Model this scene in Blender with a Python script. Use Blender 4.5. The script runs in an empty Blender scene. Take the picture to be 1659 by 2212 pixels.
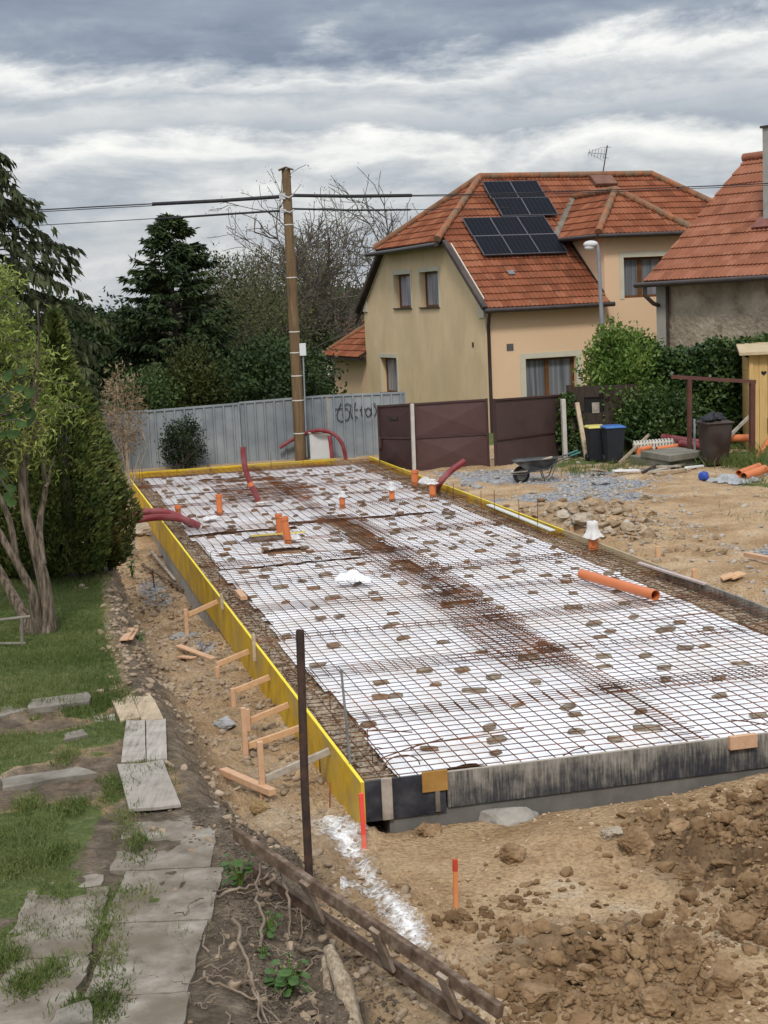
import bpy, math, random
import numpy as np
from mathutils import Vector, noise as mnoise
rnd = random.Random(7)
S = bpy.context.scene
COL = S.collection
pi = math.pi
# ------------------------------------------------------------------ camera model (photo px on a 1659x2212 grid -> world metres)
F, CX, CY, H = 3250., 829.5, 1106., 3.8
PIT, ROL = math.atan(453.5/F), math.radians(2.58)
RGT = Vector((math.cos(ROL), math.sin(ROL), 0))
UPV = Vector((-math.sin(ROL)*math.cos(PIT), math.cos(ROL)*math.cos(PIT), math.sin(PIT)))
FWD = UPV.cross(RGT)
CAM = Vector((0, 0, H))
def ray(x, y):
    d = Vector(((x-CX)/F, -(y-CY)/F, -1.)); return Vector((d.dot(RGT), d.dot(FWD), d.dot(UPV)))
def az(x, y, z=0.):
    r = ray(x, y); return CAM + r*((z-H)/r.z)
def ay(x, y, Y):
    r = ray(x, y); return CAM + r*(Y/r.y)
def apl(x, y, p, n):
    r = ray(x, y); return CAM + r*((Vector(p)-CAM).dot(n)/r.dot(n))
# slab frame: u to the right along the near formwork, v away along the left formwork
T = math.radians(13.6)
EU = Vector((math.cos(T), math.sin(T), 0)); EV = Vector((-math.sin(T), math.cos(T), 0)); EZ = Vector((0, 0, 1))
NL = Vector((-.263, 11.67, 0))
def W(u, v, z=0.): return NL + EU*u + EV*v + EZ*z
def UV(p):
    d = Vector(p)-NL; return d.dot(EU), d.dot(EV)
# ------------------------------------------------------------------ numpy noise
def vnoise(x, y, seed=0):
    xi = np.floor(x).astype(np.int64); yi = np.floor(y).astype(np.int64); fx = x-xi; fy = y-yi
    def h(a, b):
        n = (a*374761393 + b*668265263 + seed*974711) & 0xffffffff
        n = ((n ^ (n >> 13))*1274126177) & 0xffffffff
        return ((n ^ (n >> 16)) & 0xffff)/65535.
    sx = fx*fx*(3-2*fx); sy = fy*fy*(3-2*fy)
    a = h(xi, yi); b = h(xi+1, yi); c = h(xi, yi+1); d = h(xi+1, yi+1)
    return (a+(b-a)*sx)*(1-sy) + (c+(d-c)*sx)*sy
def fbm(x, y, f, o=4, seed=0, g=.5):
    t = 0; a = 1.; n = 0
    for i in range(o):
        t = t + a*(vnoise(x*f+13.7*i, y*f-7.3*i, seed+i)*2-1); n += a; a *= g; f *= 2.03
    return t/n
def sst(a, b, x):
    t = np.clip((x-a)/(b-a), 0, 1); return t*t*(3-2*t)
# ------------------------------------------------------------------ terrain
_V = [-8, -3.7, -1.9, -.7, 0, 1.2, 2.5, 3.7, 5.3, 7.7, 10.9, 16, 30]
_UE = [-2.3, -1.66, -1.42, -1.27, -1.38, -1.42, -1.4, -1.55, -1.55, -1.41, -1.29, -1.35, -1.5]
_VT = [-8, -2.8, -1.76, -.4, .2, .9, 3, 4.4, 6.1, 10.6, 30]
_UT = [-.9, -.82, -.74, -.72, -.72, -.85, -.77, -.77, -.83, -1.0, -1.0]
_VF = [-8, -3.3, 0, 3, 6, 8.5, 10, 12, 16, 19, 24, 30]
_ZF = [-.55, -.5, -.45, -.45, -.5, -.54, -.74, -.86, -.82, -.6, -.3, -.25]
def terr(x, y, detail=True):
    """height and masks (grass, dark soil, gravel, heap) at world x, y (numpy arrays)"""
    x = np.asarray(x, float); y = np.asarray(y, float)
    dx = x-NL.x; dy = y-NL.y
    u = dx*EU.x+dy*EU.y; v = dx*EV.x+dy*EV.y
    wob = fbm(x, y, .9, 4, 5)
    ue = np.interp(v, _V, _UE)+wob*.10; ut = np.interp(v, _VT, _UT)+fbm(x, y, 1.3, 3, 9)*.08
    zf = np.interp(v, _VF, _ZF)
    gz = .04+.012*np.clip(v, 0, 12)*.7+.02*fbm(x, y, .6, 3, 3)           # garden level
    gz = gz-sst(-.4, -3.2, v)*0.05
    cut = sst(.3, -1.0, v)                                               # near the ladder the bank is a steep cut
    k = sst(0, 1, (u-ue)/np.maximum(ut-ue, .05))
    k2 = .40*sst(0, .85, (u-ue)/np.maximum(ut-ue, .05)) + .60*sst(.85, 1.12, (u-ue)/np.maximum(ut-ue, .05))
    kk = k*(1-cut)+k2*cut
    left = gz*(1-kk)+zf*kk
    # pit in front of the slab
    fr = -.45+.03*v.clip(-6, 0)*.4+.05*fbm(x, y, .7, 4, 21)
    hump = .16*np.exp(-(((u-1.7)/.9)**2+((v+.85)/.5)**2))
    hp = sst(1.55, 2.35, u+.5*fbm(x, y, .9, 3, 31))*sst(-.35, -1.7, v-.1*u)
    heap = sst(1.7, 3.9, u+.4*fbm(x, y, .9, 3, 31))*sst(-.75, -2.3, v-.1*u)*(.50+.22*fbm(x, y, 1.1, 4, 33))+hp*.05*fbm(x, y, 2.1, 3, 35)+.10*np.exp(-(((u-1.1)/.9)**2+((v+2.9)/.6)**2))
    fr = fr+hump+heap+ sst(1.6, 4.0, u)*sst(-.9, -.25, v)*.12
    # yard to the right
    yard = -.12+.05*fbm(x, y, .35, 4, 41)-.06*sst(10, 24, v)
    yard = yard+(.36+.3*fbm(x, y, 2.4, 4, 45))*np.exp(-(((u-6.9)/.75)**2+((v-12.0)/1.7)**2))+.10*np.exp(-(((u-7.0)/.6)**2+((v-6)/2.)**2))
    rim = sst(6.0, 6.5, u); yard = yard*rim+(-.22)*(1-rim)
    far = -.22-.02*np.clip(v-27, 0, 40)
    ins = -.5+0*u
    wl = sst(.16, .06, u)                # left of slab
    wr = sst(5.9, 6.02, u)
    z = ins*(1-wl)*(1-wr)+left*wl+yard*wr
    wf = sst(.06, -.06, v)*sst(-.75, -.45, u)*(1-sst(5.9, 7.5, u)*sst(-1.4, 0.0, v))
    z = z*(1-wf)+fr*wf
    z = np.where((v < 0) & (u > -.05) & (u < 6), z, z)
    wfar = sst(25.2, 26.2, v)
    z = z*(1-wfar)+far*wfar
    hyp = np.sqrt(x*x+y*y)
    z = z-sst(48, 110, hyp)*3.0+sst(120, 420, hyp)*8.0
    inside = sst(-.08, .02, u)*sst(6.06, 5.98, u)*sst(-.02, .05, v)*sst(25.1, 25.0, v)
    bankm = wl*np.exp(-((kk-.5)/.33)**2)
    rough = (hp*.9+np.exp(-(((u-.85)/.8)**2+((v+2.8)/.75)**2))*.8)*wf
    trm = wl*sst(.3, .9, kk)
    if detail:
        z = z+(1-inside)*(fbm(x, y, 3.1, 4, 51)*(.022+.11*bankm+.16*rough+.06*trm)+fbm(x, y, 9., 3, 57)*(.012+.05*bankm+.11*rough+.04*trm)+np.abs(fbm(x, y, 17., 2, 59))*(.10*rough+.05*bankm+.03*trm))
        z = z+(1-inside)*wr*((fbm(x, y, 2.2, 4, 63)*.05+np.abs(fbm(x, y, 6., 3, 65))*.05*sst(-.1, .3, fbm(x, y, .6, 3, 67))))
    # masks
    gn = fbm(x, y, 1.7, 4, 71)
    lawn = sst(2.9, 3.8, v+.5*gn)*sst(14, 11, v)
    patch = sst(.05, .3, fbm(x, y, 1.1, 4, 75)+.25*sst(-1.4, -2.6, u)-.02)*(1-lawn)
    grass = wl*sst(-.02, .25, (ue-u))*np.maximum(lawn*sst(-.55, -.1, gn+.35), patch*.9)
    grass = np.maximum(grass, wr*sst(.15, .5, fbm(x, y, .5, 4, 77)+sst(10.2, 12.5, u)*sst(17.0, 15.5, v-.25*(u-12))*sst(11, 13.5, v)*.9-.1)*sst(8.8, 10.5, u)*.8)
    grass = np.maximum(grass, sst(27.5, 29, v)); grass = np.maximum(grass, wr*sst(19, 20, v)*sst(9, 10, u)*sst(-.3,.2,gn))
    dark = wl*sst(1.3, .2, (u-ut))*.9*sst(14, 9, v)*(1-grass)*(.45+.55*sst(.9, .3, kk))
    dark = np.where(v < -.2, np.maximum(dark, wl*sst(-.55, -.85, u)*1.25), dark*.85)
    gravel = wr*sst(.04, .5, fbm(x, y, .42, 4, 81)+.7*np.exp(-(((u-9.0)/1.3)**2+((v-6.4)/3.2)**2))+.35*np.exp(-(((u-7.8)/1.6)**2+((v-17.5)/2.)**2))-.12)
    gravel = np.maximum(gravel, wl*.9*np.exp(-(((u+.45)/.3)**2+((v-13.5)/1.6)**2))+wl*.8*np.exp(-(((u+.35)/.22)**2+((v-7.7)/.5)**2)))
    return z, grass, dark, gravel, rough, u, v
def gz(x, y):
    return float(terr(np.array([x]), np.array([y]))[0][0])
def gpx(x, y, z0=-.2, it=6):
    """photo px -> point on the terrain"""
    p = az(x, y, z0)
    for _ in range(it): p = az(x, y, .5*(gz(p.x, p.y)+p.z))
    p.z = gz(p.x, p.y); return p
# ------------------------------------------------------------------ objects
WL = {}
def link(name, me, mats, parent=None, loc=None):
    o = bpy.data.objects.new(name, me); COL.objects.link(o)
    for m in (mats if isinstance(mats, (list, tuple)) else [mats]): me.materials.append(m)
    if parent is not None: o.parent = parent; WL[o.name] = WL[parent.name]
    else:
        l = Vector(loc) if loc is not None else Vector((0, 0, 0)); o.location = l; WL[o.name] = l
    return o
def tag(o, label=None, cat=None, group=None, kind=None):
    if label: o['label'] = label
    if cat: o['category'] = cat
    if group: o['group'] = group
    if kind: o['kind'] = kind
    return o
def thing(name, label, cat, loc, group=None):
    o = bpy.data.objects.new(name, None); COL.objects.link(o); o.location = Vector(loc); WL[o.name] = Vector(loc)
    o.empty_display_size = .2
    return tag(o, label, cat, group)
def copy_tree(o, parent=None):
    c = o.copy(); COL.objects.link(c); WL[c.name] = WL[o.name]
    if parent is not None: c.parent = parent
    for ch in [k for k in bpy.data.objects if k.parent == o]: copy_tree(ch, c)
    return c
def npmesh(name, v, f, smooth=False, uv=None):
    me = bpy.data.meshes.new(name); v = np.asarray(v, np.float32); f = np.asarray(f, np.int32); n = f.shape[1]
    me.vertices.add(len(v)); me.vertices.foreach_set('co', v.ravel())
    me.loops.add(f.size); me.loops.foreach_set('vertex_index', f.ravel())
    me.polygons.add(len(f)); me.polygons.foreach_set('loop_start', np.arange(0, f.size, n, dtype=np.int32))
    try: me.polygons.foreach_set('loop_total', np.full(len(f), n, np.int32))
    except Exception: pass
    if smooth: me.polygons.foreach_set('use_smooth', np.ones(len(f), bool))
    me.update(calc_edges=True); me.validate()
    return me
def chop(v, rs, n=9, lo=.5, hi=.92):
    """facet unit blobs (m,N,3) by random planes"""
    m = v.shape[0]
    for _ in range(n):
        d = rs.normal(0, 1, (m, 3)); d /= np.linalg.norm(d, axis=1, keepdims=True); lim = rs.uniform(lo, hi, m); k = (v*d[:, None, :]).sum(-1)-lim[:, None]; v = v-np.maximum(k, 0)[..., None]*d[:, None, :]
    return v
class MB:
    def __init__(s): s.v = []; s.f = []; s.sm = []; s.mi = []; s.cm = 0; s.uv = {}
    def add(s, vs, fs, smooth=False):
        b = len(s.v); s.v += [Vector(p) for p in vs]
        for f in fs: s.f.append([b+i for i in f]); s.sm.append(smooth); s.mi.append(s.cm)
        return b
    def box(s, c, size, ax=(Vector((1, 0, 0)), Vector((0, 1, 0)), Vector((0, 0, 1)))):
        c = Vector(c); a = [ax[i]*(size[i]/2) for i in range(3)]
        vs = [c+a[0]*i+a[1]*j+a[2]*k for k in (-1, 1) for j in (-1, 1) for i in (-1, 1)]
        s.add(vs, [(0, 2, 3, 1), (4, 5, 7, 6), (0, 1, 5, 4), (2, 6, 7, 3), (0, 4, 6, 2), (1, 3, 7, 5)])
    def bar(s, a, b, w, h, up=EZ, taper=1.):
        a = Vector(a); b = Vector(b); d = (b-a).normalized(); r = d.cross(up).normalized(); u = r.cross(d)
        vs = []
        for p, k in ((a, 1.), (b, taper)):
            vs += [p-r*w/2*k-u*h/2*k, p+r*w/2*k-u*h/2*k, p+r*w/2*k+u*h/2*k, p-r*w/2*k+u*h/2*k]
        s.add(vs, [(3, 2, 1, 0), (4, 5, 6, 7), (0, 1, 5, 4), (1, 2, 6, 5), (2, 3, 7, 6), (3, 0, 4, 7)])
    def tube(s, pts, r, n=8, caps=True, smooth=True, inner=None):
        pts = [Vector(p) for p in pts]; m = len(pts); rs = r if isinstance(r, (list, tuple)) else [r]*m
        t0 = (pts[1]-pts[0]).normalized(); ref = Vector((0, 0, 1)) if abs(t0.z) < .9 else Vector((1, 0, 0))
        N = t0.cross(ref).normalized(); rings = []
        for i in range(m):
            t = (pts[min(i+1, m-1)]-pts[max(i-1, 0)]).normalized()
            N = (N-t*N.dot(t)).normalized(); B = t.cross(N)
            rings.append([pts[i]+(N*math.cos(2*pi*k/n)+B*math.sin(2*pi*k/n))*rs[i] for k in range(n)])
        vs = [p for q in rings for p in q]; fs = []
        for i in range(m-1):
            for k in range(n): fs.append((i*n+k, i*n+(k+1) % n, (i+1)*n+(k+1) % n, (i+1)*n+k))
        b = s.add(vs, fs, smooth)
        if caps: s.add(rings[0][::-1], [range(n)]); s.add(rings[-1], [range(n)])
    def pipe(s, pts, ro, ri, n=16):
        """open hollow pipe with visible wall thickness"""
        s.tube(pts, ro, n, False); k = len(s.f); s.tube(pts[::-1], ri, n, False)
        pts = [Vector(p) for p in pts]
        for i, j in ((0, 1), (-1, -2)):
            t = (pts[i]-pts[j]).normalized(); ref = Vector((0, 0, 1)) if abs(t.z) < .9 else Vector((1, 0, 0))
            N = t.cross(ref).normalized(); B = t.cross(N); vs = []
            for q in (ri, ro): vs += [pts[i]+(N*math.cos(2*pi*a/n)+B*math.sin(2*pi*a/n))*q for a in range(n)]
            s.add(vs, [(a, n+a, n+(a+1) % n, (a+1) % n) for a in range(n)])
    def prism(s, poly, vec):
        p = [Vector(q) for q in poly]; n = len(p); vec = Vector(vec)
        s.add(p+[q+vec for q in p], [list(range(n))[::-1], list(range(n, 2*n))]+[(i, (i+1) % n, n+(i+1) % n, n+i) for i in range(n)])
    def lathe(s, c, prof, n=20, ax=EZ, smooth=True):
        ax = Vector(ax).normalized(); ref = Vector((1, 0, 0)) if abs(ax.x) < .8 else Vector((0, 1, 0))
        N = ax.cross(ref).normalized(); B = ax.cross(N); c = Vector(c); vs = []
        for r, h in prof: vs += [c+ax*h+(N*math.cos(2*pi*k/n)+B*math.sin(2*pi*k/n))*r for k in range(n)]
        fs = [(i*n+k, i*n+(k+1) % n, (i+1)*n+(k+1) % n, (i+1)*n+k) for i in range(len(prof)-1) for k in range(n)]
        s.add(vs, fs, smooth)
    def quad(s, a, b, c, d): s.add([a, b, c, d], [(0, 1, 2, 3)])
    def blob(s, c, r, seed=0, amp=.25, sub=3, fr=1.6, flat=True):
        vv, ff = ICO[sub]; c = Vector(c); vs = []
        for p in vv:
            q = Vector(p); o = Vector((seed*3.17, seed*1.7, -seed*2.3))
            k = 1+amp*(mnoise.noise(q*fr+o)+.5*mnoise.noise(q*fr*2.6+o)+.25*mnoise.noise(q*fr*5.3+o))
            vs.append(c+Vector((q.x*r[0]*k, q.y*r[1]*k, q.z*r[2]*k)))
        s.add(vs, [tuple(f) for f in ff], not flat)
    def rock(s, c, r, seed=0, sub=3, amp=.2):
        rs = np.random.RandomState(seed+500); vv, ff = ICO[sub]; v = chop(np.array(vv)[None], rs, 13, .52, .95)[0]; c = Vector(c); vs = []
        for p in v:
            q = Vector(p.tolist()); k = 1+amp*(.5*mnoise.noise(q*2+Vector((seed*3.1, 0, 1)))+.5*mnoise.noise(q*5+Vector((seed, 2, 1)))+.35*mnoise.noise(q*11+Vector((seed, 2, 7)))); vs.append(c+Vector((q.x*r[0]*k, q.y*r[1]*k, q.z*r[2]*k)))
        s.add(vs, [tuple(f) for f in ff], False)
    def build(s, name, mat, parent=None, loc=None, bevel=0):
        base = WL[parent.name] if parent is not None else (Vector(loc) if loc is not None else Vector((0, 0, 0)))
        me = bpy.data.meshes.new(name); me.from_pydata([tuple(p-base) for p in s.v], [], s.f)
        me.polygons.foreach_set('use_smooth', s.sm); me.polygons.foreach_set('material_index', s.mi)
        if s.uv:
            l = me.uv_layers.new(name='UVMap')
            for pi_, poly in enumerate(me.polygons):
                if pi_ in s.uv:
                    for k, li in enumerate(poly.loop_indices): l.data[li].uv = s.uv[pi_][k]
        me.update(); o = link(name, me, mat, parent, base if parent is None else None)
        if bevel:
            b = o.modifiers.new('bevel', 'BEVEL'); b.width = bevel; b.segments = 1; b.limit_method = 'ANGLE'; b.angle_limit = .6
        return o
def _ico():
    import bmesh; d = {}
    for k in (1, 2, 3, 4):
        bm = bmesh.new(); bmesh.ops.create_icosphere(bm, subdivisions=k, radius=1.)
        bm.verts.ensure_lookup_table(); d[k] = ([tuple(v.co) for v in bm.verts], [[v.index for v in f.verts] for f in bm.faces]); bm.free()
    return d
ICO = _ico()
# ------------------------------------------------------------------ materials
def newmat(name):
    m = bpy.data.materials.new(name); m.use_nodes = True; nt = m.node_tree; b = nt.nodes['Principled BSDF']; return m, nt, b
def nd(nt, t, **k):
    n = nt.nodes.new(t)
    for a, v in k.items():
        if a in ('operation', 'blend_type', 'data_type', 'noise_dimensions', 'attribute_name', 'feature', 'interpolation', 'wave_type', 'bands_direction', 'distance', 'sky_type', 'noise_type', 'vector_type', 'use_clamp'): setattr(n, a, v)
        else: n.inputs[int(a[1:]) if a[0] == '_' and a[1:].isdigit() else a].default_value = v
    return n
def rampn(nt, fac, stops):
    r = nt.nodes.new('ShaderNodeValToRGB'); nt.links.new(fac, r.inputs[0]); e = r.color_ramp.elements
    while len(e) < len(stops): e.new(.5)
    for i, (p, c) in enumerate(stops): e[i].position = p; e[i].color = (*c, 1) if len(c) == 3 else c
    return r
def M(name, stops, scale=4., detail=6, rough=.85, bump=.3, bscale=None, stretch=(1, 1, 1), metal=0., spec=.3, rvar=.1, dist=.01, big=None, bigamt=.35, bigscale=.6):
    """procedural surface: fractal noise through a colour ramp, optional broad second tone, bump"""
    m, nt, b = newmat(name); L = nt.links.new
    g = nd(nt, 'ShaderNodeNewGeometry'); mp = nd(nt, 'ShaderNodeMapping'); L(g.outputs['Position'], mp.inputs[0]); mp.inputs['Scale'].default_value = stretch
    n = nd(nt, 'ShaderNodeTexNoise', Scale=scale, Detail=detail, Roughness=.62); L(mp.outputs[0], n.inputs['Vector'])
    if len(stops) == 2 and not isinstance(stops[0][0], (tuple, list)) : pass
    st = stops if isinstance(stops[0][0], (int, float)) and len(stops[0]) == 2 else [(.3+.4*i/max(1, len(stops)-1), c) for i, c in enumerate(stops)]
    r = rampn(nt, n.outputs['Fac'], st); out = r.outputs[0]
    if big:
        n2 = nd(nt, 'ShaderNodeTexNoise', Scale=bigscale, Detail=4); L(g.outputs['Position'], n2.inputs['Vector'])
        rr = rampn(nt, n2.outputs['Fac'], [(.42, (0, 0, 0)), (.62, (bigamt,)*3)])
        mx = nd(nt, 'ShaderNodeMix', data_type='RGBA'); L(rr.outputs[0], mx.inputs[0]); L(out, mx.inputs[6]); mx.inputs[7].default_value = (*big, 1); out = mx.outputs[2]
    L(out, b.inputs['Base Color'])
    b.inputs['Roughness'].default_value = rough; b.inputs['Metallic'].default_value = metal; b.inputs['Specular IOR Level'].default_value = spec
    if bump:
        n3 = nd(nt, 'ShaderNodeTexNoise', Scale=bscale or scale*3, Detail=5); L(mp.outputs[0], n3.inputs['Vector'])
        bp = nd(nt, 'ShaderNodeBump', Strength=bump, Distance=dist); L(n3.outputs['Fac'], bp.inputs['Height']); L(bp.outputs[0], b.inputs['Normal'])
    return m
def leafmat(name, stops, scale=1.2, rough=.6, trans=.25, fine=14.):
    m, nt, b = newmat(name); L = nt.links.new
    g = nd(nt, 'ShaderNodeNewGeometry')
    n = nd(nt, 'ShaderNodeTexNoise', Scale=scale, Detail=3); L(g.outputs['Position'], n.inputs['Vector'])
    n2 = nd(nt, 'ShaderNodeTexNoise', Scale=fine, Detail=2); L(g.outputs['Position'], n2.inputs['Vector'])
    a = nd(nt, 'ShaderNodeMath', operation='ADD'); L(n.outputs['Fac'], a.inputs[0]); L(n2.outputs['Fac'], a.inputs[1])
    h = nd(nt, 'ShaderNodeMath', operation='MULTIPLY'); L(a.outputs[0], h.inputs[0]); h.inputs[1].default_value = .5
    r = rampn(nt, h.outputs[0], [(.34+.32*i/max(1, len(stops)-1), c) for i, c in enumerate(stops)])
    L(r.outputs[0], b.inputs['Base Color']); b.inputs['Roughness'].default_value = rough; b.inputs['Specular IOR Level'].default_value = .25
    if trans:
        t = nd(nt, 'ShaderNodeBsdfTranslucent'); L(r.outputs[0], t.inputs[0]); mx = nd(nt, 'ShaderNodeMixShader'); mx.inputs[0].default_value = trans
        L(b.outputs[0], mx.inputs[1]); L(t.outputs[0], mx.inputs[2]); L(mx.outputs[0], nt.nodes['Material Output'].inputs[0])
    return m
def woodmat(name, c1, c2, axis=0, rough=.7, scale=6.):
    st = [1., 1., 1.]; st = (3., 3., 3.)
    return M(name, [c1, c2], scale=scale, detail=8, rough=rough, bump=.25, stretch=st, big=tuple(.7*a for a in c1), bigamt=.5, bigscale=2.)
# ================================================================== camera, light, sky
cd = bpy.data.cameras.new('camera'); cam = bpy.data.objects.new('camera', cd); COL.objects.link(cam); S.camera = cam
cd.sensor_fit = 'VERTICAL'; cd.sensor_height = 36; cd.lens = 36*F/2212; cd.clip_end = 3000; cd.clip_start = .1
from mathutils import Matrix
cr, sr, cp, sp = math.cos(ROL), math.sin(ROL), math.cos(PIT), math.sin(PIT)
# rows: world axes in camera space -> matrix columns are the camera axes in world space
Rm = Matrix((RGT, FWD, UPV))
cam.matrix_world = Matrix.Translation(CAM) @ Rm.to_4x4()
S.view_settings.view_transform = 'Standard'; S.view_settings.look = 'None'; S.view_settings.exposure = 0.38; S.view_settings.gamma = 1
SUN = Vector((-.05, -.70, .75)).normalized()
ld = bpy.data.lights.new('sun', 'SUN'); ld.energy = 1.5; ld.angle = math.radians(10); ld.color = (1, .96, .9)
lo = bpy.data.objects.new('sun', ld); COL.objects.link(lo); lo.rotation_euler = (-SUN).to_track_quat('-Z', 'Y').to_euler(); lo.location = (5, -5, 30)
w = bpy.data.worlds.new('World'); S.world = w; w.use_nodes = True; nt = w.node_tree; L = nt.links.new
bg = nt.nodes['Background']; bg.inputs['Strength'].default_value = .1
sky = nd(nt, 'ShaderNodeTexSky', sky_type='NISHITA'); sky.sun_disc = False
sky.sun_elevation = math.asin(SUN.z); sky.sun_rotation = math.atan2(SUN.x, SUN.y); sky.air_density = 1.2; sky.dust_density = 2
tc = nd(nt, 'ShaderNodeTexCoord'); sx = nd(nt, 'ShaderNodeSeparateXYZ'); L(tc.outputs['Generated'], sx.inputs[0])
def mth(op, a, b=None, c=None):
    n = nd(nt, 'ShaderNodeMath', operation=op)
    for i, q in enumerate((a, b, c)):
        if q is None: continue
        if hasattr(q, 'links'): L(q, n.inputs[i])
        else: n.inputs[i].default_value = q
    return n.outputs[0]
# cloud deck: soft layered stratocumulus, wider than tall
cv = nd(nt, 'ShaderNodeCombineXYZ'); az_ = mth('ARCTAN2', sx.outputs[0], sx.outputs[1]); L(az_, cv.inputs[0]); L(sx.outputs[2], cv.inputs[1])
def cnoise(sx_, sy_, detail, rough=.55, dist=0., off=(0, 0, 0)):
    mp = nd(nt, 'ShaderNodeMapping'); L(cv.outputs[0], mp.inputs[0]); mp.inputs['Scale'].default_value = (sx_, sy_, 1); mp.inputs['Location'].default_value = off
    n = nd(nt, 'ShaderNodeTexNoise', Scale=1., Detail=detail, Roughness=rough, Distortion=dist); L(mp.outputs[0], n.inputs['Vector']); return n.outputs['Fac']
nA = cnoise(6, 20, 7, .58, .35, (3.1, 1.7, 0)); nB = cnoise(15, 38, 9, .64, .25, (1.2, 5.4, 2)); nC = cnoise(4, 34, 5, .5, .5, (7.7, 2.2, 4)); nD = cnoise(42, 90, 8, .66, .3, (2.7, 1.1, 6))
dens = mth('ADD', mth('MULTIPLY', nA, .45), mth('ADD', mth('MULTIPLY', nB, .3), mth('ADD', mth('MULTIPLY', nC, .35), mth('MULTIPLY', nD, .10))))
elev = mth('ADD', sx.outputs[2], mth('MULTIPLY', mth('ADD', mth('MULTIPLY', mth('SUBTRACT', nA, .5), .085), mth('MULTIPLY', mth('SUBTRACT', nB, .5), .03)), 1.))
lay = rampn(nt, mth('MULTIPLY', elev, 5.), [(.0, (.40,)*3), (.15, (.38,)*3), (.31, (.42,)*3), (.385, (.50,)*3), (.45, (.10,)*3), (.5, (.22,)*3), (.55, (.52,)*3), (.62, (.34,)*3), (.69, (.44,)*3), (.735, (.14,)*3), (.78, (.40,)*3), (.83, (.74,)*3), (.92, (.80,)*3), (1., (.70,)*3)])
dd = mth('ADD', mth('MULTIPLY', mth('SUBTRACT', dens, .595), 1.75), lay.outputs[0])
ccol = rampn(nt, dd, [(.0, (7.9, 7.8, 7.5)), (.14, (6.9, 6.95, 6.8)), (.32, (5.1, 5.25, 5.4)), (.5, (3.75, 4.05, 4.45)), (.72, (2.45, 2.8, 3.4)), (.95, (1.7, 2.05, 2.7))])
mixs = nd(nt, 'ShaderNodeMix', data_type='RGBA'); mixs.inputs[0].default_value = .93; L(sky.outputs[0], mixs.inputs[6]); L(ccol.outputs[0], mixs.inputs[7])
zf = rampn(nt, sx.outputs[2], [(.21, (1., 1., 1.)), (.5, (2.95, 2.78, 2.55))])
ml = nd(nt, 'ShaderNodeMix', data_type='RGBA', blend_type='MULTIPLY'); ml.inputs[0].default_value = 1; L(mixs.outputs[2], ml.inputs[6]); L(zf.outputs[0], ml.inputs[7])
L(ml.outputs[2], bg.inputs['Color'])
# ================================================================== materials used in many places
m_wood_new = M('sawn_spruce', [(.52, .30, .15), (.62, .40, .23)], scale=9, stretch=(2, 2, 2), rough=.75, bump=.15)
m_wood_red = M('raw_pine', [(.50, .29, .165), (.60, .385, .24)], scale=9, stretch=(2, 2, 2), rough=.75, bump=.15)
m_wood_grey = M('weathered_board', [(.20, .17, .14), (.38, .33, .27), (.46, .40, .33)], scale=3, stretch=(3, 3, 3), rough=.9, bump=.3, big=(.16, .13, .10))
m_wood_tan = M('worn_plank', [(.30, .23, .15), (.48, .38, .26), (.56, .45, .31)], scale=3.5, stretch=(3, 3, 3), rough=.85, bump=.3, big=(.26, .20, .14))
m_wood_dark = M('tarred_wood', [(.055, .033, .021), (.125, .08, .053), (.26, .20, .15)], scale=5, stretch=(2, 2, 2), rough=.8, bump=.3)
m_yellow = M('yellow_shutter_ply', [(.0, (.30, .17, .012)), (.40, (.52, .31, .012)), (.55, (.64, .40, .016)), (1., (.70, .47, .03))], scale=3.0, detail=8, rough=.55, bump=.08, big=(.36, .26, .10), bigamt=.7, bigscale=2.1)
m_yedge = M('yellow_edge_paint', [(.78, .60, .02), (.86, .70, .05)], scale=6, rough=.5, bump=.05)
m_conc = M('foundation_concrete', [(.20, .19, .18), (.33, .32, .30), (.40, .385, .36)], scale=3, detail=9, rough=.9, bump=.35, big=(.22, .205, .18))
m_orange = M('orange_sewer_pipe', [(.56, .155, .05), (.62, .19, .065)], scale=3, rough=.42, bump=.02, spec=.4)
m_red = M('dark_red_conduit', [(.16, .02, .026), (.22, .034, .038)], scale=4, rough=.5, bump=.05, big=(.36, .2, .19), bigamt=.28, bigscale=3.)
m_rust = M('rusty_steel', [(.048, .022, .013), (.115, .048, .022), (.25, .095, .032)], scale=2.2, detail=7, rough=.9, bump=0)
m_rustd = M('dark_rusty_tube', [(.028, .02, .017), (.055, .034, .026), (.10, .05, .03)], scale=9, detail=7, rough=.75, bump=.3)
m_white_sheet = M('white_plastic_sheet', [(.70, .70, .70), (.82, .82, .82)], scale=5, rough=.5, bump=.3, dist=.02)
m_galv = M('galvanised_steel', [(.165, .19, .205), (.21, .235, .25), (.26, .285, .30)], scale=1.8, detail=5, rough=.55, bump=.05, metal=.0, spec=.5, big=(.34, .36, .37), bigamt=.4, bigscale=.9)
m_paintred = M('brown_primer_steel', [(.075, .038, .034), (.095, .05, .045)], scale=2, rough=.6, bump=.08)
m_black_plastic = M('black_plastic', [(.012, .013, .016), (.02, .021, .024)], scale=4, rough=.5, bump=.03)
m_rock = M('pale_rubble_stone', [(.26, .21, .15), (.38, .32, .24), (.46, .40, .32)], scale=5, rough=.95, bump=.5)
m_rockgrey = M('grey_rubble_stone', [(.20, .20, .20), (.30, .30, .30), (.38, .37, .36)], scale=5, rough=.95, bump=.5)
m_clay = M('clay_lump', [(.12, .07, .033), (.215, .135, .07), (.32, .21, .12)], scale=6, rough=1., bump=.6, dist=.02)
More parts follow.
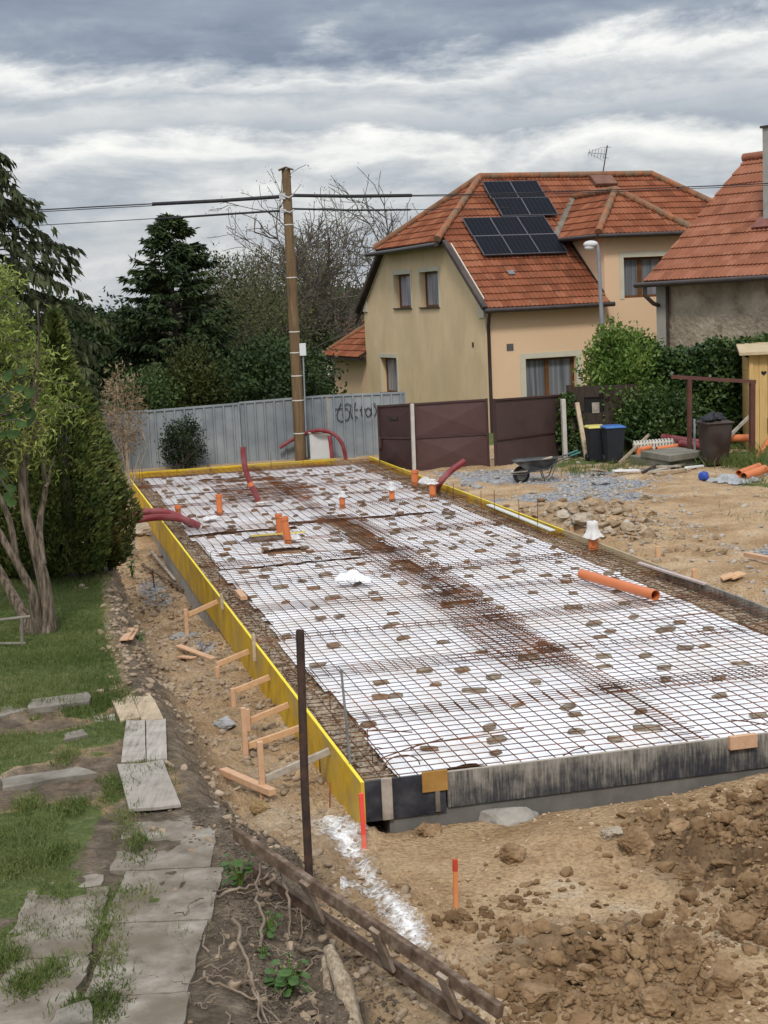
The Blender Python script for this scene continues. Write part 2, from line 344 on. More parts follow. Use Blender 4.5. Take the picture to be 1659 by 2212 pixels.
# ================================================================== ground sheet
def lines(segs):
    out = [segs[0][0]]
    for a, b, s in segs:
        n = max(1, int(round((b-a)/s))); out += [a+(b-a)*(i+1)/n for i in range(n)]
    return np.array(out)
gxs = lines([(-500, -100, 50), (-100, -30, 8), (-30, -12, 1.2), (-12, -5, .2), (-5, 4.8, .045), (4.8, 12, .12), (12, 30, 1.2), (30, 100, 8), (100, 500, 50)])
gys = lines([(-30, 2, 4), (2, 6, .8), (6, 16, .045), (16, 24, .10), (24, 38, .18), (38, 60, 1.), (60, 140, 6), (140, 900, 40)])
GX, GY = np.meshgrid(gxs, gys)
TZ, mg, md, mv, mr, _u, _v = terr(GX.ravel(), GY.ravel())
nx, ny = len(gxs), len(gys)
idx = np.arange(nx*ny).reshape(ny, nx)
fc = np.stack([idx[:-1, :-1].ravel(), idx[:-1, 1:].ravel(), idx[1:, 1:].ravel(), idx[1:, :-1].ravel()], 1)
me = npmesh('ground', np.stack([GX.ravel(), GY.ravel(), TZ], 1), fc, True)
for nm, arr in (('grass', mg), ('dark', md), ('gravel', mv), ('rough', mr)):
    at = me.attributes.new(nm, 'FLOAT', 'POINT'); at.data.foreach_set('value', np.asarray(arr, np.float32))
m, nt, b = newmat('building_site_earth'); L = nt.links.new
g = nd(nt, 'ShaderNodeNewGeometry')
def gn(scale, det=6, stops=None, rough=.6):
    n = nd(nt, 'ShaderNodeTexNoise', Scale=scale, Detail=det, Roughness=rough); L(g.outputs['Position'], n.inputs['Vector'])
    return rampn(nt, n.outputs['Fac'], stops).outputs[0] if stops else n.outputs['Fac']
def gmix(f, a, c):
    mx = nd(nt, 'ShaderNodeMix', data_type='RGBA'); L(f, mx.inputs[0]); L(a, mx.inputs[6]); L(c, mx.inputs[7]); return mx.outputs[2]
def attr(n): return nd(nt, 'ShaderNodeAttribute', attribute_name=n).outputs['Fac']
clay = gn(1.1, 10, [(.30, (.30, .185, .092)), (.46, (.46, .31, .172)), (.58, (.56, .40, .24)), (.72, (.62, .52, .38))], .68)
fine = gn(28, 6, [(.35, (.62, .60, .58)), (.55, (1, 1, 1)), (.7, (1.12, 1.1, 1.08))], .7)
mm = nd(nt, 'ShaderNodeMix', data_type='RGBA', blend_type='MULTIPLY'); mm.inputs[0].default_value = 1; L(clay, mm.inputs[6]); L(fine, mm.inputs[7]); clay = mm.outputs[2]
heapc = gn(4, 8, [(.3, (.085, .05, .025)), (.5, (.16, .10, .054)), (.7, (.27, .18, .10))], .65)  # dark brown heap soil, with crevice shade between clods put into the colour
darkc = gn(5, 8, [(.3, (.065, .049, .035)), (.48, (.13, .10, .07)), (.6, (.20, .155, .11)), (.72, (.32, .265, .2))], .7)
grassc = gn(9, 9, [(.3, (.06, .075, .025)), (.48, (.10, .13, .04)), (.6, (.15, .165, .06)), (.7, (.24, .20, .12))], .75)
vor = nd(nt, 'ShaderNodeTexVoronoi', Scale=26.); L(g.outputs['Position'], vor.inputs['Vector'])
gsep = nd(nt, 'ShaderNodeSeparateColor'); L(vor.outputs['Color'], gsep.inputs[0])
gravc = rampn(nt, gsep.outputs[0], [(0, (.13, .135, .15)), (.5, (.27, .28, .30)), (1, (.46, .46, .46))]).outputs[0]
def mask(a, n, lo=.35, hi=.65):
    x = nd(nt, 'ShaderNodeMath', operation='ADD'); L(a, x.inputs[0])
    y = nd(nt, 'ShaderNodeMath', operation='MULTIPLY_ADD'); L(n, y.inputs[0]); y.inputs[1].default_value = .9; y.inputs[2].default_value = -.45
    L(y.outputs[0], x.inputs[1]); return rampn(nt, x.outputs[0], [(lo, (0, 0, 0)), (hi, (1, 1, 1))]).outputs[0]
nz = gn(7, 9, None, .75)
c = gmix(mask(attr('rough'), nz, .2, .7), clay, heapc)
c = gmix(mask(attr('gravel'), nz), c, gravc)
c = gmix(mask(attr('dark'), nz, .2, .8), c, darkc)
c = gmix(mask(attr('grass'), nz), c, grassc)
L(c, b.inputs['Base Color']); b.inputs['Roughness'].default_value = 1; b.inputs['Specular IOR Level'].default_value = .15
bh = nd(nt, 'ShaderNodeMath', operation='MULTIPLY_ADD'); L(gn(35, 8, None, .75), bh.inputs[0]); bh.inputs[1].default_value = 1; L(vor.outputs['Distance'], bh.inputs[2])
bp = nd(nt, 'ShaderNodeBump', Strength=.9, Distance=.03); L(bh.outputs[0], bp.inputs['Height']); L(bp.outputs[0], b.inputs['Normal'])
tag(link('ground', me, m), kind='structure')
# ================================================================== slab: formwork, foundation, membrane, mesh
m_black_ply = None
def drip_mat():
    m, nt, b = newmat('cement_stained_black_ply'); L = nt.links.new
    g = nd(nt, 'ShaderNodeNewGeometry'); mp = nd(nt, 'ShaderNodeMapping'); L(g.outputs['Position'], mp.inputs[0]); mp.inputs['Scale'].default_value = (24, 24, 2.2)
    n1 = nd(nt, 'ShaderNodeTexNoise', Scale=2., Detail=7, Roughness=.65); L(mp.outputs[0], n1.inputs['Vector'])
    n2 = nd(nt, 'ShaderNodeTexNoise', Scale=3.2, Detail=8, Roughness=.65); L(g.outputs['Position'], n2.inputs['Vector'])
    s = nd(nt, 'ShaderNodeSeparateXYZ'); L(g.outputs['Position'], s.inputs[0])
    h = nd(nt, 'ShaderNodeMath', operation='MULTIPLY_ADD'); L(s.outputs[2], h.inputs[0]); h.inputs[1].default_value = .55; h.inputs[2].default_value = -.07
    a = nd(nt, 'ShaderNodeMath', operation='MULTIPLY_ADD'); L(n1.outputs['Fac'], a.inputs[0]); a.inputs[1].default_value = .62; L(h.outputs[0], a.inputs[2])
    a2 = nd(nt, 'ShaderNodeMath', operation='MULTIPLY_ADD'); L(n2.outputs['Fac'], a2.inputs[0]); a2.inputs[1].default_value = .75; L(a.outputs[0], a2.inputs[2])
    r = rampn(nt, a2.outputs[0], [(.36, (.018, .019, .025)), (.45, (.045, .044, .046)), (.52, (.10, .092, .08)), (.60, (.19, .172, .145)), (.72, (.30, .275, .235))])
    L(r.outputs[0], b.inputs['Base Color']); b.inputs['Roughness'].default_value = .7
    bp = nd(nt, 'ShaderNodeBump', Strength=.25, Distance=.01); L(n2.outputs['Fac'], bp.inputs['Height']); L(bp.outputs[0], b.inputs['Normal'])
    return m
m_black_ply = drip_mat()
m_black_new = M('black_film_ply', [(.012, .013, .018), (.03, .031, .038), (.06, .06, .065)], scale=7, rough=.5, bump=.05)
A3 = (EU, EV, EZ)
def board(label, u0, u1, v0, v1, z0, z1, mat, edge=None, name='formwork_board', group=None, cat='board', ecol=None):
    c = W((u0+u1)/2, (v0+v1)/2, z0)
    t = thing(name, label, cat, c, group)
    b = MB(); top = z1-(.004 if edge else 0)
    b.box(W((u0+u1)/2, (v0+v1)/2, (z0+top)/2), (u1-u0, v1-v0, top-z0), A3); b.build('panel', mat, t)
    if edge:
        e = MB(); e.box(W((u0+u1)/2, (v0+v1)/2, top+.003), (u1-u0-.001, v1-v0-.001, .006), A3); e.build('painted_edge', edge, t)
    return t
gL = 'yellow formwork boards along the slab'
cuts = [-.03, 5.0, 10.0, 15.0, 20.0, 25.0]
nm5 = ['nearest yellow formwork board on the left side of the slab, at the black corner panel', 'yellow formwork board on the left side held by the two farthest timber braces',
       'yellow formwork board on the left side above the bare grey foundation wall', 'yellow formwork board on the left side under the dark red conduits', 'farthest yellow formwork board on the left side, beside the thuja']
for i in range(5):
    board(nm5[i], -.03+.002*(i % 2), .0, cuts[i], cuts[i+1]-.012, -.5, .0-.004*(i % 2), m_yellow, m_yedge, group=gL)
fe = [.02, 2.9, 5.15]
board('left yellow formwork board of the far slab edge, in front of the metal fence', .0, 2.895, 25.0, 25.03, -.3, .0, m_yellow, m_yedge, group=gL)
board('right yellow formwork board of the far slab edge, before the white cabinet', 2.905, 5.15, 25.02, 25.05, -.3, .003, m_yellow, m_yedge, group=gL)
board('yellow formwork board on the right edge from the far corner to the red conduit', 6.0, 6.027, 18.3, 25.0, -.3, .0, m_yellow, m_yedge, group=gL)
board('yellow formwork board on the right edge beside the pale batten', 6.0, 6.027, 11.35, 18.29, -.3, .004, m_yellow, m_yedge, group=gL)
board('bare pale wood formwork board on the right edge behind the cloth capped pipe', 6.0, 6.03, 7.75, 11.34, -.3, .01, M('pale_ply', [(.36, .28, .17), (.46, .37, .23)], scale=4, rough=.7, bump=.1), group='unpainted formwork boards')
board('blackened formwork board along the right edge of the slab', 6.0, 6.03, 0.0, 7.74, -.3, .0, m_black_ply, group='unpainted formwork boards')
board('short black film faced formwork panel at the near left corner', .0, .675, -.03, .0, -.335, .0, m_black_new, group='unpainted formwork boards')
board('long cement stained black formwork panel along the near slab edge', .69, 6.03, -.03, -.002, -.30, .0, m_black_ply, M('raw_ply_edge', [(.33, .29, .24), (.42, .37, .3)], scale=12, rough=.8, bump=.1), group='unpainted formwork boards')
def patch(name, label, px4, dv, mat, cat):
    a = apl(px4[0], px4[1], W(0, -.03), EV); c = apl(px4[2], px4[3], W(0, -.03), EV); ua, _ = UV(a); uc, _ = UV(c)
    b = MB(); b.box(W((ua+uc)/2, -.031-dv/2, (a.z+c.z)/2), (abs(uc-ua), dv, abs(a.z-c.z)), A3)
    return tag(b.build(name, mat, None, W((ua+uc)/2, -.03, c.z), bevel=.004), label, cat)
patch('plywood_patch', 'orange brown plywood patch screwed over the joint of the near panels', (910, 1667, 967, 1705), .02, M('orange_ply', [(.28, .14, .03), (.40, .22, .06)], scale=7, rough=.7, bump=.15), 'plywood')
patch('upright_batten', 'weathered grey upright batten on the short black corner panel', (822, 1681, 849, 1768), .025, m_wood_grey, 'batten')
patch('joint_batten', 'narrow dark batten below the plywood patch', (939, 1706, 951, 1752), .02, M('dirty_batten', [(.10, .085, .07), (.2, .17, .13)], scale=6, bump=.2), 'batten')
patch('timber_block', 'fresh sawn timber block fixed to the right of the near formwork', (1572, 1589, 1631, 1611), .05, m_wood_red, 'wood block')
# foundation
b = MB()
b.box(W(-.012+.2, 16.9, -.75), (.40, 16.2, .62), A3)
tag(b.build('foundation_wall', m_conc, None, W(0, 17, -1)), 'grey concrete foundation wall below the yellow boards on the left', 'foundation')
b = MB(); b.box(W(3.1, .16, -.52), (5.8, .34, .42), A3)
tag(b.build('foundation_strip', M('dark_concrete', [(.10, .095, .085), (.17, .16, .14)], scale=4, rough=.9, bump=.3), None, W(3, .1, -.7)), 'dark concrete footing under the near black formwork', 'foundation')  # footing in a darker concrete tone than the left foundation wall
b = MB(); b.rock(W(1.2, -.10, -.47), (.36, .2, .13), 11, 3, .15)
tag(b.build('concrete_lump', M('spilt_concrete', [(.20, .18, .15), (.30, .275, .235), (.36, .33, .28)], scale=7, detail=8, rough=1, bump=.6), None, W(1.25, -.1, -.5)), 'pale lump of spilt concrete at the foot of the near formwork', 'concrete')
# soil fill inside the formwork
uu = np.linspace(.0, 6.0, 80); vv = np.linspace(.0, 25.0, 300); UU, VV = np.meshgrid(uu, vv)
zz = -.165+.03*fbm(UU, VV, 2.2, 4, 101)+.012*fbm(UU, VV, 9, 2, 105)
P0 = np.array(NL); pts = P0+UU.ravel()[:, None]*np.array(EU)+VV.ravel()[:, None]*np.array(EV); pts[:, 2] = zz.ravel()
i0 = np.arange(80*300).reshape(300, 80); fcs = np.stack([i0[:-1, :-1].ravel(), i0[:-1, 1:].ravel(), i0[1:, 1:].ravel(), i0[1:, :-1].ravel()], 1)
m_fill = M('sandy_fill', [(.17, .12, .075), (.33, .245, .155), (.47, .375, .26), (.56, .48, .38)], scale=9, detail=8, rough=1, bump=.7, dist=.02, big=(.17, .12, .075), bigamt=.5)
tag(link('gravel_fill', npmesh('gravel_fill', pts, fcs, True), m_fill), 'sandy gravel fill showing around the white membrane', 'gravel', kind='stuff')
# membrane: white sheet lying inside, left open along the edges and over the strip footings
uu = np.arange(.3, 5.85, .06); vv = np.arange(-.0, 24.9, .07); UU, VV = np.meshgrid(uu, vv); nu, nv = len(uu), len(vv)
bias = fbm(UU, VV, .8, 3, 111)*.12
zz = -.112+.020*fbm(UU, VV, 1.6, 4, 113)+.016*(1-np.abs(fbm(UU*1.4, VV, 3.2, 3, 117))*2.5).clip(-1, 1)*.6+.008*fbm(UU, VV, 9., 2, 118)
near = sst(.55, .1, VV); zz = zz+near*(.03*fbm(UU, VV, 5, 3, 119)+.02)
pts = P0+UU.ravel()[:, None]*np.array(EU)+VV.ravel()[:, None]*np.array(EV); pts[:, 2] = zz.ravel()
keep = (UU > .33+bias) & (UU < 5.56+bias) & (VV > .06+bias*.5) & (VV < 24.5+bias)
def gap(cv, wd, u0, u1): 
    global keep
    keep &= ~((abs(VV-cv-.4*bias) < wd/2) & (UU > u0+bias) & (UU < u1+bias))
gap(14.75, .22, .3, 2.2); gap(15.3, .17, 2.2, 4.9); gap(11.0, .12, .3, 2.6); gap(23.3, .25, 1.6, 3.0)
keep &= ~((abs(UU-3.05-bias) < .19) & (VV > 11.6) & (VV < 15.2)); keep &= ~((abs(UU-3.0-bias) < .10) & (VV > 9.4) & (VV < 10.6))
for cu, cv_, ru, rv in ((1.55, 12.3, .35, .3), (.95, .25, .16, .12), (2.6, 22.7, .5, .25), (3.5, 20.6, .25, .2), (2.9, 7.0, .2, .14)):
    keep &= (((UU-cu)/ru)**2+((VV-cv_)/rv)**2+bias*4) > 1
i0 = np.arange(nu*nv).reshape(nv, nu); kk = keep[:-1, :-1] & keep[1:, 1:] & keep[1:, :-1] & keep[:-1, 1:]
fcs = np.stack([i0[:-1, :-1], i0[:-1, 1:], i0[1:, 1:], i0[1:, :-1]], -1)[kk]
m_mem = M('white_geotextile', [(.0, (.62, .57, .49)), (.32, (.80, .80, .80)), (.5, (.87, .875, .89)), (1, (.90, .91, .925))], scale=1.6, detail=7, rough=.75, bump=.25, bscale=9, dist=.02, big=(.66, .60, .52), bigamt=.4, bigscale=1.1)
o = link('membrane', npmesh('membrane', pts, fcs, True), m_mem); tag(o, 'white geotextile membrane laid under the steel mesh', 'membrane')
# ---- reinforcement sheets
def barmesh(segs, r):
    """segs: list of polylines (n,3) -> verts, faces of 4-sided bars"""
    V = []; Fq = []; b0 = 0; ang = np.array([0, pi/2, pi, 3*pi/2])+.6
    for p in segs:
        p = np.asarray(p); t = p[-1]-p[0]; t = t/np.linalg.norm(t); ref = np.array([0, 0, 1.]) if abs(t[2]) < .9 else np.array([1., 0, 0])
        n = np.cross(t, ref); n /= np.linalg.norm(n); q = np.cross(t, n)
        ring = (np.cos(ang)[:, None]*n+np.sin(ang)[:, None]*q)*r
        V.append((p[:, None, :]+ring[None]).reshape(-1, 3)); m_ = len(p)
        for i in range(m_-1):
            for k in range(4): Fq.append((b0+i*4+k, b0+i*4+(k+1) % 4, b0+i*4+4+(k+1) % 4, b0+i*4+4+k))
        b0 += 4*m_
    return np.concatenate(V), np.array(Fq)
def w3(u, v, z): 
    u = np.asarray(u, float); return P0+u[..., None]*np.array(EU)+np.asarray(v, float)[..., None]*np.array(EV)+np.asarray(z, float)[..., None]*np.array([0, 0, 1.])
def sag(u, v, s): return -.055+.014*fbm(u, v, .7, 2, 131+s)+.004*fbm(u, v, 3., 2, 135+s)
def sheet(u0, u1, v0, v1, su, sv, off, seed, ang=0., r=.0051):
    segs = []; cu, cv_ = (u0+u1)/2, (v0+v1)/2; ca, sa = math.cos(ang), math.sin(ang)
    def rot(u, v): return cu+(u-cu)*ca-(v-cv_)*sa, cv_+(u-cu)*sa+(v-cv_)*ca
    for u in np.arange(u0+.02, u1, su):
        v = np.linspace(v0-.0, v1, 8); a, b_ = rot(np.full(8, u), v); segs.append(w3(a, b_, sag(a, b_, seed % 3)+off))
    for v in np.arange(v0+.02, v1, sv):
        u = np.linspace(u0, u1, 9); a, b_ = rot(u, np.full(9, v)); segs.append(w3(a, b_, sag(a, b_, seed % 3)+off+.0085))
    return barmesh(segs, r)
gM = 'steel mesh sheets lapped over the slab'
k = 0; v0 = .03; rows = []
while v0 < 24.6:
    v1 = min(v0+2.15, 24.93); rows.append((v0, v1)); v0 += 1.83
for i, (a, bb) in enumerate(rows):
    for j, (u0, u1) in enumerate(((.03, 3.12), (2.86, 5.96))):
        V, Fq = sheet(u0+rnd.uniform(-.01, .02), u1, a, bb, .15, .15, .018*((i+j) % 2), k, rnd.uniform(-.006, .006))
        row = ['nearest', 'second', 'third', 'fourth', 'fifth', 'sixth', 'seventh', 'eighth', 'ninth', 'tenth', 'eleventh', 'twelfth', 'thirteenth', 'farthest'][i if i < len(rows)-1 else 13]
        o = link('mesh_sheet', npmesh('mesh_sheet', V, Fq), m_rust)
        tag(o, f'rusty welded mesh sheet, {row} row from the near formwork, {"left" if j == 0 else "right"} half of slab', 'steel mesh', gM); k += 1
strips = [(2.30, 3.1, 3.05, 5.3, .1, .1), (2.45, 3.2, 5.2, 7.4, .1, .1), (2.6, 3.3, 7.2, 9.4, .1, .1), (2.5, 3.35, 9.2, 11.3, .1, .15), (2.6, 3.4, 11.2, 15.3, .1, .15), (1.5, 3.4, 18.6, 21.2, .1, .1)]
lab = ['nearest of the narrow dense mesh strips down the middle of the slab', 'second narrow dense mesh strip from the near edge, mid slab', 'third narrow dense mesh strip, just right of the crumpled white sheet', 'fourth narrow dense mesh strip in the middle, before the brown footing gap', 'narrow mesh strip lying over the brown footing gap mid slab', 'wide dense mesh patch near the far upright conduit']
for q, (u0, u1, a, bb, su, sv) in enumerate(strips):
    V, Fq = sheet(u0, u1, a, bb, su, sv, .034, q, rnd.uniform(-.02, .02))
    tag(link('mesh_strip', npmesh('mesh_strip', V, Fq), m_rust), 'rusty '+lab[q], 'steel mesh', 'dense mesh strips')
# loose and starter bars
def rebar(pts, label, r=.006, group='loose reinforcing bars'):
    b = MB(); b.tube(pts, r, 5, smooth=False); o = b.build('reinforcing_bar', m_rust, None, Vector(pts[0])); return tag(o, label, 'rebar', group)
zb = -.03
for (u0, v0, u1, v1, lb) in ((.28, .62, .95, .98, 'dark loose bar crossing the near left gravel strip'), (.3, 1.5, .75, 1.28, 'short loose bar poking over the membrane beside the grey rod'), (3.5, .55, 3.75, .2, 'short loose bar at the near edge left of the timber block'),
                             (1.75, .12, 2.0, .28, 'stub of bar on the white membrane at the near edge'), (4.1, 4.6, 6.0, 4.75, 'long bar lying across towards the black right formwork'), (.1, 9.6, 3.1, 10.3, 'long dark bar lying across left of the middle'), (.4, 11.9, 2.9, 11.2, 'long dark bar crossing near the double orange stub')):
    rebar([W(u0, v0, zb), W((u0+u1)/2, (v0+v1)/2, zb+.012), W(u1, v1, zb)], lb)
b = MB(); hk = [W(.45+.16*math.cos(a), .52, -.09+.10*math.sin(a)) for a in np.linspace(0, pi, 9)]
rebar(hk, 'small bent hook of bar standing in the near left gravel strip')
rebar([W(.6, .78, -.03), W(.68, .82, -.005), W(1.25, .92, -.02), W(1.7, .98, -.02)], 'bent bar end curving over the membrane by the grey stone')
ups = [(5.72, 14.9, .28), (5.75, 14.2, .36), (5.8, 13.0, .34), (5.82, 12.1, .42), (5.72, 16.7, .22), (.2, 22.9, .3), (.25, 24.3, .34), (.12, 24.6, .25), (1.2, 24.9, .25), (2.0, 24.9, .2), (3.5, 24.9, .27), (4.3, 24.9, .3)]
for u, v, h in ups:
    p = W(u, v, -.12); b = MB(); b.tube([p, p+EZ*(h+.12)+EU*.01], .006, 5, smooth=False)
    tag(b.build('starter_bar', m_rust, None, p), 'thin upright starter bar standing at the slab edge', 'rebar', 'upright starter bars at the slab edge')
for i in range(22):   # short hooked links along the left strip
    v = .8+i*.62+rnd.uniform(-.2, .2); u = rnd.uniform(.08, .42); p = W(u, v, -.14); h = rnd.uniform(.06, .15)
    b = MB(); b.tube([p, p+EZ*h, p+EZ*(h+.02)+EU*.05, p+EZ*h+EU*.1], .005, 5, smooth=False)
    tag(b.build('hooked_link', m_rust, None, p), 'small hooked steel link sticking up from the left gravel strip', 'rebar', 'hooked links along the left gravel strip')
# spacers: bits of paving stone under the mesh
m_sp = [M('spacer_stone', [(.13, .105, .075), (.23, .19, .14), (.31, .265, .20)], scale=9, rough=.95, bump=.5), M('spacer_brick', [(.14, .095, .06), (.22, .15, .095), (.29, .21, .14)], scale=8, rough=.95, bump=.5)]
protos = []
for q in range(8):
    b = MB(); sx_, sy_, sz_ = rnd.uniform(.065, .12), rnd.uniform(.035, .055), rnd.uniform(.026, .036)
    vv_, ff_ = ICO[2]; vs = []
    for p in vv_:
        c = Vector(p); c = Vector([math.copysign(min(1, abs(t)*1.55), t) for t in c]); k = 1+.45*mnoise.noise(Vector(p)*1.3+Vector((q*7, 0, 0)))
        vs.append(Vector((c.x*sx_*k, c.y*sy_*k, c.z*sz_)))
    b.add(vs, [tuple(f) for f in ff_]); protos.append(b.build('spacer_stone', m_sp[0 if q % 3 else 1], None, (0, 0, 0)))
def spacer(u, v, q, first=[True]*8):
    o = protos[q] if first[q] else protos[q].copy()
    if not first[q]: COL.objects.link(o)
    first[q] = False; o.location = W(u, v, -.088); o.rotation_euler = (rnd.uniform(-.05, .05), rnd.uniform(-.05, .05), T+rnd.choice((0, 0, pi/2))*.3+rnd.uniform(-.35, .35))
    s = rnd.uniform(.7, 1.05); o.scale = (s, s, rnd.uniform(.6, .95))
    tag(o, 'small brown stone spacer tucked under the steel mesh', 'spacer', 'stone spacers under the mesh')
# nearest ones placed where the photo shows them, the rest in the same loose grid
npix = [(928, 1612), (1057, 1567), (1072, 1593), (1072, 1622), (822, 1501), (852, 1498), (824, 1472), (915, 1444), (999, 1443), (941, 1475), (1066, 1459), (1025, 1488), (1157, 1470), (1142, 1417), (1040, 1405), (957, 1384), (872, 1375), (721, 1390), (680, 1310), (1225, 1523), (1243, 1541), (1384, 1533), (1398, 1568), (1243, 1575), (1305, 1437), (1317, 1360), (1298, 1373), (1437, 1462), (1393, 1412), (1480, 1395), (1556, 1500), (1523, 1392), (1350, 1300), (1238, 1308), (1223, 1254), (1150, 1277), (1090, 1245), (1080, 1310), (1468, 1340), (1530, 1355), (1600, 1430), (1640, 1540), (1330, 1590), (1600, 1330), (1475, 1285), (795, 1560), (1120, 1520)]
used = []
for x, y in npix:
    p = az(x, y, -.07); u, v = UV(p)
    if .1 < u < 5.9 and .1 < v < 24.8: used.append((u, v)); spacer(u, v, rnd.randrange(8))
n = len(used); v = 2.0
while v < 24.6:
    u = .5+rnd.uniform(0, .5)
    while u < 5.6:
        if all((u-a)**2+(v-c)**2 > .16 for a, c in used) and (v > 6.5 or rnd.random() < .35) and n < 292:
            used.append((u, v)); spacer(u+rnd.uniform(-.15, .15), v+rnd.uniform(-.2, .2), rnd.randrange(8)); n += 1
        u += rnd.uniform(.45, .78)
    v += .62 if v > 6 else .8
# ---- pipes and conduits
def stub(px, h, r, label, lean=(0, 0), cover=None, collar=True, z=-.1):
    p = az(px[0], px[1], z); top = p+Vector((lean[0], lean[1], h))
    t = thing('orange_pipe_stub', label, 'pipe', p, 'orange sewer pipe stubs in the slab')
    b = MB(); b.pipe([p, p.lerp(top, .5), top], r, r-.005, 20); b.build('pipe_body', m_orange, t)
    if collar:
        ax = (top-p).normalized(); b = MB(); b.lathe(top-ax*.07, [(r+.001, 0), (r+.010, .004), (r+.010, .03), (r+.006, .045), (r+.012, .055), (r+.012, .07), (r-.001, .071)], 20, ax); b.build('socket', m_orange, t)
    return t, p, top
stub((475, 1112), .40, .058, 'orange pipe stub standing alone left of the upright conduit')
stub((385, 1109), .16, .055, 'short orange pipe stub behind the dark red conduits')
stub((604, 1160), .40, .052, 'rear orange pipe stub of the touching pair')
stub((623, 1175), .46, .062, 'front orange pipe stub of the touching pair, leaning left', (-.05, 0))
stub((897, 1048), .32, .075, 'orange pipe stub under the white gate post')
cov = M('thin_white_film', [(.50, .48, .46), (.70, .69, .68)], scale=9, rough=.5, bump=.5, dist=.02)
def cap(px, zc, hh, r, label, flare=1.5, seed=1, mat=None, dz=0):
    """gathered film or cloth pulled over a pipe: pleated skirt under a tied top"""
    p = az(px[0], px[1], -.1); n = 40; vs = []; fs = []; rr = random.Random(seed); ph = [rr.uniform(0, 6) for _ in range(4)]
    prof = [(0, 1.0), (.55, 1.0), (.95, .98), (1.02, .8), (1.03, .72), (1.02, .55), (1.0+.1*flare, .30), (1.0+.45*(flare-1), .12), (flare, 0)]
    prof = prof[0:6]+[(1+(flare-1)*.35, .3), (1+(flare-1)*.75, .14), (flare, 0.)]
    for j, (q, hz) in enumerate(prof):
        for a in range(n):
            an = 2*pi*a/n; k = max(0, j-4)/4.
            wv = 1+k*(.16*math.sin(5*an+ph[0])+.10*math.sin(9*an+ph[1])+.07*math.sin(2*an+ph[2]))
            zz = hz*hh-(k*.06*hh*math.sin(3*an+ph[3]))+.006*math.sin(4*an+ph[1])*(j < 4)
            vs.append(p+Vector((math.cos(an)*q*r*wv, math.sin(an)*q*r*wv, zc+zz)))
    for j in range(len(prof)-1):
        for a in range(n): fs.append((j*n+a, j*n+(a+1) % n, (j+1)*n+(a+1) % n, (j+1)*n+a))
    b = MB(); b.add(vs, fs, True); return tag(b.build('pipe_cover', mat or cov, None, p), label, 'cover', 'wraps over pipe ends')
stub((740, 1098), .32, .056, 'film topped orange pipe stub between upright conduit and gate', collar=False); cap((740, 1098), .22, .11, .060, 'white film wrapped over the stub left of centre', 1.6, 3)
stub((847, 1082), .36, .055, 'slim film wrapped orange pipe stub right of centre', collar=False); cap((847, 1082), .22, .15, .058, 'white film wrapped over the slim centre stub', 1.6, 5)
stub((935, 1073), .34, .066, 'orange pipe stub touching the leaning red conduit', collar=False); cap((935, 1073), .26, .09, .070, 'white film on the stub beside the leaning conduit', 1.6, 8)
cloth = M('grey_white_cloth', [(.55, .53, .50), (.70, .68, .65)], scale=8, rough=.9, bump=.4)
stub((1281, 1187), .40, .075, 'orange pipe stub wearing a cloth hood near the right formwork', collar=False); cap((1281, 1187), .19, .25, .085, 'dirty white cloth hood over the pipe at the right formwork', 1.75, 12, cloth)
# loose orange pipe
a, c = az(1257, 1240, .03), az(1416, 1286, .03); d = (c-a).normalized(); b = MB(); b.pipe([a, a.lerp(c, .5), c], .068, .062, 28)
tag(b.build('loose_orange_pipe', m_orange, None, a), 'long orange plastic pipe lying loose on the mesh at right', 'pipe')
def conduit(name, pts, r, label, group='dark red corrugated conduits', n=14, tape=()):
    """smooth spline through pts with fine corrugation"""
    P = [Vector(p) for p in pts]; out = []
    for i in range(len(P)-1):
        p0, p1, p2, p3 = P[max(i-1, 0)], P[i], P[i+1], P[min(i+2, len(P)-1)]; st = max(4, int((p2-p1).length/.025))
        for s in range(st):
            t = s/st; out.append(.5*((2*p1)+(p2-p0)*t+(2*p0-5*p1+4*p2-p3)*t*t+(3*p1-p0-3*p2+p3)*t**3))
    out.append(P[-1]); rs = [r*(1+.035*(i % 2)) for i in range(len(out))]
    t = thing(name, label, 'conduit', out[0], group); b = MB(); b.tube(out, rs, n, False); b.tube([q for q in out][::-1], [q*.88 for q in rs], n, False); b.build('tube', m_red, t)
    for f in tape:
        k_ = int(f*(len(out)-5)); b = MB(); b.tube(out[k_:k_+4], [r*1.12]*4, n, True); b.build('orange_collar', m_orange, t)
    return t
def cp(px, z): return az(px[0], px[1], z)
p0 = cp((560, 1088), -.1); Y0 = p0.y
conduit('upright_conduit', [p0]+[ay(x, y, Y0+dy) for x, y, dy in ((553, 1070, .0), (540, 1042, 0), (530, 1012, .02), (526, 985, .03), (525, 966, .03))], .055, 'tall curved dark red conduit standing upright in the far slab', tape=(.02, .38))
m_film = cov
conduit('leaning_conduit', [cp((944, 1060), -.12), ay(950, 1044, 30.2), ay(972, 1019, 30.4), ay(1004, 996, 30.5)], .062, 'dark red conduit leaning out over the right yellow formwork', tape=())
yb = az(430, 1136, -.06)
conduit('long_conduit', [yb, W(-.05+.35, 15.5, .09), W(-.15, 15.75, .13), W(-.7, 15.9, .07), W(-1.5, 16.2, -.02), W(-2.4, 16.6, -.1)], .062, 'front one of two dark red conduits bent over the yellow board')
conduit('long_conduit', [W(.5, 15.7, -.08), W(.2, 16.0, .12), W(-.2, 16.3, .17), W(-.8, 16.5, .12), W(-1.6, 16.9, .02), W(-2.4, 17.3, -.1)], .062, 'rear one of two dark red conduits bent over the yellow board')
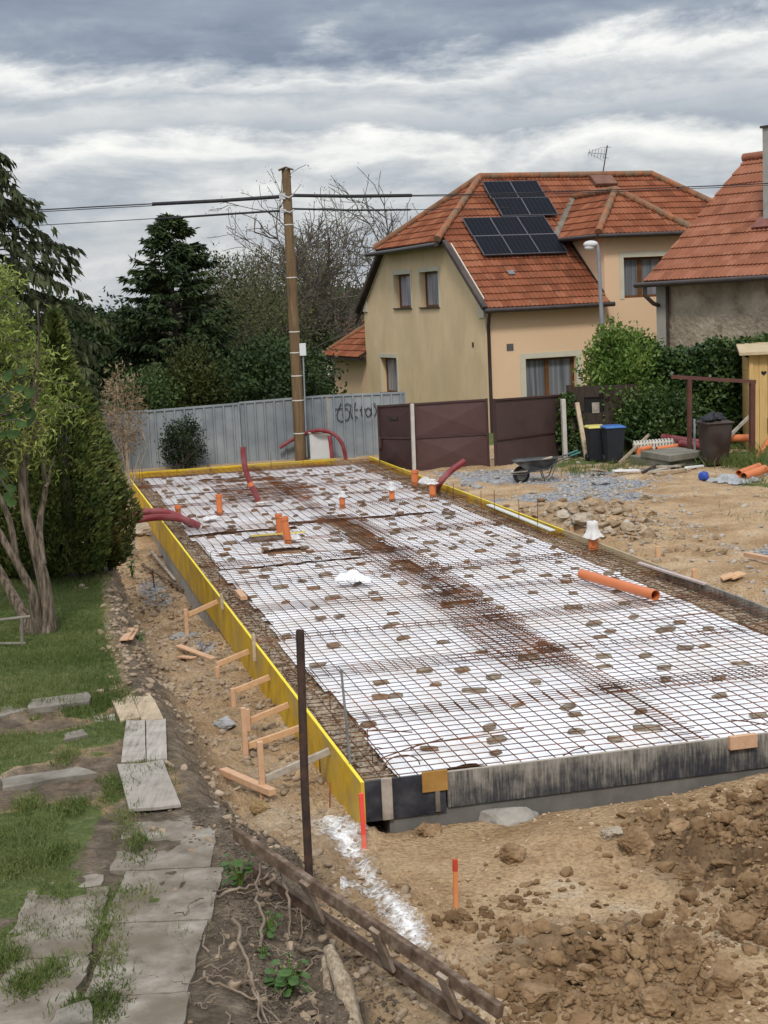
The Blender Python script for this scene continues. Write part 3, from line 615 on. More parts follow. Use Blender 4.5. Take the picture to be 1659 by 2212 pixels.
# crumpled sheets on the mesh, stick, battens, block
def crumple(name, label, cat, c, rx, ry, rz, seed, mat, rot=0., n=46, spike=1.):
    uu = np.linspace(-1, 1, n); X, Y = np.meshgrid(uu, uu); R = np.sqrt(X*X+Y*Y); th = np.arctan2(Y, X)
    rad = 1+.28*np.sin(2*th+seed)+.17*np.sin(5*th+seed*2)+.1*np.sin(9*th+seed*3)
    k_ = np.clip(R, 0, 1); XX = X*rad*.8; YY = Y*rad*.8
    rid = (1-np.abs(fbm(X+seed, Y, 1.7, 3, seed))*2.2)
    Z = np.clip(1-(R/1.05)**2, 0, 1)**.6*(.55+.6*np.clip(rid, 0, 1)*spike)*rz+.12*rz*np.abs(fbm(X, Y, 5, 2, seed+4))
    ca, sa = math.cos(rot), math.sin(rot); px_ = c.x+(XX*ca*rx-YY*sa*ry); py_ = c.y+(XX*sa*rx+YY*ca*ry)
    pts = np.stack([px_.ravel(), py_.ravel(), c.z+Z.ravel()], 1)-np.array(c); i0 = np.arange(n*n).reshape(n, n)
    f = np.stack([i0[:-1, :-1], i0[:-1, 1:], i0[1:, 1:], i0[1:, :-1]], -1); f = f[(R[:-1, :-1] < 1.05)]
    return tag(link(name, npmesh(name, pts, f.reshape(-1, 4), True), mat, None, c), label, cat)
crumple('plastic_sheet', 'crumpled white plastic sheet lying on the mesh mid slab', 'plastic sheet', az(762, 1256, -.03), .22, .24, .15, 3, m_white_sheet, .6)
crumple('plastic_sheet', 'small crumpled white film at the foot of the front orange pair stub', 'plastic sheet', az(640, 1166, -.05), .11, .12, .08, 5, cov)
crumple('plastic_sheet', 'white film spread around the foot of the upright conduit', 'plastic sheet', az(566, 1090, -.08), .22, .25, .05, 8, cov)
crumple('plastic_sheet', 'white film lying on the form behind the leaning conduit', 'plastic sheet', az(920, 1046, -.04), .15, .18, .14, 9, cov)
crumple('plastic_sheet', 'thin film scrap near the end of the red conduits', 'plastic sheet', az(455, 1121, -.06), .2, .2, .05, 12, cov)
b = MB(); a, c = az(542, 1158, -.02), az(660, 1149, -.02); b.bar(a, c, .035, .02)
tag(b.build('yellow_lath', M('yellow_lath_paint', [(.55, .42, .06), (.66, .52, .10)], scale=6, bump=.1), None, a), 'yellow lath lying on the mesh behind the orange stubs', 'lath')
b = MB(); a, c = W(5.9, 15.0, -.01), W(5.86, 11.5, -.01); b.bar(a, c, .10, .025)
tag(b.build('pale_batten', M('pale_paint_wood', [(.50, .50, .44), (.60, .60, .54)], scale=5, bump=.1), None, a, bevel=.003), 'pale painted batten lying along the yellow right formwork', 'batten')
b = MB(); a, c = az(1380, 1216, -.0), az(1524, 1262, -.0); b.bar(a, c, .06, .03)
tag(b.build('pink_batten', M('pinkish_wood', [(.42, .33, .30), (.52, .43, .40)], scale=5, bump=.1), None, a, bevel=.003), 'pinkish batten lying inside the black right formwork', 'batten')
b = MB(); a, c = az(514, 1277, -.02), az(527, 1292, -.02); b.bar(a, c, .09, .05)
tag(b.build('timber_offcut', m_wood_red, None, a), 'short timber offcut lying on the left edge of the mesh', 'wood block')
b = MB(); b.blob(az(575, 1164, -.09), (.38, .25, .05), 6, .5, 3); tag(b.build('mortar_pat', M('wet_mortar', [(.10, .09, .08), (.18, .17, .15)], scale=9, bump=.5), None, az(575, 1164, -.1)), 'dark patch of mortar around the orange stub pair', 'mortar')
# ================================================================== left side: braces, boards, path, ladder, heap, roots
m_brace = [m_wood_red, m_wood_new, m_wood_grey]
def brace(label, bp, st, sb, strut0, sm, cleat=None, two=None):
    pb = apl(bp[0], bp[1], NL, EU); bot = apl(sb[0], sb[1], pb, EV); top = apl(st[0], st[1], pb, EV)
    ub = UV(bot)[0]; gzb = gz(bot.x, bot.y); t = thing('formwork_brace', label, 'brace', (bot.x, bot.y, bot.z), 'timber braces holding the yellow boards')
    tp = Vector((bot.x, bot.y, top.z)); b = MB(); b.bar(Vector((bot.x, bot.y, min(bot.z, gzb)-.12)), tp, .05, .05, EU); b.build('stake', m_wood_red if sm < 2 else m_wood_red, t, bevel=.003)
    s0 = apl(strut0[0], strut0[1], pb, EV); b = MB(); b.bar(s0+EV*.045, pb+EV*.045-EU*.03, .04, .06); b.build('strut', m_brace[sm], t, bevel=.003)
    if cleat:
        c0 = apl(cleat[0], cleat[1], W(-.05, 0), EU); c1 = apl(cleat[0], cleat[2], W(-.05, 0), EU); b = MB(); b.bar(Vector((c0.x, c0.y, c1.z)), c0, .045, .04, EU); b.build('cleat', m_wood_tan, t, bevel=.003)
    return t
brace('nearest timber brace with a weathered grey strut, behind the rusty tube', (722, 1624), (557.5, 1602), (566, 1692), (571, 1688), 2)
brace('brace with the tall stake standing beside a shorter one', (660, 1573), (521, 1529), (531, 1632), (535, 1615), 1)
brace('brace whose short stake touches the tall stake beside it', (632, 1524), (530, 1532), (536, 1575), (537, 1561), 1)
brace('brace third from the far end of the row of timber braces', (590, 1464), (498, 1487), (505, 1530), (505, 1496), 1)
brace('brace second from the far end, with a grey upright cleat on the board', (545, 1408), (463, 1440), (471, 1475), (470, 1437), 1, (547, 1370, 1423))
brace('farthest timber brace, its stake set in spilt grey mortar', (476, 1300), (396, 1316), (404, 1371), (402, 1332), 1, (478, 1282, 1314))
def beam(name, label, a, c, w_, h_, mat, cat, group=None, up=EZ, bev=.004, parts=None):
    b = MB(); b.bar(a, c, w_, h_, up); return tag(b.build(name, mat, None, a, bevel=bev), label, cat, group)
def onground(px, dz=.0): p = gpx(*px); return p+EZ*dz
beam('timber_beam', 'fresh square timber lying loose on the trench floor', onground((482, 1672), .05), onground((590, 1724), .05), .075, .06, m_wood_red, 'timber')
beam('loose_board', 'long reddish board lying in the trench beside the braces', onground((386, 1411), .05), onground((462, 1428), .03), .09, .022, m_wood_red, 'board', 'reddish boards dropped in the trench')
beam('loose_board', 'short reddish board lying under the long one in the trench', onground((389, 1422), .03), onground((418, 1426), .03), .10, .022, m_wood_red, 'board', 'reddish boards dropped in the trench')
for i, (a, c, lb) in enumerate((((268, 1392), (284, 1368), 'left split board offcut at the lawn edge'), ((279, 1394), (292, 1372), 'right split board offcut at the lawn edge'))):
    beam('board_offcut', 'pale '+lb, onground(a, .05), onground(c, .07), .09, .02, m_wood_red, 'board')
beam('old_lath', 'dark old lath lying across the trench by the foundation', onground((400, 1282), .05), onground((467, 1262), .05), .06, .03, m_wood_grey, 'lath')
beam('old_lath', 'thin dark lath sloping down the bank beside the thuja', onground((308, 1232), .12), onground((418, 1278), .05), .05, .03, m_wood_dark, 'lath')
beam('old_lath', 'weathered lath leaning in the far trench gravel', onground((325, 1205), .16), onground((378, 1260), .06), .05, .03, m_wood_grey, 'lath')
b = MB(); p = gpx(392, 1262); b.box(p+EZ*.10, (.16, .05, .24), A3); tag(b.build('ply_offcut', M('orange_ply_scrap', [(.30, .16, .05), (.42, .25, .09)], scale=6, bump=.2), None, p), 'orange plywood offcut leaning in the far trench', 'plywood')
b = MB(); p = gpx(334, 1268); q = p+EZ*.32-EU*.02; b.tube([p-EZ*.1, q], .012, 6); tag(b.build('iron_peg', m_rustd, None, p), 'short dark iron peg at the bank below the thuja', 'peg')
# walkway boards on the left
def flatboard(label, A, Bc, C, D, th, mat, z, name='walkway_plank', group='planks laid as a walkway on the left', bend=0, seams=0):
    """quad given by four photo px corners, laid on the ground with thickness and slight warp"""
    P = [az(*q, z) for q in (A, Bc, C, D)]
    b = MB(); n = 6; top = []
    for i in range(n+1):
        for j in range(3):
            s, t = i/n, j/2.; p = P[0].lerp(P[1], t).lerp(P[3].lerp(P[2], t), s); p = p+EZ*(bend*math.sin(pi*s)+.012*mnoise.noise(p*3)+.010*(abs(t-.5)*2)**2); top.append(p)
    g_ = [[(i*3+j) for j in range(3)] for i in range(n+1)]; m_ = len(top)
    fs = [(g_[i][j], g_[i][j+1], g_[i+1][j+1], g_[i+1][j]) for i in range(n) for j in range(2)]
    fs = [f[::-1] for f in fs]; bot = [p-EZ*th for p in top]
    fs += [tuple(m_+k for k in f[::-1]) for f in fs]
    rim = [g_[0][j] for j in range(3)]+[g_[i][2] for i in range(1, n+1)]+[g_[n][j] for j in (1, 0)]+[g_[i][0] for i in range(n-1, 0, -1)]
    for k in range(len(rim)):
        i, j = rim[k], rim[(k+1) % len(rim)]; fs.append((i, j, m_+j, m_+i))
    b.add(top+bot, fs); return tag(b.build(name, mat, None, P[0]), label, 'plank', group)
m_pl = woodgrain = None
def grain(name, cols, direction, rough=.85, freq=30, cracks=True):
    m, nt, b = newmat(name); L = nt.links.new; g = nd(nt, 'ShaderNodeNewGeometry'); mp = nd(nt, 'ShaderNodeMapping'); L(g.outputs['Position'], mp.inputs[0]); mp.inputs['Rotation'].default_value = (0, 0, direction); mp.inputs['Scale'].default_value = (freq, 2.2, 10)
    n = nd(nt, 'ShaderNodeTexNoise', Scale=1., Detail=8, Roughness=.65); L(mp.outputs[0], n.inputs['Vector']); n2 = nd(nt, 'ShaderNodeTexNoise', Scale=4., Detail=7, Roughness=.65); L(g.outputs['Position'], n2.inputs['Vector'])
    a = nd(nt, 'ShaderNodeMix', data_type='FLOAT'); a.inputs[0].default_value = .55; L(n.outputs['Fac'], a.inputs[2]); L(n2.outputs['Fac'], a.inputs[3])
    r = rampn(nt, a.outputs[0], [(.33+.34*i/(len(cols)-1), c) for i, c in enumerate(cols)]); L(r.outputs[0], b.inputs['Base Color']); b.inputs['Roughness'].default_value = rough
    bp = nd(nt, 'ShaderNodeBump', Strength=.5, Distance=.006); L(n.outputs['Fac'], bp.inputs['Height']); L(bp.outputs[0], b.inputs['Normal']); return m
g_tan = grain('tan_plank', [(.16, .12, .075), (.36, .275, .18), (.46, .36, .24), (.52, .42, .3)], -.2)
g_grey = grain('grey_plank', [(.12, .10, .08), (.29, .255, .215), (.38, .34, .29), (.46, .42, .36)], .1)
flatboard('left tan plank at the far end of the walkway, split near its end', (232, 1499), (277, 1495), (303, 1551), (260, 1559), .03, g_tan, .06, bend=.03)
flatboard('right tan plank at the far end of the walkway', (285, 1503), (323, 1500), (353, 1553), (305, 1556), .03, g_tan, .06, bend=.02)
flatboard('left weathered grey plank in the middle of the walkway', (273, 1558), (313, 1557), (315, 1642), (262, 1647), .028, g_grey, .065, bend=.01)
flatboard('right weathered grey plank in the middle of the walkway', (316, 1557), (358, 1553), (361, 1641), (317, 1643), .028, g_grey, .065, bend=.01)
flatboard('wide weathered sheet at the near end of the walkway', (253, 1652), (352, 1645), (391, 1741), (279, 1749), .022, grain('grey_sheet', [(.15, .13, .105), (.27, .24, .2), (.34, .30, .255), (.40, .36, .31)], .2), .085)
flatboard('short narrow board beside the far walkway planks', (201, 1547), (247, 1544), (250, 1556), (205, 1560), .035, g_grey, .05)
# concrete path slabs (garden walk), each slab its own thing
m_path = M('worn_path_concrete', [(.12, .10, .074), (.195, .165, .128), (.265, .23, .185), (.35, .315, .262)], scale=5, detail=12, rough=.95, bump=.8, bscale=34, dist=.012, big=(.15, .12, .085), bigamt=.85, bigscale=2.6)
def slab(label, px4, z, th=.07, seed=1):
    P = [az(*q, z) for q in px4]; b = MB(); n = 12; pts = []
    for i in range(4):
        for k in range(n):
            p = P[i].lerp(P[(i+1) % 4], k/n); q = p*4; pts.append(p+Vector((mnoise.noise(q+Vector((seed, 0, 0))), mnoise.noise(q+Vector((0, seed, 5))), 0))*.018)
    b.prism([p-EZ*th for p in pts], EZ*th); return tag(b.build('path_slab', m_path, None, P[0]), label, 'paving slab', 'concrete slabs of the garden path')
def pslab(label, x0, x1, y0, y1, z, seed, skew=0., chip=.018):
    P = [Vector((x0+skew, y1, z)), Vector((x1+skew, y1, z)), Vector((x1, y0, z)), Vector((x0, y0, z))]; b = MB(); n = 16; pts = []
    for i in range(4):
        for k in range(n):
            p = P[i].lerp(P[(i+1) % 4], k/n); q = p*5; pts.append(p+Vector((mnoise.noise(q+Vector((seed, 0, 0)))+.6*mnoise.noise(q*3), mnoise.noise(q+Vector((0, seed, 5)))+.6*mnoise.noise(q*3+Vector((3, 0, 0))), 0))*chip)
    b.prism([p-EZ*.09 for p in pts], EZ*.09); return tag(b.build('path_slab', m_path, None, P[0]), label, 'paving slab', 'concrete slabs of the garden path')
pslab('concrete path slab directly below the wooden walkway sheet', -1.98, -1.29, 9.86, 11.12, .035, 2, -.07)
pslab('concrete path slab with white scuffs, beside the top end of the ladder', -1.87, -1.20, 8.98, 9.845, .03, 3)
pslab('concrete path slab left of the dark root heap', -1.80, -1.22, 7.98, 8.968, .027, 4)
pslab('nearest concrete path slab at the bottom, right of the grassy joint', -1.75, -1.2, 6.6, 7.965, .03, 5)
pslab('worn concrete path slab left of the grassy joint at the bottom', -2.28, -1.79, 7.2, 8.52, .02, 6, -.08, .03)
pslab('pebbly worn slab left of the joint, above the bottom one', -2.42, -1.88, 8.54, 9.62, .016, 7, -.06, .035)
pslab('cracked pale slab left of the uppermost path slab', -2.52, -2.02, 9.66, 10.7, .016, 9, -.05, .04)
def stone_slab(label, px4, z, th, mat):
    P = [az(*q, z) for q in px4]; b = MB(); n = 8; pts = []
    for i in range(4):
        for k in range(n):
            p = P[i].lerp(P[(i+1) % 4], k/n); q = p*5; pts.append(p+Vector((mnoise.noise(q), mnoise.noise(q+Vector((7, 1, 5))), 0))*.035)
    b.prism([p-EZ*th for p in pts], EZ*th); return tag(b.build('step_stone', mat, None, P[0]), label, 'stone', 'flat stones set in the garden slope')
m_step = M('garden_step_stone', [(.12, .105, .08), (.215, .19, .155), (.30, .27, .225)], scale=4, detail=9, rough=.95, bump=.5, big=(.12, .10, .07))
stone_slab('large flat grey step stone above the walkway on the left', ((70, 1510), (192, 1494), (194, 1514), (60, 1532)), .12, .1, m_step)
stone_slab('mossy flat stone left of the tan walkway planks', ((0, 1528), (60, 1512), (60, 1532), (0, 1548)), .08, .1, m_step)
stone_slab('long grey step stone in the grass left of the grey sheet', ((0, 1680), (170, 1655), (210, 1668), (0, 1702)), .08, .09, m_step)
stone_slab('small pale step stone left of the middle grey planks', ((140, 1584), (182, 1574), (188, 1586), (140, 1598)), .08, .08, m_step)
stone_slab('grey stone among grass at the very bottom left', ((120, 2182), (190, 2160), (200, 2205), (90, 2240)), .06, .1, m_step)
# ladder lying down into the pit
la, lb = az(508, 1800, .33), az(1083, 2186, -.10); ldir = (lb-la).normalized()
lad = thing('wooden_ladder', 'dark brown wooden ladder lying from the bank down into the pit', 'ladder', la)
rung_px = [((669, 1906), (699, 1983)), ((823, 2003), (852, 2092)), ((967, 2103), (1000, 2193))]; offs = []
rr = []
for a, c in rung_px:
    s = None; best = 1e9      # point of the upper rail under the upper px
    for i in range(400):
        p = la.lerp(lb, i/399.); dd_ = p-CAM; k = dd_.dot(RGT.cross(UPV)); 
        r = ray(*a); t = dd_.dot(r)/r.length_squared; e = (CAM+r*t-p).length
        if e < best: best = e; s = p
    r = ray(*c); t = (s-CAM).dot(ldir)/r.dot(ldir); q = CAM+r*t; rr.append((s, q)); offs.append(q-s)
off = sum(offs, Vector())/len(offs)
ln = off.cross(ldir).normalized(); lnc = ln if ln.dot(CAM-la) > 0 else -ln
for nm_, o_ in (('rail', Vector()), ('rail', off)):
    b = MB(); e0 = la+o_; e1 = lb+o_+(ldir*.25 if o_.length else Vector()); b.bar(e0, e1, .045, .088, (EZ-ldir*EZ.dot(ldir)).normalized()); b.build(nm_, m_wood_dark, lad, bevel=.005)
m_rung = M('worn_rung', [(.16, .11, .075), (.30, .23, .17), (.40, .33, .26)], scale=6, bump=.25, rough=.85)
for s, q in rr:
    sq = s+off; b = MB(); d_ = (sq-s).normalized(); b.bar(s-d_*.03+lnc*.03, sq-d_*.02+lnc*.03, .085, .028, lnc); b.build('rung', m_rung, lad, bevel=.003)
print('LADDER rung length', off.length, off)
# posts and stakes
p = az(671, 1965, -.5); top = apl(648, 1362, p, Vector((0, 1, 0))); b = MB(); g0 = gz(p.x, p.y)-.3
b.pipe([Vector((p.x, p.y, g0)), Vector((p.x+.005, p.y, .4)), top], .030, .024, 18); tag(b.build('steel_tube_post', m_rustd, None, p), 'tall dark rusty steel tube standing before the slab corner', 'post')
p = az(771, 1772, -.45); top = apl(737, 1447, p+Vector((0, .25, 0)), Vector((0, 1, 0))); b = MB(); b.bar(p-EZ*.2, top, .022, .022, taper=.75); tag(b.build('grey_rod', M('grey_rod_steel', [(.12, .125, .12), (.2, .2, .19)], scale=5, rough=.6), None, p), 'thin grey angle rod leaning at the yellow board corner', 'rod')
m_neon = M('neon_red_paint', [(.80, .06, .055), (.86, .10, .07)], scale=7, rough=.55, bump=.05)
m_neono = M('orange_stake_wood', [(.62, .20, .07), (.70, .28, .10)], scale=6, rough=.7, bump=.1)
def mstake(label, bx, by, tx, ty, w_, mt, mb, frac):
    p = gpx(bx, by); top = apl(tx, ty, p, Vector((0, 1, 0))); t = thing('marking_stake', label, 'stake', p, 'marking stakes'); m_ = p.lerp(top, 1-frac)
    b = MB(); b.bar(p-EZ*.1, m_, w_, w_*.8, EV); b.build('stake_wood', mb, t); b = MB(); b.bar(m_, top, w_+.002, w_*.8+.002, EV); b.build('painted_head', mt, t)
    return p
ps = mstake('neon red marking stake at the near corner of the formwork', 787, 1831, 780, 1714, .032, m_neon, M('neon_pink_paint', [(.78, .12, .09), (.84, .18, .12)], scale=6), .75)
mstake('orange marking stake with a red head in the open soil', 984, 1958, 983, 1857, .03, M('deep_red_paint', [(.45, .04, .02), (.55, .07, .03)], scale=6), m_neono, .24)
mstake('thin brown peg standing close to the yellow board', 711, 1673, 709, 1588, .014, m_rust, m_rust, .3) if False else None
def rod(label, bx, by, tx, ty, r, mat):
    p = gpx(bx, by); top = apl(tx, ty, p, Vector((0, 1, 0))); b = MB(); b.tube([p-EZ*.1, top], r, 6); tag(b.build('thin_peg', mat, None, p), label, 'peg', 'thin pegs by the yellow board')
m_peg = M('rust_red_peg', [(.20, .06, .03), (.36, .11, .05)], scale=6)
rod('thin rust peg farther from the corner, against the yellow board', 691, 1668, 690, 1622, .007, m_rust)
rod('thin reddish peg nearer the white lime patch', 711, 1745, 713, 1690, .007, m_peg)
# lime marking on the earth: powder laid as a thin sheet following the ground
lp = [(722, 1762), (735, 1795), (752, 1830), (775, 1862), (800, 1895), (835, 1940), (866, 1975), (885, 2005), (900, 2030), (925, 2052), (930, 2075), (955, 2130), (985, 2165)]
lw = [.12, .15, .09, .04, .045, .05, .075, .075, .06, .03, .0, .025, .02]
lpts = [gpx(*q) for q in lp]; V = []; Fq = []; ws = []
def ribbon(pts, ws_, nseg=44, nw=25):
    b0 = len(V); rows_ = 0
    for i in range(len(pts)-1):
        for s in range(nseg):
            t = s/nseg; p = pts[i].lerp(pts[i+1], t); wd = ws_[i]*(1-t)+ws_[i+1]*t; d = (pts[min(i+1, len(pts)-1)]-pts[max(i-1, 0)]); d.z = 0; d.normalize(); nrm = Vector((-d.y, d.x, 0))
            for j in range(nw):
                a = (j/(nw-1)-.5)*2; q = p+nrm*a*(wd*1.5+.03); V.append((q.x, q.y)); ws.append((1-abs(a))*min(1, wd*14))
            rows_ += 1
    for i in range(rows_-1):
        for j in range(nw-1): a = b0+i*nw+j; Fq.append((a, a+1, a+nw+1, a+nw))
ribbon(lpts, lw)
ribbon([gpx(735, 1908), gpx(780, 1915), gpx(830, 1928)], [.05, .04, .0])
V = np.array(V); tz = terr(V[:, 0], V[:, 1])[0]
def ground_mesh_z(x, y):
    i = np.clip(np.searchsorted(gxs, x)-1, 0, nx-2); j = np.clip(np.searchsorted(gys, y)-1, 0, ny-2); Z = TZ.reshape(ny, nx)
    fx = (x-gxs[i])/(gxs[i+1]-gxs[i]); fy = (y-gys[j])/(gys[j+1]-gys[j])
    return (Z[j, i]*(1-fx)+Z[j, i+1]*fx)*(1-fy)+(Z[j+1, i]*(1-fx)+Z[j+1, i+1]*fx)*fy
V3 = np.column_stack([V, ground_mesh_z(V[:, 0], V[:, 1])+.014])
me = npmesh('lime_marking', V3, Fq, True); at = me.attributes.new('w', 'FLOAT', 'POINT'); at.data.foreach_set('value', np.array(ws, np.float32))
m, nt, b = newmat('lime_powder'); L = nt.links.new; b.inputs['Base Color'].default_value = (.80, .79, .77, 1); b.inputs['Roughness'].default_value = 1
g = nd(nt, 'ShaderNodeNewGeometry'); n = nd(nt, 'ShaderNodeTexNoise', Scale=22., Detail=10, Roughness=.85); L(g.outputs['Position'], n.inputs['Vector'])
a = nd(nt, 'ShaderNodeMath', operation='MULTIPLY_ADD'); L(nd(nt, 'ShaderNodeAttribute', attribute_name='w').outputs['Fac'], a.inputs[0]); a.inputs[1].default_value = .55; s = nd(nt, 'ShaderNodeMath', operation='MULTIPLY_ADD'); L(n.outputs['Fac'], s.inputs[0]); s.inputs[1].default_value = 2.4; s.inputs[2].default_value = -1.08; L(s.outputs[0], a.inputs[2])
r = rampn(nt, a.outputs[0], [(.22, (0, 0, 0)), (.42, (.4, .4, .4)), (.75, (1, 1, 1))]); L(r.outputs[0], b.inputs['Alpha'])
tag(link('lime_marking', me, m), 'line of white lime powder sprinkled on the soil from the slab corner', 'lime line', kind='stuff')
# ---- clods, stones (stuff) and single big lumps (things)
def scatter_lumps(name, pts, sizes, mat, seed, sub=1, squash=.7, label=None, cat=None, sink=.3):
    vv_, ff_ = ICO[sub]; base = np.array(vv_); ff_ = np.array(ff_); r_ = np.random.RandomState(seed); n = len(pts); N = len(base)
    v = chop(np.repeat(base[None], n, 0), r_, {1: 5, 2: 9, 3: 16}[sub], .40, .95)*(1+r_.uniform(-.16, .16, (n, N, 1))*{1: 1.4, 2: 1., 3: .55}[sub])
    sc = np.stack([sizes*r_.uniform(.7, 1.35, n), sizes*r_.uniform(.7, 1.35, n), sizes*r_.uniform(.6, 1.1, n)*squash], 1); v = v*sc[:, None, :]
    a = r_.uniform(0, 2*pi, n); tl = r_.uniform(-.7, .7, n)
    y2 = v[:, :, 1]*np.cos(tl)[:, None]-v[:, :, 2]*np.sin(tl)[:, None]; z2 = v[:, :, 1]*np.sin(tl)[:, None]+v[:, :, 2]*np.cos(tl)[:, None]; x2 = v[:, :, 0]
    x3 = x2*np.cos(a)[:, None]-y2*np.sin(a)[:, None]; y3 = x2*np.sin(a)[:, None]+y2*np.cos(a)[:, None]
    V = np.stack([x3, y3, z2], -1)+pts[:, None, :]; V[:, :, 2] += (sizes*squash*(.5-sink))[:, None]
    f = (ff_[None]+(np.arange(n)*N)[:, None, None]).reshape(-1, 3)
    o = link(name, npmesh(name, V.reshape(-1, 3), f), mat); tag(o, label, cat, None, 'stuff'); return o
RS = np.random.RandomState(5)
def region(n, u0, u1, v0, v1, fn, smin, smax, pw=2.5):
    u = RS.uniform(u0, u1, n); v = RS.uniform(v0, v1, n); x = NL.x+u*EU.x+v*EV.x; y = NL.y+u*EU.y+v*EV.y
    z, g_, d_, gv_, rg, uu_, vv_ = terr(x, y); k = fn(u, v, g_, d_, gv_, rg, x, y) > RS.uniform(0, 1, n)
    z = ground_mesh_z(x, y)
    s = smin+(smax-smin)*RS.uniform(0, 1, n)**pw; return np.stack([x, y, z], 1)[k], s[k]
heapfn = lambda u, v, g, d, gv, r, x, y: np.clip(r*1.2, 0, 1)*(.22+.78*sst(-.3, .1, fbm(x, y, 1.6, 3, 201)))
m_clod = M('soil_clods', [(.09, .05, .022), (.165, .098, .046), (.25, .157, .08), (.37, .25, .142)], scale=3.2, detail=10, rough=1, bump=1., bscale=34, dist=.02)
P1, s1 = region(10000, -.2, 5.5, -5.2, -.3, heapfn, .022, .085, 3.)
scatter_lumps('soil_clods', P1, s1, m_clod, 3, 3, .8, 'loose angular clods of clay covering the soil heap', 'soil', .36)
P1, s1 = region(46000, -.3, 5.5, -5.2, -.2, heapfn, .008, .036, 2.)
scatter_lumps('soil_fines', P1, s1, m_clod, 13, 2, .8, 'fine broken crumbs of clay between the clods of the heap', 'soil', .25)
P2, s2 = region(12000, -.7, 6, -5.2, .15, lambda u, v, g, d, gv, r, x, y: .10+.65*sst(.0, .35, fbm(x, y, 1.3, 3, 211))+.5*(v > -.35)*(u > 1), .004, .026, 4)
scatter_lumps('soil_crumbs', P2, s2, M('dry_crumbs', [(.27, .175, .10), (.42, .30, .19), (.52, .42, .30)], scale=8, rough=1, bump=.5), 4, 2, .7, 'small dry crumbs and pebbles strewn over the pit floor', 'soil')
P3, s3 = region(22000, -1.9, -.05, -5, 17, lambda u, v, g, d, gv, r, x, y: (.35+.6*sst(-.1, .3, fbm(x, y, 1.4, 3, 221))-.8*g)*(1-.93*((u < -1.2) & (v < 3))), .005, .055, 5)
scatter_lumps('trench_rubble', P3, s3, M('trench_clods', [(.16, .115, .075), (.29, .215, .145), (.43, .34, .245)], scale=5, rough=1, bump=.6), 5, 2, .75, 'clods and rubble along the trench and its bank', 'rubble')
P8, s8 = region(9000, -1.5, -.5, -5, -.3, lambda u, v, g, d, gv, r, x, y: .9+0*u, .003, .022, 4)
scatter_lumps('bank_crumbs', P8, s8, M('dark_bank_crumbs', [(.06, .045, .032), (.12, .092, .064), (.21, .165, .12)], scale=6, rough=1, bump=.5), 15, 2, .75, 'dark crumbs of soil on the bank beside the path', 'soil', .3)
P4, s4 = region(34000, 5.9, 15, -1, 24, lambda u, v, g, d, gv, r, x, y: .10+.6*gv+.35*sst(.1, .4, fbm(x, y, .8, 3, 231))+.6*np.exp(-(((u-6.9)/.7)**2+((v-12.2)/1.5)**2)), .010, .075, 4.5)
scatter_lumps('yard_rubble', P4, s4, M('yard_pebbles', [(.22, .19, .155), (.36, .31, .25), (.46, .42, .36)], scale=7, rough=1, bump=.5), 6, 1, .6, 'gravel and small rubble over the yard right of the slab', 'gravel')
P5, s5 = region(7000, .05, .62, .1, 24.8, lambda u, v, g, d, gv, r, x, y: .9+0*u, .008, .05, 3); P5[:, 2] = -.15
P6, s6 = region(5000, 5.4, 5.98, .1, 24.8, lambda u, v, g, d, gv, r, x, y: .9+0*u, .008, .045, 3); P6[:, 2] = -.15
P7, s7 = region(2500, .1, 5.8, 24.3, 24.98, lambda u, v, g, d, gv, r, x, y: .9+0*u, .01, .05, 3); P7[:, 2] = -.15
scatter_lumps('edge_gravel', np.concatenate([P5, P6, P7]), np.concatenate([s5, s6, s7]), M('edge_stones', [(.19, .15, .105), (.34, .28, .21), (.47, .42, .35)], scale=9, rough=1, bump=.5), 8, 1, .6, 'brown stones filling the edges of the slab under the mesh', 'gravel')
P9, s9 = region(1500, 6.15, 8.2, 8.5, 15.5, lambda u, v, g, d, gv, r, x, y: 1.1*np.exp(-(((u-6.95)/.6)**2+((v-12.0)/1.7)**2))+.04, .03, .15, 2.2)
scatter_lumps('rubble_bank', P9, s9, M('bank_rubble', [(.16, .105, .058), (.30, .215, .135), (.40, .33, .245)], scale=5, rough=1, bump=.7), 16, 3, .75, 'broken clay and stones heaped on the bank right of the slab', 'rubble', .35)
def lump(px, r, mat, label, seed, name='rock', cat='rock', group=None, sq=.75, amp=.3, sub=4, p=None):
    p = p or gpx(*px); b = MB(); b.rock(p+EZ*r*sq*.5, (r*1.1, r*.95, r*sq*1.15), seed, sub, amp); return tag(b.build(name, mat, None, p), label, cat, group)
gR = 'single rocks and big clods'
lump((1377, 1832), .135, m_clay, 'largest rounded boulder of clay at the foot of the soil heap', 1, group=gR)
lump((1114, 1856), .105, m_clay, 'brown clod alone in the middle of the open soil', 2, group=gR)
lump((929, 1800), .095, m_clay, 'crumbly clod close in front of the near formwork', 3, group=gR, amp=.45)
lump((1322, 1806), .08, m_rock, 'pale rock just left of the largest clay boulder', 4, group=gR)
lump((1535, 1762), .07, m_rock, 'pale rock at the top of the soil heap', 5, group=gR)
lump((561, 1752), .075, M('ochre_rock', [(.22, .14, .06), (.34, .24, .12)], scale=6, bump=.5), 'ochre rock on the trench floor below the loose timber', 6, group=gR)
lump((484, 1570), .12, m_rockgrey, 'smooth grey boulder left of the timber braces', 7, group=gR, amp=.16, sq=.55)
lump((1466, 2050), .12, m_clay, 'big brown clod low on the right soil heap', 8, group=gR)
lump((1590, 2010), .13, m_clay, 'big brown clod at the right edge of the heap', 9, group=gR)
lump((1255, 2110), .10, m_clay, 'flat clod in the middle of the heap foot', 10, group=gR, sq=.5)
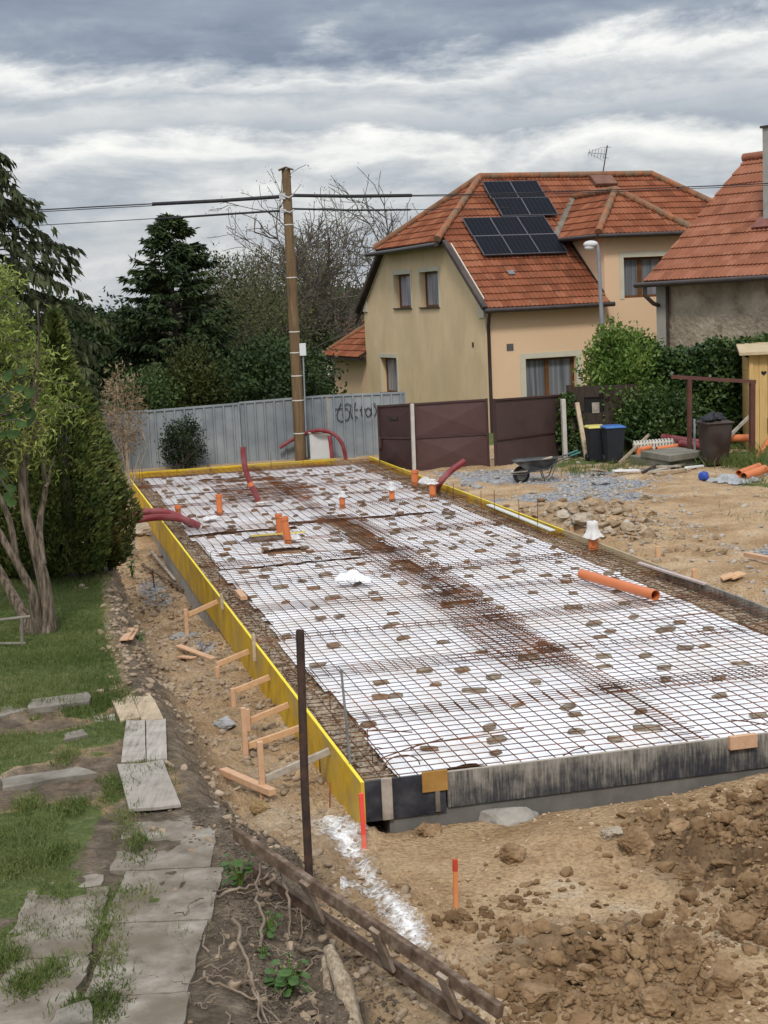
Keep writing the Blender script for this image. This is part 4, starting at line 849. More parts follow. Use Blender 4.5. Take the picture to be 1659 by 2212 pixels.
lump((1425, 2180), .12, m_clay, 'big clod at the bottom right of the picture', 12, group=gR)
lump((1160, 2160), .12, m_clay, 'broken slab of clay right of the ladder foot', 13, group=gR, sq=.5)
lump((1600, 1800), .14, m_clay, 'dark clod high on the right side of the heap', 14, group=gR)
lump((1500, 1900), .10, m_clay, 'clod halfway up the soil heap', 15, group=gR)
lump((1555, 2130), .12, m_clay, 'rounded clod near the bottom right corner', 16, group=gR)
for i, (x, y, r, mt, lb) in enumerate(((1262, 1118, .26, m_rock, 'largest pale rock on the rubble bank right of the slab'), (1222, 1114, .19, m_rock, 'rock on the rubble bank just left of the largest pale one'), (1190, 1108, .17, m_rock, 'brown rock at the left end of the rubble bank'),
        (1292, 1112, .14, m_rockgrey, 'grey rock at the right end of the rubble bank'), (1237, 1138, .16, m_rock, 'low rock of the rubble bank, against the yellow board'), (1215, 1086, .13, m_clay, 'clay lump on top of the rubble bank'), (1170, 1085, .12, m_clay, 'clay lump at the top left of the rubble bank'),
        (1395, 1078, .16, m_rock, 'pale rock alone in the middle of the yard'), (1372, 1076, .12, m_rockgrey, 'grey rock beside the pale yard rock'), (1314, 1150, .14, m_rock, 'stone just behind the cloth hooded pipe'),
        (1290, 1047, .16, m_rockgrey, 'flat grey block right of the wheelbarrow'), (1308, 1046, .15, m_rockgrey, 'tilted grey block right of the wheelbarrow'), (1070, 1048, .14, m_rockgrey, 'grey block left of the wheelbarrow wheel'), (1010, 1050, .18, m_rockgrey, 'grey stone near the leaning red conduit'),
        (1030, 1056, .13, m_rockgrey, 'smaller grey stone near the leaning red conduit'), (310, 1152, .25, m_rock, 'white rock on the bank below the red conduits'), (338, 1155, .22, m_rock, 'white rock against the foundation below the red conduits'), (1410, 1112, .1, m_clay, 'brown stone in the yard behind the stake'))):
    lump((x, y), r*.8, mt, lb, 30+i, group='rubble rocks beside the slab', sub=3, sq=.6, amp=.35)
lump((405, 1372), .20, m_conc, 'splash of grey mortar around the farthest brace stake', 61, 'mortar_splash', 'mortar', sq=.25, amp=.5)
# right side of slab: pegs, boards
for x, y, ty, lb in ((1422, 1212, 1180, 'taller wooden peg behind the black right formwork'), (1501, 1248, 1229, 'short wooden peg behind the black right formwork'), (1236, 1152, 1136, 'small grey peg behind the yellow right formwork')):
    p = gpx(x, y); top = apl(x-1, ty, p, Vector((0, 1, 0))); b = MB(); b.bar(p-EZ*.15, top, .07, .045, EV); tag(b.build('wooden_peg', m_wood_new, None, p, bevel=.004), lb, 'peg', 'wooden pegs right of the slab')
for i, (a, c, wd, lb) in enumerate((((1558, 1256), (1585, 1250), .2, 'left pale board offcut on the ground right of the slab'), ((1575, 1258), (1604, 1248), .2, 'right pale board offcut on the ground right of the slab'), ((1612, 1212), (1670, 1222), .09, 'reddish timber lying at the right edge beyond the slab'))):
    beam('board_offcut', lb, onground(a, .04+.02*i), onground(c, .06), wd, .03 if i < 2 else .06, m_wood_new if i < 2 else m_wood_red, 'board', 'boards lying right of the slab')
# ================================================================== fence, gates, pole, wires
def plane_pts(px_list, Y): return [ay(x, y, Y) for x, y in px_list]
m_panels = [m_galv, M('dull_galvanised_steel', [(.15, .175, .19), (.19, .215, .23), (.235, .26, .275)], scale=2.1, detail=5, rough=.6, bump=.05, big=(.25, .27, .28), bigamt=.5, bigscale=1.1)]
fen = thing('sheet_metal_fence', 'grey corrugated metal fence behind the far end of the slab', 'fence', (-4, 39.9, -.4))
fdef = [(120, 264, 897, 891, 39.05), (266, 316, 891, 888, 39.2), (321, 512, 889, 873, 39.5), (516, 704, 871, 856, 39.9), (707, 871, 856, 849, 39.7)]
pan = []
for i, (x0, x1, y0, y1, Y) in enumerate(fdef):
    a = ay(x0, y0, Y-.12); c = ay(x1, y1, Y+.12); L_ = (c-a); L_.z = 0; ln_ = L_.length; d = L_.normalized(); nrm = Vector((d.y, -d.x, 0)); b = MB()
    prof = []; s = 0.; kq = 0
    while s < ln_:
        for ds, off in ((.0, 0), (.125, 0), (.14, .05), (.18, .05), (.195, 0)): 
            if s+ds < ln_: prof.append((s+ds, off))
        s += .255
    prof.append((ln_, 0)); zb = -.45
    for k in range(len(prof)-1):
        (s0, o0), (s1, o1) = prof[k], prof[k+1]
        q = [a+d*s0+nrm*o0, a+d*s1+nrm*o1]; z0 = a.z+(c.z-a.z)*s0/ln_; z1 = a.z+(c.z-a.z)*s1/ln_
        b.quad(Vector((q[0].x, q[0].y, zb)), Vector((q[1].x, q[1].y, zb)), Vector((q[1].x, q[1].y, z1)), Vector((q[0].x, q[0].y, z0)))
    e = MB(); e.bar(Vector((a.x, a.y, a.z+.01))+nrm*.012, Vector((c.x, c.y, c.z+.01))+nrm*.012, .05, .05)
    o = b.build('corrugated_panel', m_panels[i % 2], fen); e.build('top_rail', m_galv, fen); pan.append((o, a, c, nrm))
    p = MB(); q = c+nrm*-.03+d*.03; p.bar(Vector((q.x, q.y, -.5)), Vector((q.x, q.y, c.z+.03)), .05, .05, d); p.build('fence_post', m_galv if i != 3 else m_wood_tan, fen)
o, a, c, nrm = pan[4]
m_ink = M('black_spray_paint', [(.012, .013, .014), (.03, .03, .032)], scale=9, rough=.6, bump=0)
gb = MB()
def gpt(cx_, cy_): return apl(663.6+cx_*.24444, 626.7+cy_*.24444, a+nrm*.038, nrm)
def circ(cx_, cy_, rx, ry, a0=0, a1=360, n=14): return [(cx_+rx*math.cos(math.radians(a0+(a1-a0)*i/n)), cy_+ry*math.sin(math.radians(a0+(a1-a0)*i/n))) for i in range(n+1)]
for st in ([(300, 1000), (280, 1045), (262, 1100), (268, 1142), (295, 1160), (325, 1156)], [(238, 1052), (290, 1048), (335, 1042)], circ(345, 1098, 30, 52, -40, 300), [(383, 1035), (384, 1085), (396, 1125), (428, 1146)], [(322, 1030), (352, 1000), (392, 1022)],
           [(428, 992), (414, 1060), (420, 1112), (446, 1128)], [(398, 1062), (448, 1054)], [(492, 1002), (474, 1060), (482, 1110), (505, 1116)], [(462, 1058), (512, 1050)], circ(540, 1078, 24, 38), circ(588, 1066, 22, 46), [(565, 1014), (588, 1000), (606, 1006)]):
    P = [gpt(*q) for q in st]; gb.tube(P, .0125, 6)
gb.build('graffiti', m_ink, o)
# two little torn stickers / dents of light paint on the panels
pole = thing('utility_pole', 'tall brown wooden utility pole with a small roof cap and pale bands', 'utility pole', (-2.12, 39.4, -.3))
pb, pt = ay(650, 990, 39.4), ay(617.5, 366, 39.4); pb.z = -.4
m_pole = M('brown_pole_wood', [(.085, .052, .026), (.145, .092, .046), (.20, .135, .072)], scale=2.5, detail=8, rough=.85, bump=.4, stretch=(6, 6, .6), big=(.21, .155, .09), bigamt=.4)
def pl(t): return pb.lerp(pt, t)
b = MB(); b.tube([pl(i/12.) for i in range(13)], [.155-.042*i/12 for i in range(13)], 18); b.build('shaft', m_pole, pole)
b = MB(); t_ = pt+EZ*.0
for sgn in (-1, 1): b.bar(t_+Vector((sgn*.19, 0, -.015)), t_+Vector((0, 0, .05)), .34, .022)
b.build('roof_cap', M('weathered_cap', [(.14, .10, .07), (.22, .17, .12)], scale=5, bump=.2), pole)
m_band = M('pale_band', [(.45, .42, .36), (.55, .52, .46)], scale=6, rough=.6)
for y in (486, 600, 717, 762, 812, 865, 936):
    q = ay(617.5+(y-366)*.052, y, 39.4); t = (q.z-pb.z)/(pt.z-pb.z); c = pl(t); b = MB(); r = .158-.042*t
    b.lathe(c, [(r, -.018), (r+.007, -.016), (r+.007, .016), (r, .018)], 18); b.build('band', m_band, pole)
c = pl((ay(654, 755, 39.4).z-pb.z)/(pt.z-pb.z)); b = MB(); b.box(c+Vector((.20, -.06, 0)), (.17, .14, .32)); b.build('junction_box', M('white_box_plastic', [(.55, .56, .57), (.66, .67, .68)], scale=3, rough=.5), pole, bevel=.01)
b = MB(); b.tube([c+Vector((.20, -.06, -.15)), c+Vector((.19, -.05, -.8)), pl(.12)+Vector((.17, -.03, 0)), pl(.0)+Vector((.17, -.03, .25))], .022, 8); b.build('cable_duct', m_galv, pole)
for y, hh in ((424, .16), (456, .08)):
    q = ay(617, y, 39.4); cpt = pl((q.z-pb.z)/(pt.z-pb.z)); b = MB(); b.box(cpt+Vector((-.12, -.08, 0)), (.16, .12, hh)); b.tube([cpt+Vector((-.2, -.12, .05)), cpt+Vector((.05, -.16, -.05)), cpt+Vector((.16, -.12, .02))], .02, 7)
    b.build('cable_clamp', M('clamp_grey', [(.35, .36, .37), (.5, .5, .5)], scale=6, rough=.5), pole)
m_cable = M('black_cable_sleeve', [(.012, .012, .014), (.03, .03, .033)], scale=5, rough=.6, bump=.05)
def cable(name, label, pts, Ys, r, group):
    P = [ay(x, y, Y) for (x, y), Y in zip(pts, Ys)]; out = []
    for i in range(len(P)-1):
        for s in range(8): out.append(P[i].lerp(P[i+1], s/8)-EZ*.0)
    out.append(P[-1]); b = MB(); b.tube(out, r, 7); return tag(b.build(name, m_cable, None, P[0]), label, 'cable', group)
gW = 'overhead cables on the wooden pole'
cable('cable_sleeve', 'thick black sleeve on the upper cables left of the pole', [(604, 425), (470, 434), (329, 441)], (39.4, 39.6, 39.8), .048, gW)
cable('overhead_cable', 'pair of thin upper cables running to the left conifer', [(335, 440), (200, 447), (60, 455), (-60, 462)], (39.8, 40, 40.2, 40.4), .016, gW)
cable('overhead_cable', 'lower strand of the thin upper cables at left', [(335, 444), (200, 451), (60, 459), (-60, 466)], (39.8, 40, 40.2, 40.4), .011, gW)
cable('cable_sleeve', 'thick black sleeve on the upper cables right of the pole', [(630, 422), (760, 424), (890, 422)], (39.4, 39.5, 39.6), .045, gW)
cable('overhead_cable', 'thin upper cable crossing before the house roof', [(885, 422), (1010, 420), (1150, 416), (1300, 411), (1450, 405), (1580, 400), (1700, 394)], (39.6, 39.7, 39.9, 40.1, 40.3, 40.5, 40.7), .014, gW)
cable('overhead_cable', 'lowest strand of the thin cables over the house roof', [(885, 424), (1010, 423), (1150, 420), (1300, 415), (1450, 409), (1580, 404), (1700, 398)], (39.6, 39.7, 39.9, 40.1, 40.3, 40.5, 40.7), .009, gW)
cable('cable_sleeve', 'thinner black sleeve on the lower cable left of the pole', [(608, 455), (470, 464), (335, 473)], (39.4, 39.6, 39.8), .028, gW)
cable('overhead_cable', 'single thin lower cable running to the left conifer', [(338, 472), (200, 480), (60, 488), (-60, 495)], (39.8, 40, 40.2, 40.4), .010, gW)
cable('cable_sleeve', 'thinner black sleeve on the lower cable right of the pole', [(630, 451), (760, 454), (887, 453)], (39.4, 39.5, 39.6), .026, gW)
cable('overhead_cable', 'single thin lower cable running to the house eave', [(884, 453), (1000, 451), (1100, 449)], (39.6, 41, 44.5), .009, gW)
# white meter cabinet, arched conduits at the pole
P = plane_pts([(668, 936), (713, 933), (715, 988), (671, 990)], 39.15); cb = thing('meter_cabinet', 'white meter cabinet standing at the fence beside the pole', 'cabinet', (P[0].x, 39.3, -.3))
mW = M('white_cabinet_plastic', [(.50, .505, .50), (.58, .585, .58)], scale=2, rough=.5, bump=.03)
wd = P[1].x-P[0].x; zt = P[0].z; b = MB(); b.box(((P[0].x+P[1].x)/2, 39.3, (zt-.45)/2), (wd, .3, zt+.45)); b.build('cabinet_body', mW, cb, bevel=.01)
b = MB(); b.box(((P[0].x+P[1].x)/2, 39.142, (zt-.30)/2+.05), (wd-.07, .016, zt+.18)); b.build('cabinet_door', mW, cb, bevel=.004)
b = MB(); b.box(((P[0].x+P[1].x)/2, 39.29, zt+.012), (wd+.04, .36, .024)); b.build('cabinet_lid', mW, cb)
Yc = 38.98
conduit('arched_conduit', [ay(x, y, Y) for x, y, Y in ((604, 967, 39.66), (624, 954, 39.66), (645, 943, 39.62), (664, 935, 39.3), (686, 930, Yc), (706, 932, Yc), (724, 940, Yc), (738, 957, Yc), (744, 975, Yc), (747, 992, Yc))], .05, 'long dark red conduit arching over the white cabinet past the pole', 'dark red conduits at the cabinet', 10)
conduit('straight_conduit', [ay(711, 941, Yc-.1), ay(715, 965, Yc-.15), ay(718, 996, Yc-.2)], .05, 'straight dark red conduit before the right side of the cabinet', 'dark red conduits at the cabinet', 10)
# gates
def gate(label, TL, TR, BL, BR, zb, mid=.5, cross=True, slot=False, mat=None):
    a = az(BL[0], BL[1], zb); c = az(BR[0], BR[1], zb); ta = ay(TL[0], TL[1], a.y).z; tb = ay(TR[0], TR[1], c.y).z
    d = (c-a).normalized(); nrm = Vector((d.y, -d.x, 0)); t = thing('steel_gate', label, 'gate', a, 'brown steel gate leaves'); A, B_, C, D_ = a, c, Vector((c.x, c.y, tb)), Vector((a.x, a.y, ta))
    mat = mat or m_paintred
    b = MB(); b.prism([A+nrm*-.008, B_-nrm*.008, C-nrm*.008, D_-nrm*.008], nrm*.016)
    if cross:
        for lo_, hi_ in ((.03, mid), (mid, .97)):
            q = [A.lerp(D_, lo_), B_.lerp(C, lo_), B_.lerp(C, hi_), A.lerp(D_, hi_)]; ce = sum(q, Vector())/4+nrm*.055; q = [k_+nrm*.0085 for k_ in q]
            for i in range(4): b.add([q[i], q[(i+1) % 4], ce], [(0, 1, 2)])
    b.build('gate_sheet', mat, t); b = MB()
    for p, q in ((A, B_), (D_, C), (A.lerp(D_, mid), B_.lerp(C, mid))): b.bar(p+nrm*.012, q+nrm*.012, .05, .045)
    for p, q in ((A, D_), (B_, C)): b.bar(p+nrm*.012-EZ*.03, q+nrm*.012+EZ*.03, .06, .05, d)
    b.build('gate_frame', M('gate_frame_steel', [(.05, .027, .024), (.075, .04, .035)], scale=3, rough=.6), t)
    if slot:
        ce = A.lerp(D_, .8).lerp(B_.lerp(C, .8), .5)+nrm*.06; b = MB(); b.box(ce, (.32, .03, .06), (d, nrm, EZ)); b.build('letter_slot', M('letter_slot_metal', [(.02, .017, .016), (.04, .03, .03)], scale=5), t)
        ce = A.lerp(D_, .42).lerp(B_.lerp(C, .42), .05)+nrm*.06; b = MB(); b.box(ce, (.06, .05, .26), (d, nrm, EZ)); b.build('lock', m_paintred, t)
    return a, c
gate('narrow brown steel gate door with a letter slot', (814, 878), (889, 873), (824, 1012), (894, 1018), -.2, slot=True, mat=M('brown_steel_dark', [(.04, .021, .020), (.06, .032, .029)], scale=2, rough=.6, bump=.08))
gate('wide brown steel gate leaf behind the orange stub and leaning conduit', (895, 873), (1054, 863), (900, 1018), (1056, 1010), -.2)
gate('brown steel gate leaf standing open on the right, behind the wheelbarrow', (1068, 864), (1212, 854), (1071, 1012), (1216, 986), -.2, .42, False, mat=M('brown_steel_matt', [(.062, .038, .034), (.085, .052, .047)], scale=1.6, rough=.65, bump=.1))
m_postw = M('white_post_paint', [(.44, .40, .35), (.56, .53, .48)], scale=4, rough=.7, bump=.1)
for (tx, ty, bx, by, Y, w_, lb) in ((890, 872, 895, 1028, 35.2, .075, 'slim white post between the two left gate leaves'), (1216, 862, 1221, 992, 36.55, .10, 'white post at the right end of the open gate leaf')):
    t_, q = ay(tx, ty, Y), ay(bx, by, Y); b = MB(); b.bar(Vector((q.x, q.y, -.4)), t_, w_, w_, EV); tag(b.build('gate_post', m_postw, None, q), lb, 'post', 'white gate posts')
a = az(849, 1000, 0.0); q = Vector((a.x-.12, a.y+.1, -.3)); b = MB(); b.bar(az(841, 992, .0)*1, ay(850, 962, az(841, 992, 0).y), .045, .03, EV); tag(b.build('leaning_lath', m_wood_grey, None, az(841, 992, 0)), 'short grey lath leaning before the narrow gate door', 'lath')
# ================================================================== houses
TH = math.radians(20.); FU = Vector((math.cos(TH), math.sin(TH), 0)); GV = Vector((-math.sin(TH), math.cos(TH), 0))
HD = ay(1047, 668, 46.); HD.z = 0
def frame(O, fu, gv):
    return lambda u, v, z: Vector((O.x+fu.x*u+gv.x*v, O.y+fu.y*u+gv.y*v, z))
HW = frame(HD, FU, GV)
def clip2(poly, a, b_, c):           # keep a*x+b*y+c >= 0
    out = []; n = len(poly)
    for i in range(n):
        p, q = poly[i], poly[(i+1) % n]; dp = a*p[0]+b_*p[1]+c; dq = a*q[0]+b_*q[1]+c
        if dp >= 0: out.append(p)
        if (dp >= 0) != (dq >= 0): t = dp/(dp-dq); out.append((p[0]+(q[0]-p[0])*t, p[1]+(q[1]-p[1])*t))
    return out
def clipconvex(poly, outline):
    n = len(outline); ar = sum(outline[i][0]*outline[(i+1) % n][1]-outline[(i+1) % n][0]*outline[i][1] for i in range(n)); s = 1 if ar > 0 else -1
    for i in range(n):
        (x0, y0), (x1, y1) = outline[i], outline[(i+1) % n]; a, b_ = -(y1-y0)*s, (x1-x0)*s; poly = clip2(poly, a, b_, -(a*x0+b_*y0))
        if len(poly) < 3: return []
    return poly
def wall(mb, P2, inward, outline, holes, depth=.22):
    """flat wall with real openings: outline convex 2D, P2(x,z)->3D, reveals run inward"""
    xs = sorted({p[0] for p in outline} | {h[0] for h in holes} | {h[2] for h in holes}); zs = sorted({p[1] for p in outline} | {h[1] for h in holes} | {h[3] for h in holes})
    for i in range(len(xs)-1):
        for j in range(len(zs)-1):
            cx_, cz = (xs[i]+xs[i+1])/2, (zs[j]+zs[j+1])/2
            if any(h[0] < cx_ < h[2] and h[1] < cz < h[3] for h in holes): continue
            q = clipconvex([(xs[i], zs[j]), (xs[i+1], zs[j]), (xs[i+1], zs[j+1]), (xs[i], zs[j+1])], outline)
            if len(q) >= 3: mb.add([P2(*k) for k in q], [range(len(q))])
    for h in holes:
        c = [P2(h[0], h[1]), P2(h[2], h[1]), P2(h[2], h[3]), P2(h[0], h[3])]; iv = inward*depth
        for k in range(4): mb.quad(c[k], c[(k+1) % 4], c[(k+1) % 4]+iv, c[k]+iv)
def tilemat(name, c0, c1, c2, moss=.3):
    m, nt, b = newmat(name); L = nt.links.new; uv = nd(nt, 'ShaderNodeUVMap'); s = nd(nt, 'ShaderNodeSeparateXYZ'); L(uv.outputs[0], s.inputs[0])
    def mt(op, a, c): 
        n = nd(nt, 'ShaderNodeMath', operation=op); L(a, n.inputs[0]); n.inputs[1].default_value = c; return n.outputs[0]
    fx = mt('FLOOR', mt('MULTIPLY', s.outputs[0], 1/.30), 0); fy = mt('FLOOR', mt('MULTIPLY', s.outputs[1], 1/.355), 0); cb_ = nd(nt, 'ShaderNodeCombineXYZ'); L(fx, cb_.inputs[0]); L(fy, cb_.inputs[1])
    wn = nd(nt, 'ShaderNodeTexWhiteNoise', noise_dimensions='2D'); L(cb_.outputs[0], wn.inputs['Vector']); g = nd(nt, 'ShaderNodeNewGeometry'); n2 = nd(nt, 'ShaderNodeTexNoise', Scale=.8, Detail=6); L(g.outputs['Position'], n2.inputs['Vector'])
    a = nd(nt, 'ShaderNodeMix', data_type='FLOAT'); a.inputs[0].default_value = .62; L(wn.outputs['Value'], a.inputs[2]); L(n2.outputs['Fac'], a.inputs[3]); r = rampn(nt, a.outputs[0], [(.25, c0), (.5, c1), (.72, c2)])
    n3 = nd(nt, 'ShaderNodeTexNoise', Scale=3.5, Detail=8, Roughness=.7); L(g.outputs['Position'], n3.inputs['Vector']); mk = rampn(nt, n3.outputs['Fac'], [(.52, (0, 0, 0)), (.72, (moss,)*3)])
    mx = nd(nt, 'ShaderNodeMix', data_type='RGBA'); L(mk.outputs[0], mx.inputs[0]); L(r.outputs[0], mx.inputs[6]); mx.inputs[7].default_value = (.10, .065, .04, 1); L(mx.outputs[2], b.inputs['Base Color']); b.inputs['Roughness'].default_value = .9; b.inputs['Specular IOR Level'].default_value = .1
    return m
m_tile = tilemat('clay_roof_tile', (.15, .05, .026), (.232, .079, .040), (.29, .113, .06), .75)
m_tile2b = M('brown_ridge_tile', [(.22, .08, .05), (.30, .115, .07)], scale=4, rough=.8, bump=.2)
m_tile2 = tilemat('brown_clay_roof_tile', (.19, .074, .043), (.26, .102, .058), (.31, .132, .08), .35)
m_ridge = M('mossy_ridge_tile', [(.14, .085, .05), (.26, .105, .05), (.34, .14, .065)], scale=3, rough=.9, bump=.4, big=(.17, .14, .09), bigamt=.7, bigscale=2.)
def tiles(mb, O, eu, es, nrm, outline, ch=.355, wav=.15, amp=.018, lip=.035, step=.05):
    """tile courses as stepped wavy strips clipped to a convex outline in (along eave, up slope) metres"""
    x0 = min(p[0] for p in outline); x1 = max(p[0] for p in outline); y0 = min(p[1] for p in outline); y1 = max(p[1] for p in outline)
    def P3(x, y, h): return O+eu*x+es*y+nrm*h
    nc = int(math.ceil((y1-y0)/ch))
    for j in range(nc):
        ya, yb = y0+j*ch, y0+(j+1)*ch
        strip = clipconvex([(x0-1, ya), (x1+1, ya), (x1+1, yb), (x0-1, yb)], outline)
        if len(strip) < 3: continue
        sx0 = min(p[0] for p in strip); sx1 = max(p[0] for p in strip); jit = rnd.uniform(-.006, .006)
        n = int(math.floor(sx0/step)); e = int(math.ceil(sx1/step)); sag_ = .012*mnoise.noise(Vector((j*1.7, x0, 3)))
        for i in range(n, e):
            q = clipconvex([(i*step, ya), ((i+1)*step, ya), ((i+1)*step, yb), (i*step, yb)], strip)
            if len(q) < 3: continue
            def h(x, y): return lip*(1-(y-ya)/ch)+amp*(math.cos(2*pi*x/wav+jit*20))*.9+.012*mnoise.noise(Vector((x*.7, y*.7, 1)))
            b0 = mb.add([P3(x, y, h(x, y)) for x, y in q], [range(len(q))]); mb.uv[len(mb.f)-1] = [(x+j*.07, y-y0+1e-3) for x, y in q]
            lo = [p for p in q if abs(p[1]-ya) < 1e-6]
            if len(lo) >= 2:
                lo.sort(); (xa, _), (xb, _) = lo[0], lo[-1]; mb.add([P3(xa, ya, h(xa, ya)), P3(xb, ya, h(xb, ya)), P3(xb, ya, -.02), P3(xa, ya, -.02)], [(3, 2, 1, 0)]); mb.uv[len(mb.f)-1] = [(xa+j*.07, ya-y0+.01)]*4
def roof_face(mb, corners, ch=.355):
    """planar roof face from 3D corners; first edge is the eave (left to right seen from outside)"""
    O = corners[0]; eu = (corners[1]-corners[0]).normalized(); nrm = eu.cross(corners[-1]-corners[0]).normalized(); es = nrm.cross(eu)
    tiles(mb, O, eu, es, nrm, [((c-O).dot(eu), (c-O).dot(es)) for c in corners], ch); mb.cm = 1; mb.add([c-nrm*.025 for c in corners][::-1], [range(len(corners))]); mb.add([c-nrm*.10 for c in corners][::-1], [range(len(corners))])
    for i in range(len(corners)): a, c = corners[i], corners[(i+1) % len(corners)]; mb.quad(a-nrm*.025, c-nrm*.025, c-nrm*.1, a-nrm*.1)
    mb.cm = 0
def ridgecap(mb, a, c, r=.115, st=.36):
    d = (c-a); n = max(1, int(d.length/st)); 
    for i in range(n): mb.tube([a.lerp(c, i/n)+EZ*.01, a.lerp(c, (i+1.06)/n)+EZ*.03], [r*1.08, r*.9], 10)
m_wallg = M('algae_stained_render', [(.62, .455, .265), (.70, .525, .315), (.76, .58, .36)], scale=1.1, detail=7, rough=.9, bump=.12, bscale=40, stretch=(1, 1, .45), big=(.57, .43, .255), bigamt=.5, bigscale=.7)
m_wallp = M('peach_render', [(.70, .485, .31), (.74, .515, .33)], scale=1.2, detail=6, rough=.9, bump=.1, bscale=40, big=(.64, .47, .29), bigamt=.35)
m_trimw = M('cream_trim', [(.50, .46, .36), (.58, .54, .43)], scale=2, rough=.85, bump=.05)
m_winwood = M('brown_window_wood', [(.11, .045, .016), (.17, .075, .026)], scale=4, rough=.45, bump=.05)
m_gutter = M('dark_brown_gutter', [(.028, .02, .018), (.05, .035, .03)], scale=4, rough=.45, bump=.02, spec=.5)
m_under = M('dark_boarding', [(.03, .022, .018), (.05, .036, .03)], scale=5, rough=.9)
def curtainmat(name, c0, c1, freq):
    m, nt, b = newmat(name); L = nt.links.new; g = nd(nt, 'ShaderNodeNewGeometry'); mp = nd(nt, 'ShaderNodeMapping'); L(g.outputs['Position'], mp.inputs[0]); mp.inputs['Scale'].default_value = (freq, freq, .25)
    n = nd(nt, 'ShaderNodeTexNoise', Scale=1., Detail=3, Distortion=.4); L(mp.outputs[0], n.inputs['Vector']); r = rampn(nt, n.outputs['Fac'], [(.35, c0), (.62, c1)]); L(r.outputs[0], b.inputs['Base Color']); b.inputs['Roughness'].default_value = .12; b.inputs['Specular IOR Level'].default_value = .5; return m
m_pane = curtainmat('net_curtain_glass', (.09, .10, .11), (.21, .22, .24), 9)
m_pane2 = curtainmat('pale_curtain_glass', (.20, .19, .22), (.33, .32, .36), 6)
def window(root, P2, inward, h, lights, panemat, sill=True, trim=(.12, .12, .12), depth=.20, trimmat=None):
    x0, z0, x1, z1 = h; ax = (P2(1, 0)-P2(0, 0)).normalized(); A_ = (ax, inward, EZ)
    f = MB(); fw = .075; iv = inward*depth
    def bx(mb, xa, za, xb, zb, d0, d1): mb.box((P2(xa, za)+P2(xb, zb))/2+inward*((d0+d1)/2), (abs(xb-xa), d1-d0, abs(zb-za)), A_)
    bx(f, x0, z0, x1, z0+fw, depth, depth+.07); bx(f, x0, z1-fw, x1, z1, depth, depth+.07)
    ed = [x0]+list(lights)+[x1]
    for k, x in enumerate(ed):
        if k == 0: bx(f, x, z0+fw, x+fw, z1-fw, depth, depth+.07)
        elif k == len(ed)-1: bx(f, x-fw, z0+fw, x, z1-fw, depth, depth+.07)
        else: bx(f, x-.07, z0+fw, x+.07, z1-fw, depth, depth+.07)
    w_ = f.build('window', m_winwood, root)
    for k in range(len(ed)-1):
        g_ = MB(); a = ed[k]+(fw if k == 0 else .07); c = ed[k+1]-(fw if k == len(ed)-2 else .07); bx(g_, a, z0+fw, c, z1-fw, depth+.035, depth+.045); g_.build('pane', panemat, w_)
    if sill: s_ = MB(); bx(s_, x0-.05, z0-.035, x1+.05, z0+.003, -.06, depth); s_.build('sill', m_gutter, w_)
    t = MB(); tl, tt, tr = trim
    if tl: bx(t, x0-tl, z0-.03, x0-.001, z1+tt, -.016, .0)
    if tr: bx(t, x1+.001, z0-.03, x1+tr, z1+tt, -.016, .0)
    if tt: bx(t, x0, z1+.001, x1, z1+tt, -.016, .0)
    if t.v: t.build('surround', trimmat or m_trimw, w_)
house = thing('family_house', 'large yellow rendered house with a red tiled half hipped roof and solar panels', 'house', HW(2, 2, -1))
# gable wall (u = 0 plane, x runs backwards along v), front wall (v = 0 plane)
b = MB(); G2 = lambda x, z: HW(0, x, z)
hG = [(6.06, 3.56, 7.67, 4.71), (3.59, 3.56, 5.22, 4.72), (7.71, .55, 9.36, 1.82)]
RP = .743
wall(b, G2, FU, [(0, -1.2), (10.9, -1.2), (10.9, 3.70), (8.36, 5.56), (2.54, 5.56), (0, 3.70)], hG, .20)
b.build('gable_wall', m_wallg, house)
b = MB(); F2 = lambda x, z: HW(x, 0, z); hF = [(1.31, .62, 3.05, 1.87)]
wall(b, F2, GV, [(0, -1.2), (4.12, -1.2), (4.12, 3.70), (0, 3.70)], hF, .16); 
hWn = [(4.80, 3.58, 6.3, 4.84)]
wall(b, F2, GV, [(4.12, -1.2), (6.85, -1.2), (6.85, 5.5), (4.12, 5.5)], hWn, .16)
b.quad(HW(4.12, 0, 3.6), HW(4.12, 3.2, 3.6), HW(4.12, 3.2, 5.5), HW(4.12, 0, 5.5)); b.quad(HW(6.85, 0, -1), HW(6.85, 3.2, -1), HW(6.85, 3.2, 5.5), HW(6.85, 0, 5.5))
b.quad(HW(6.85, .3, -1.2), HW(14.4, .3, -1.2), HW(14.4, .3, 3.7), HW(6.85, .3, 3.7)); b.quad(HW(14.4, .3, -1.2), HW(14.4, 10.9, -1.2), HW(14.4, 10.9, 3.7), HW(14.4, .3, 3.7)); b.quad(HW(0, 10.9, -1.2), HW(14.4, 10.9, -1.2), HW(14.4, 10.9, 3.7), HW(0, 10.9, 3.7))
b.build('front_wall', m_wallp, house)
for h in hG: window(house, G2, FU, h, [], m_pane2, trim=(.10, .14, .10))
window(house, F2, GV, hF[0], [2.13], m_pane, False, (.19, .17, .19)); window(house, F2, GV, hWn[0], [5.48], m_pane, False, (.15, .16, .15))
b = MB(); b.box(HW(-.004, .97, 2.36), (.02, .13, .15), (FU, GV, EZ)); b.build('vent_hole', M('rust_vent', [(.06, .035, .02), (.12, .07, .03)], scale=9), house)
b = MB(); b.box(HW(.80, -.01, 2.26), (.22, .03, .2), (FU, GV, EZ)); b.build('vent_grille', M('grey_vent', [(.06, .06, .06), (.14, .13, .12)], scale=20), house)
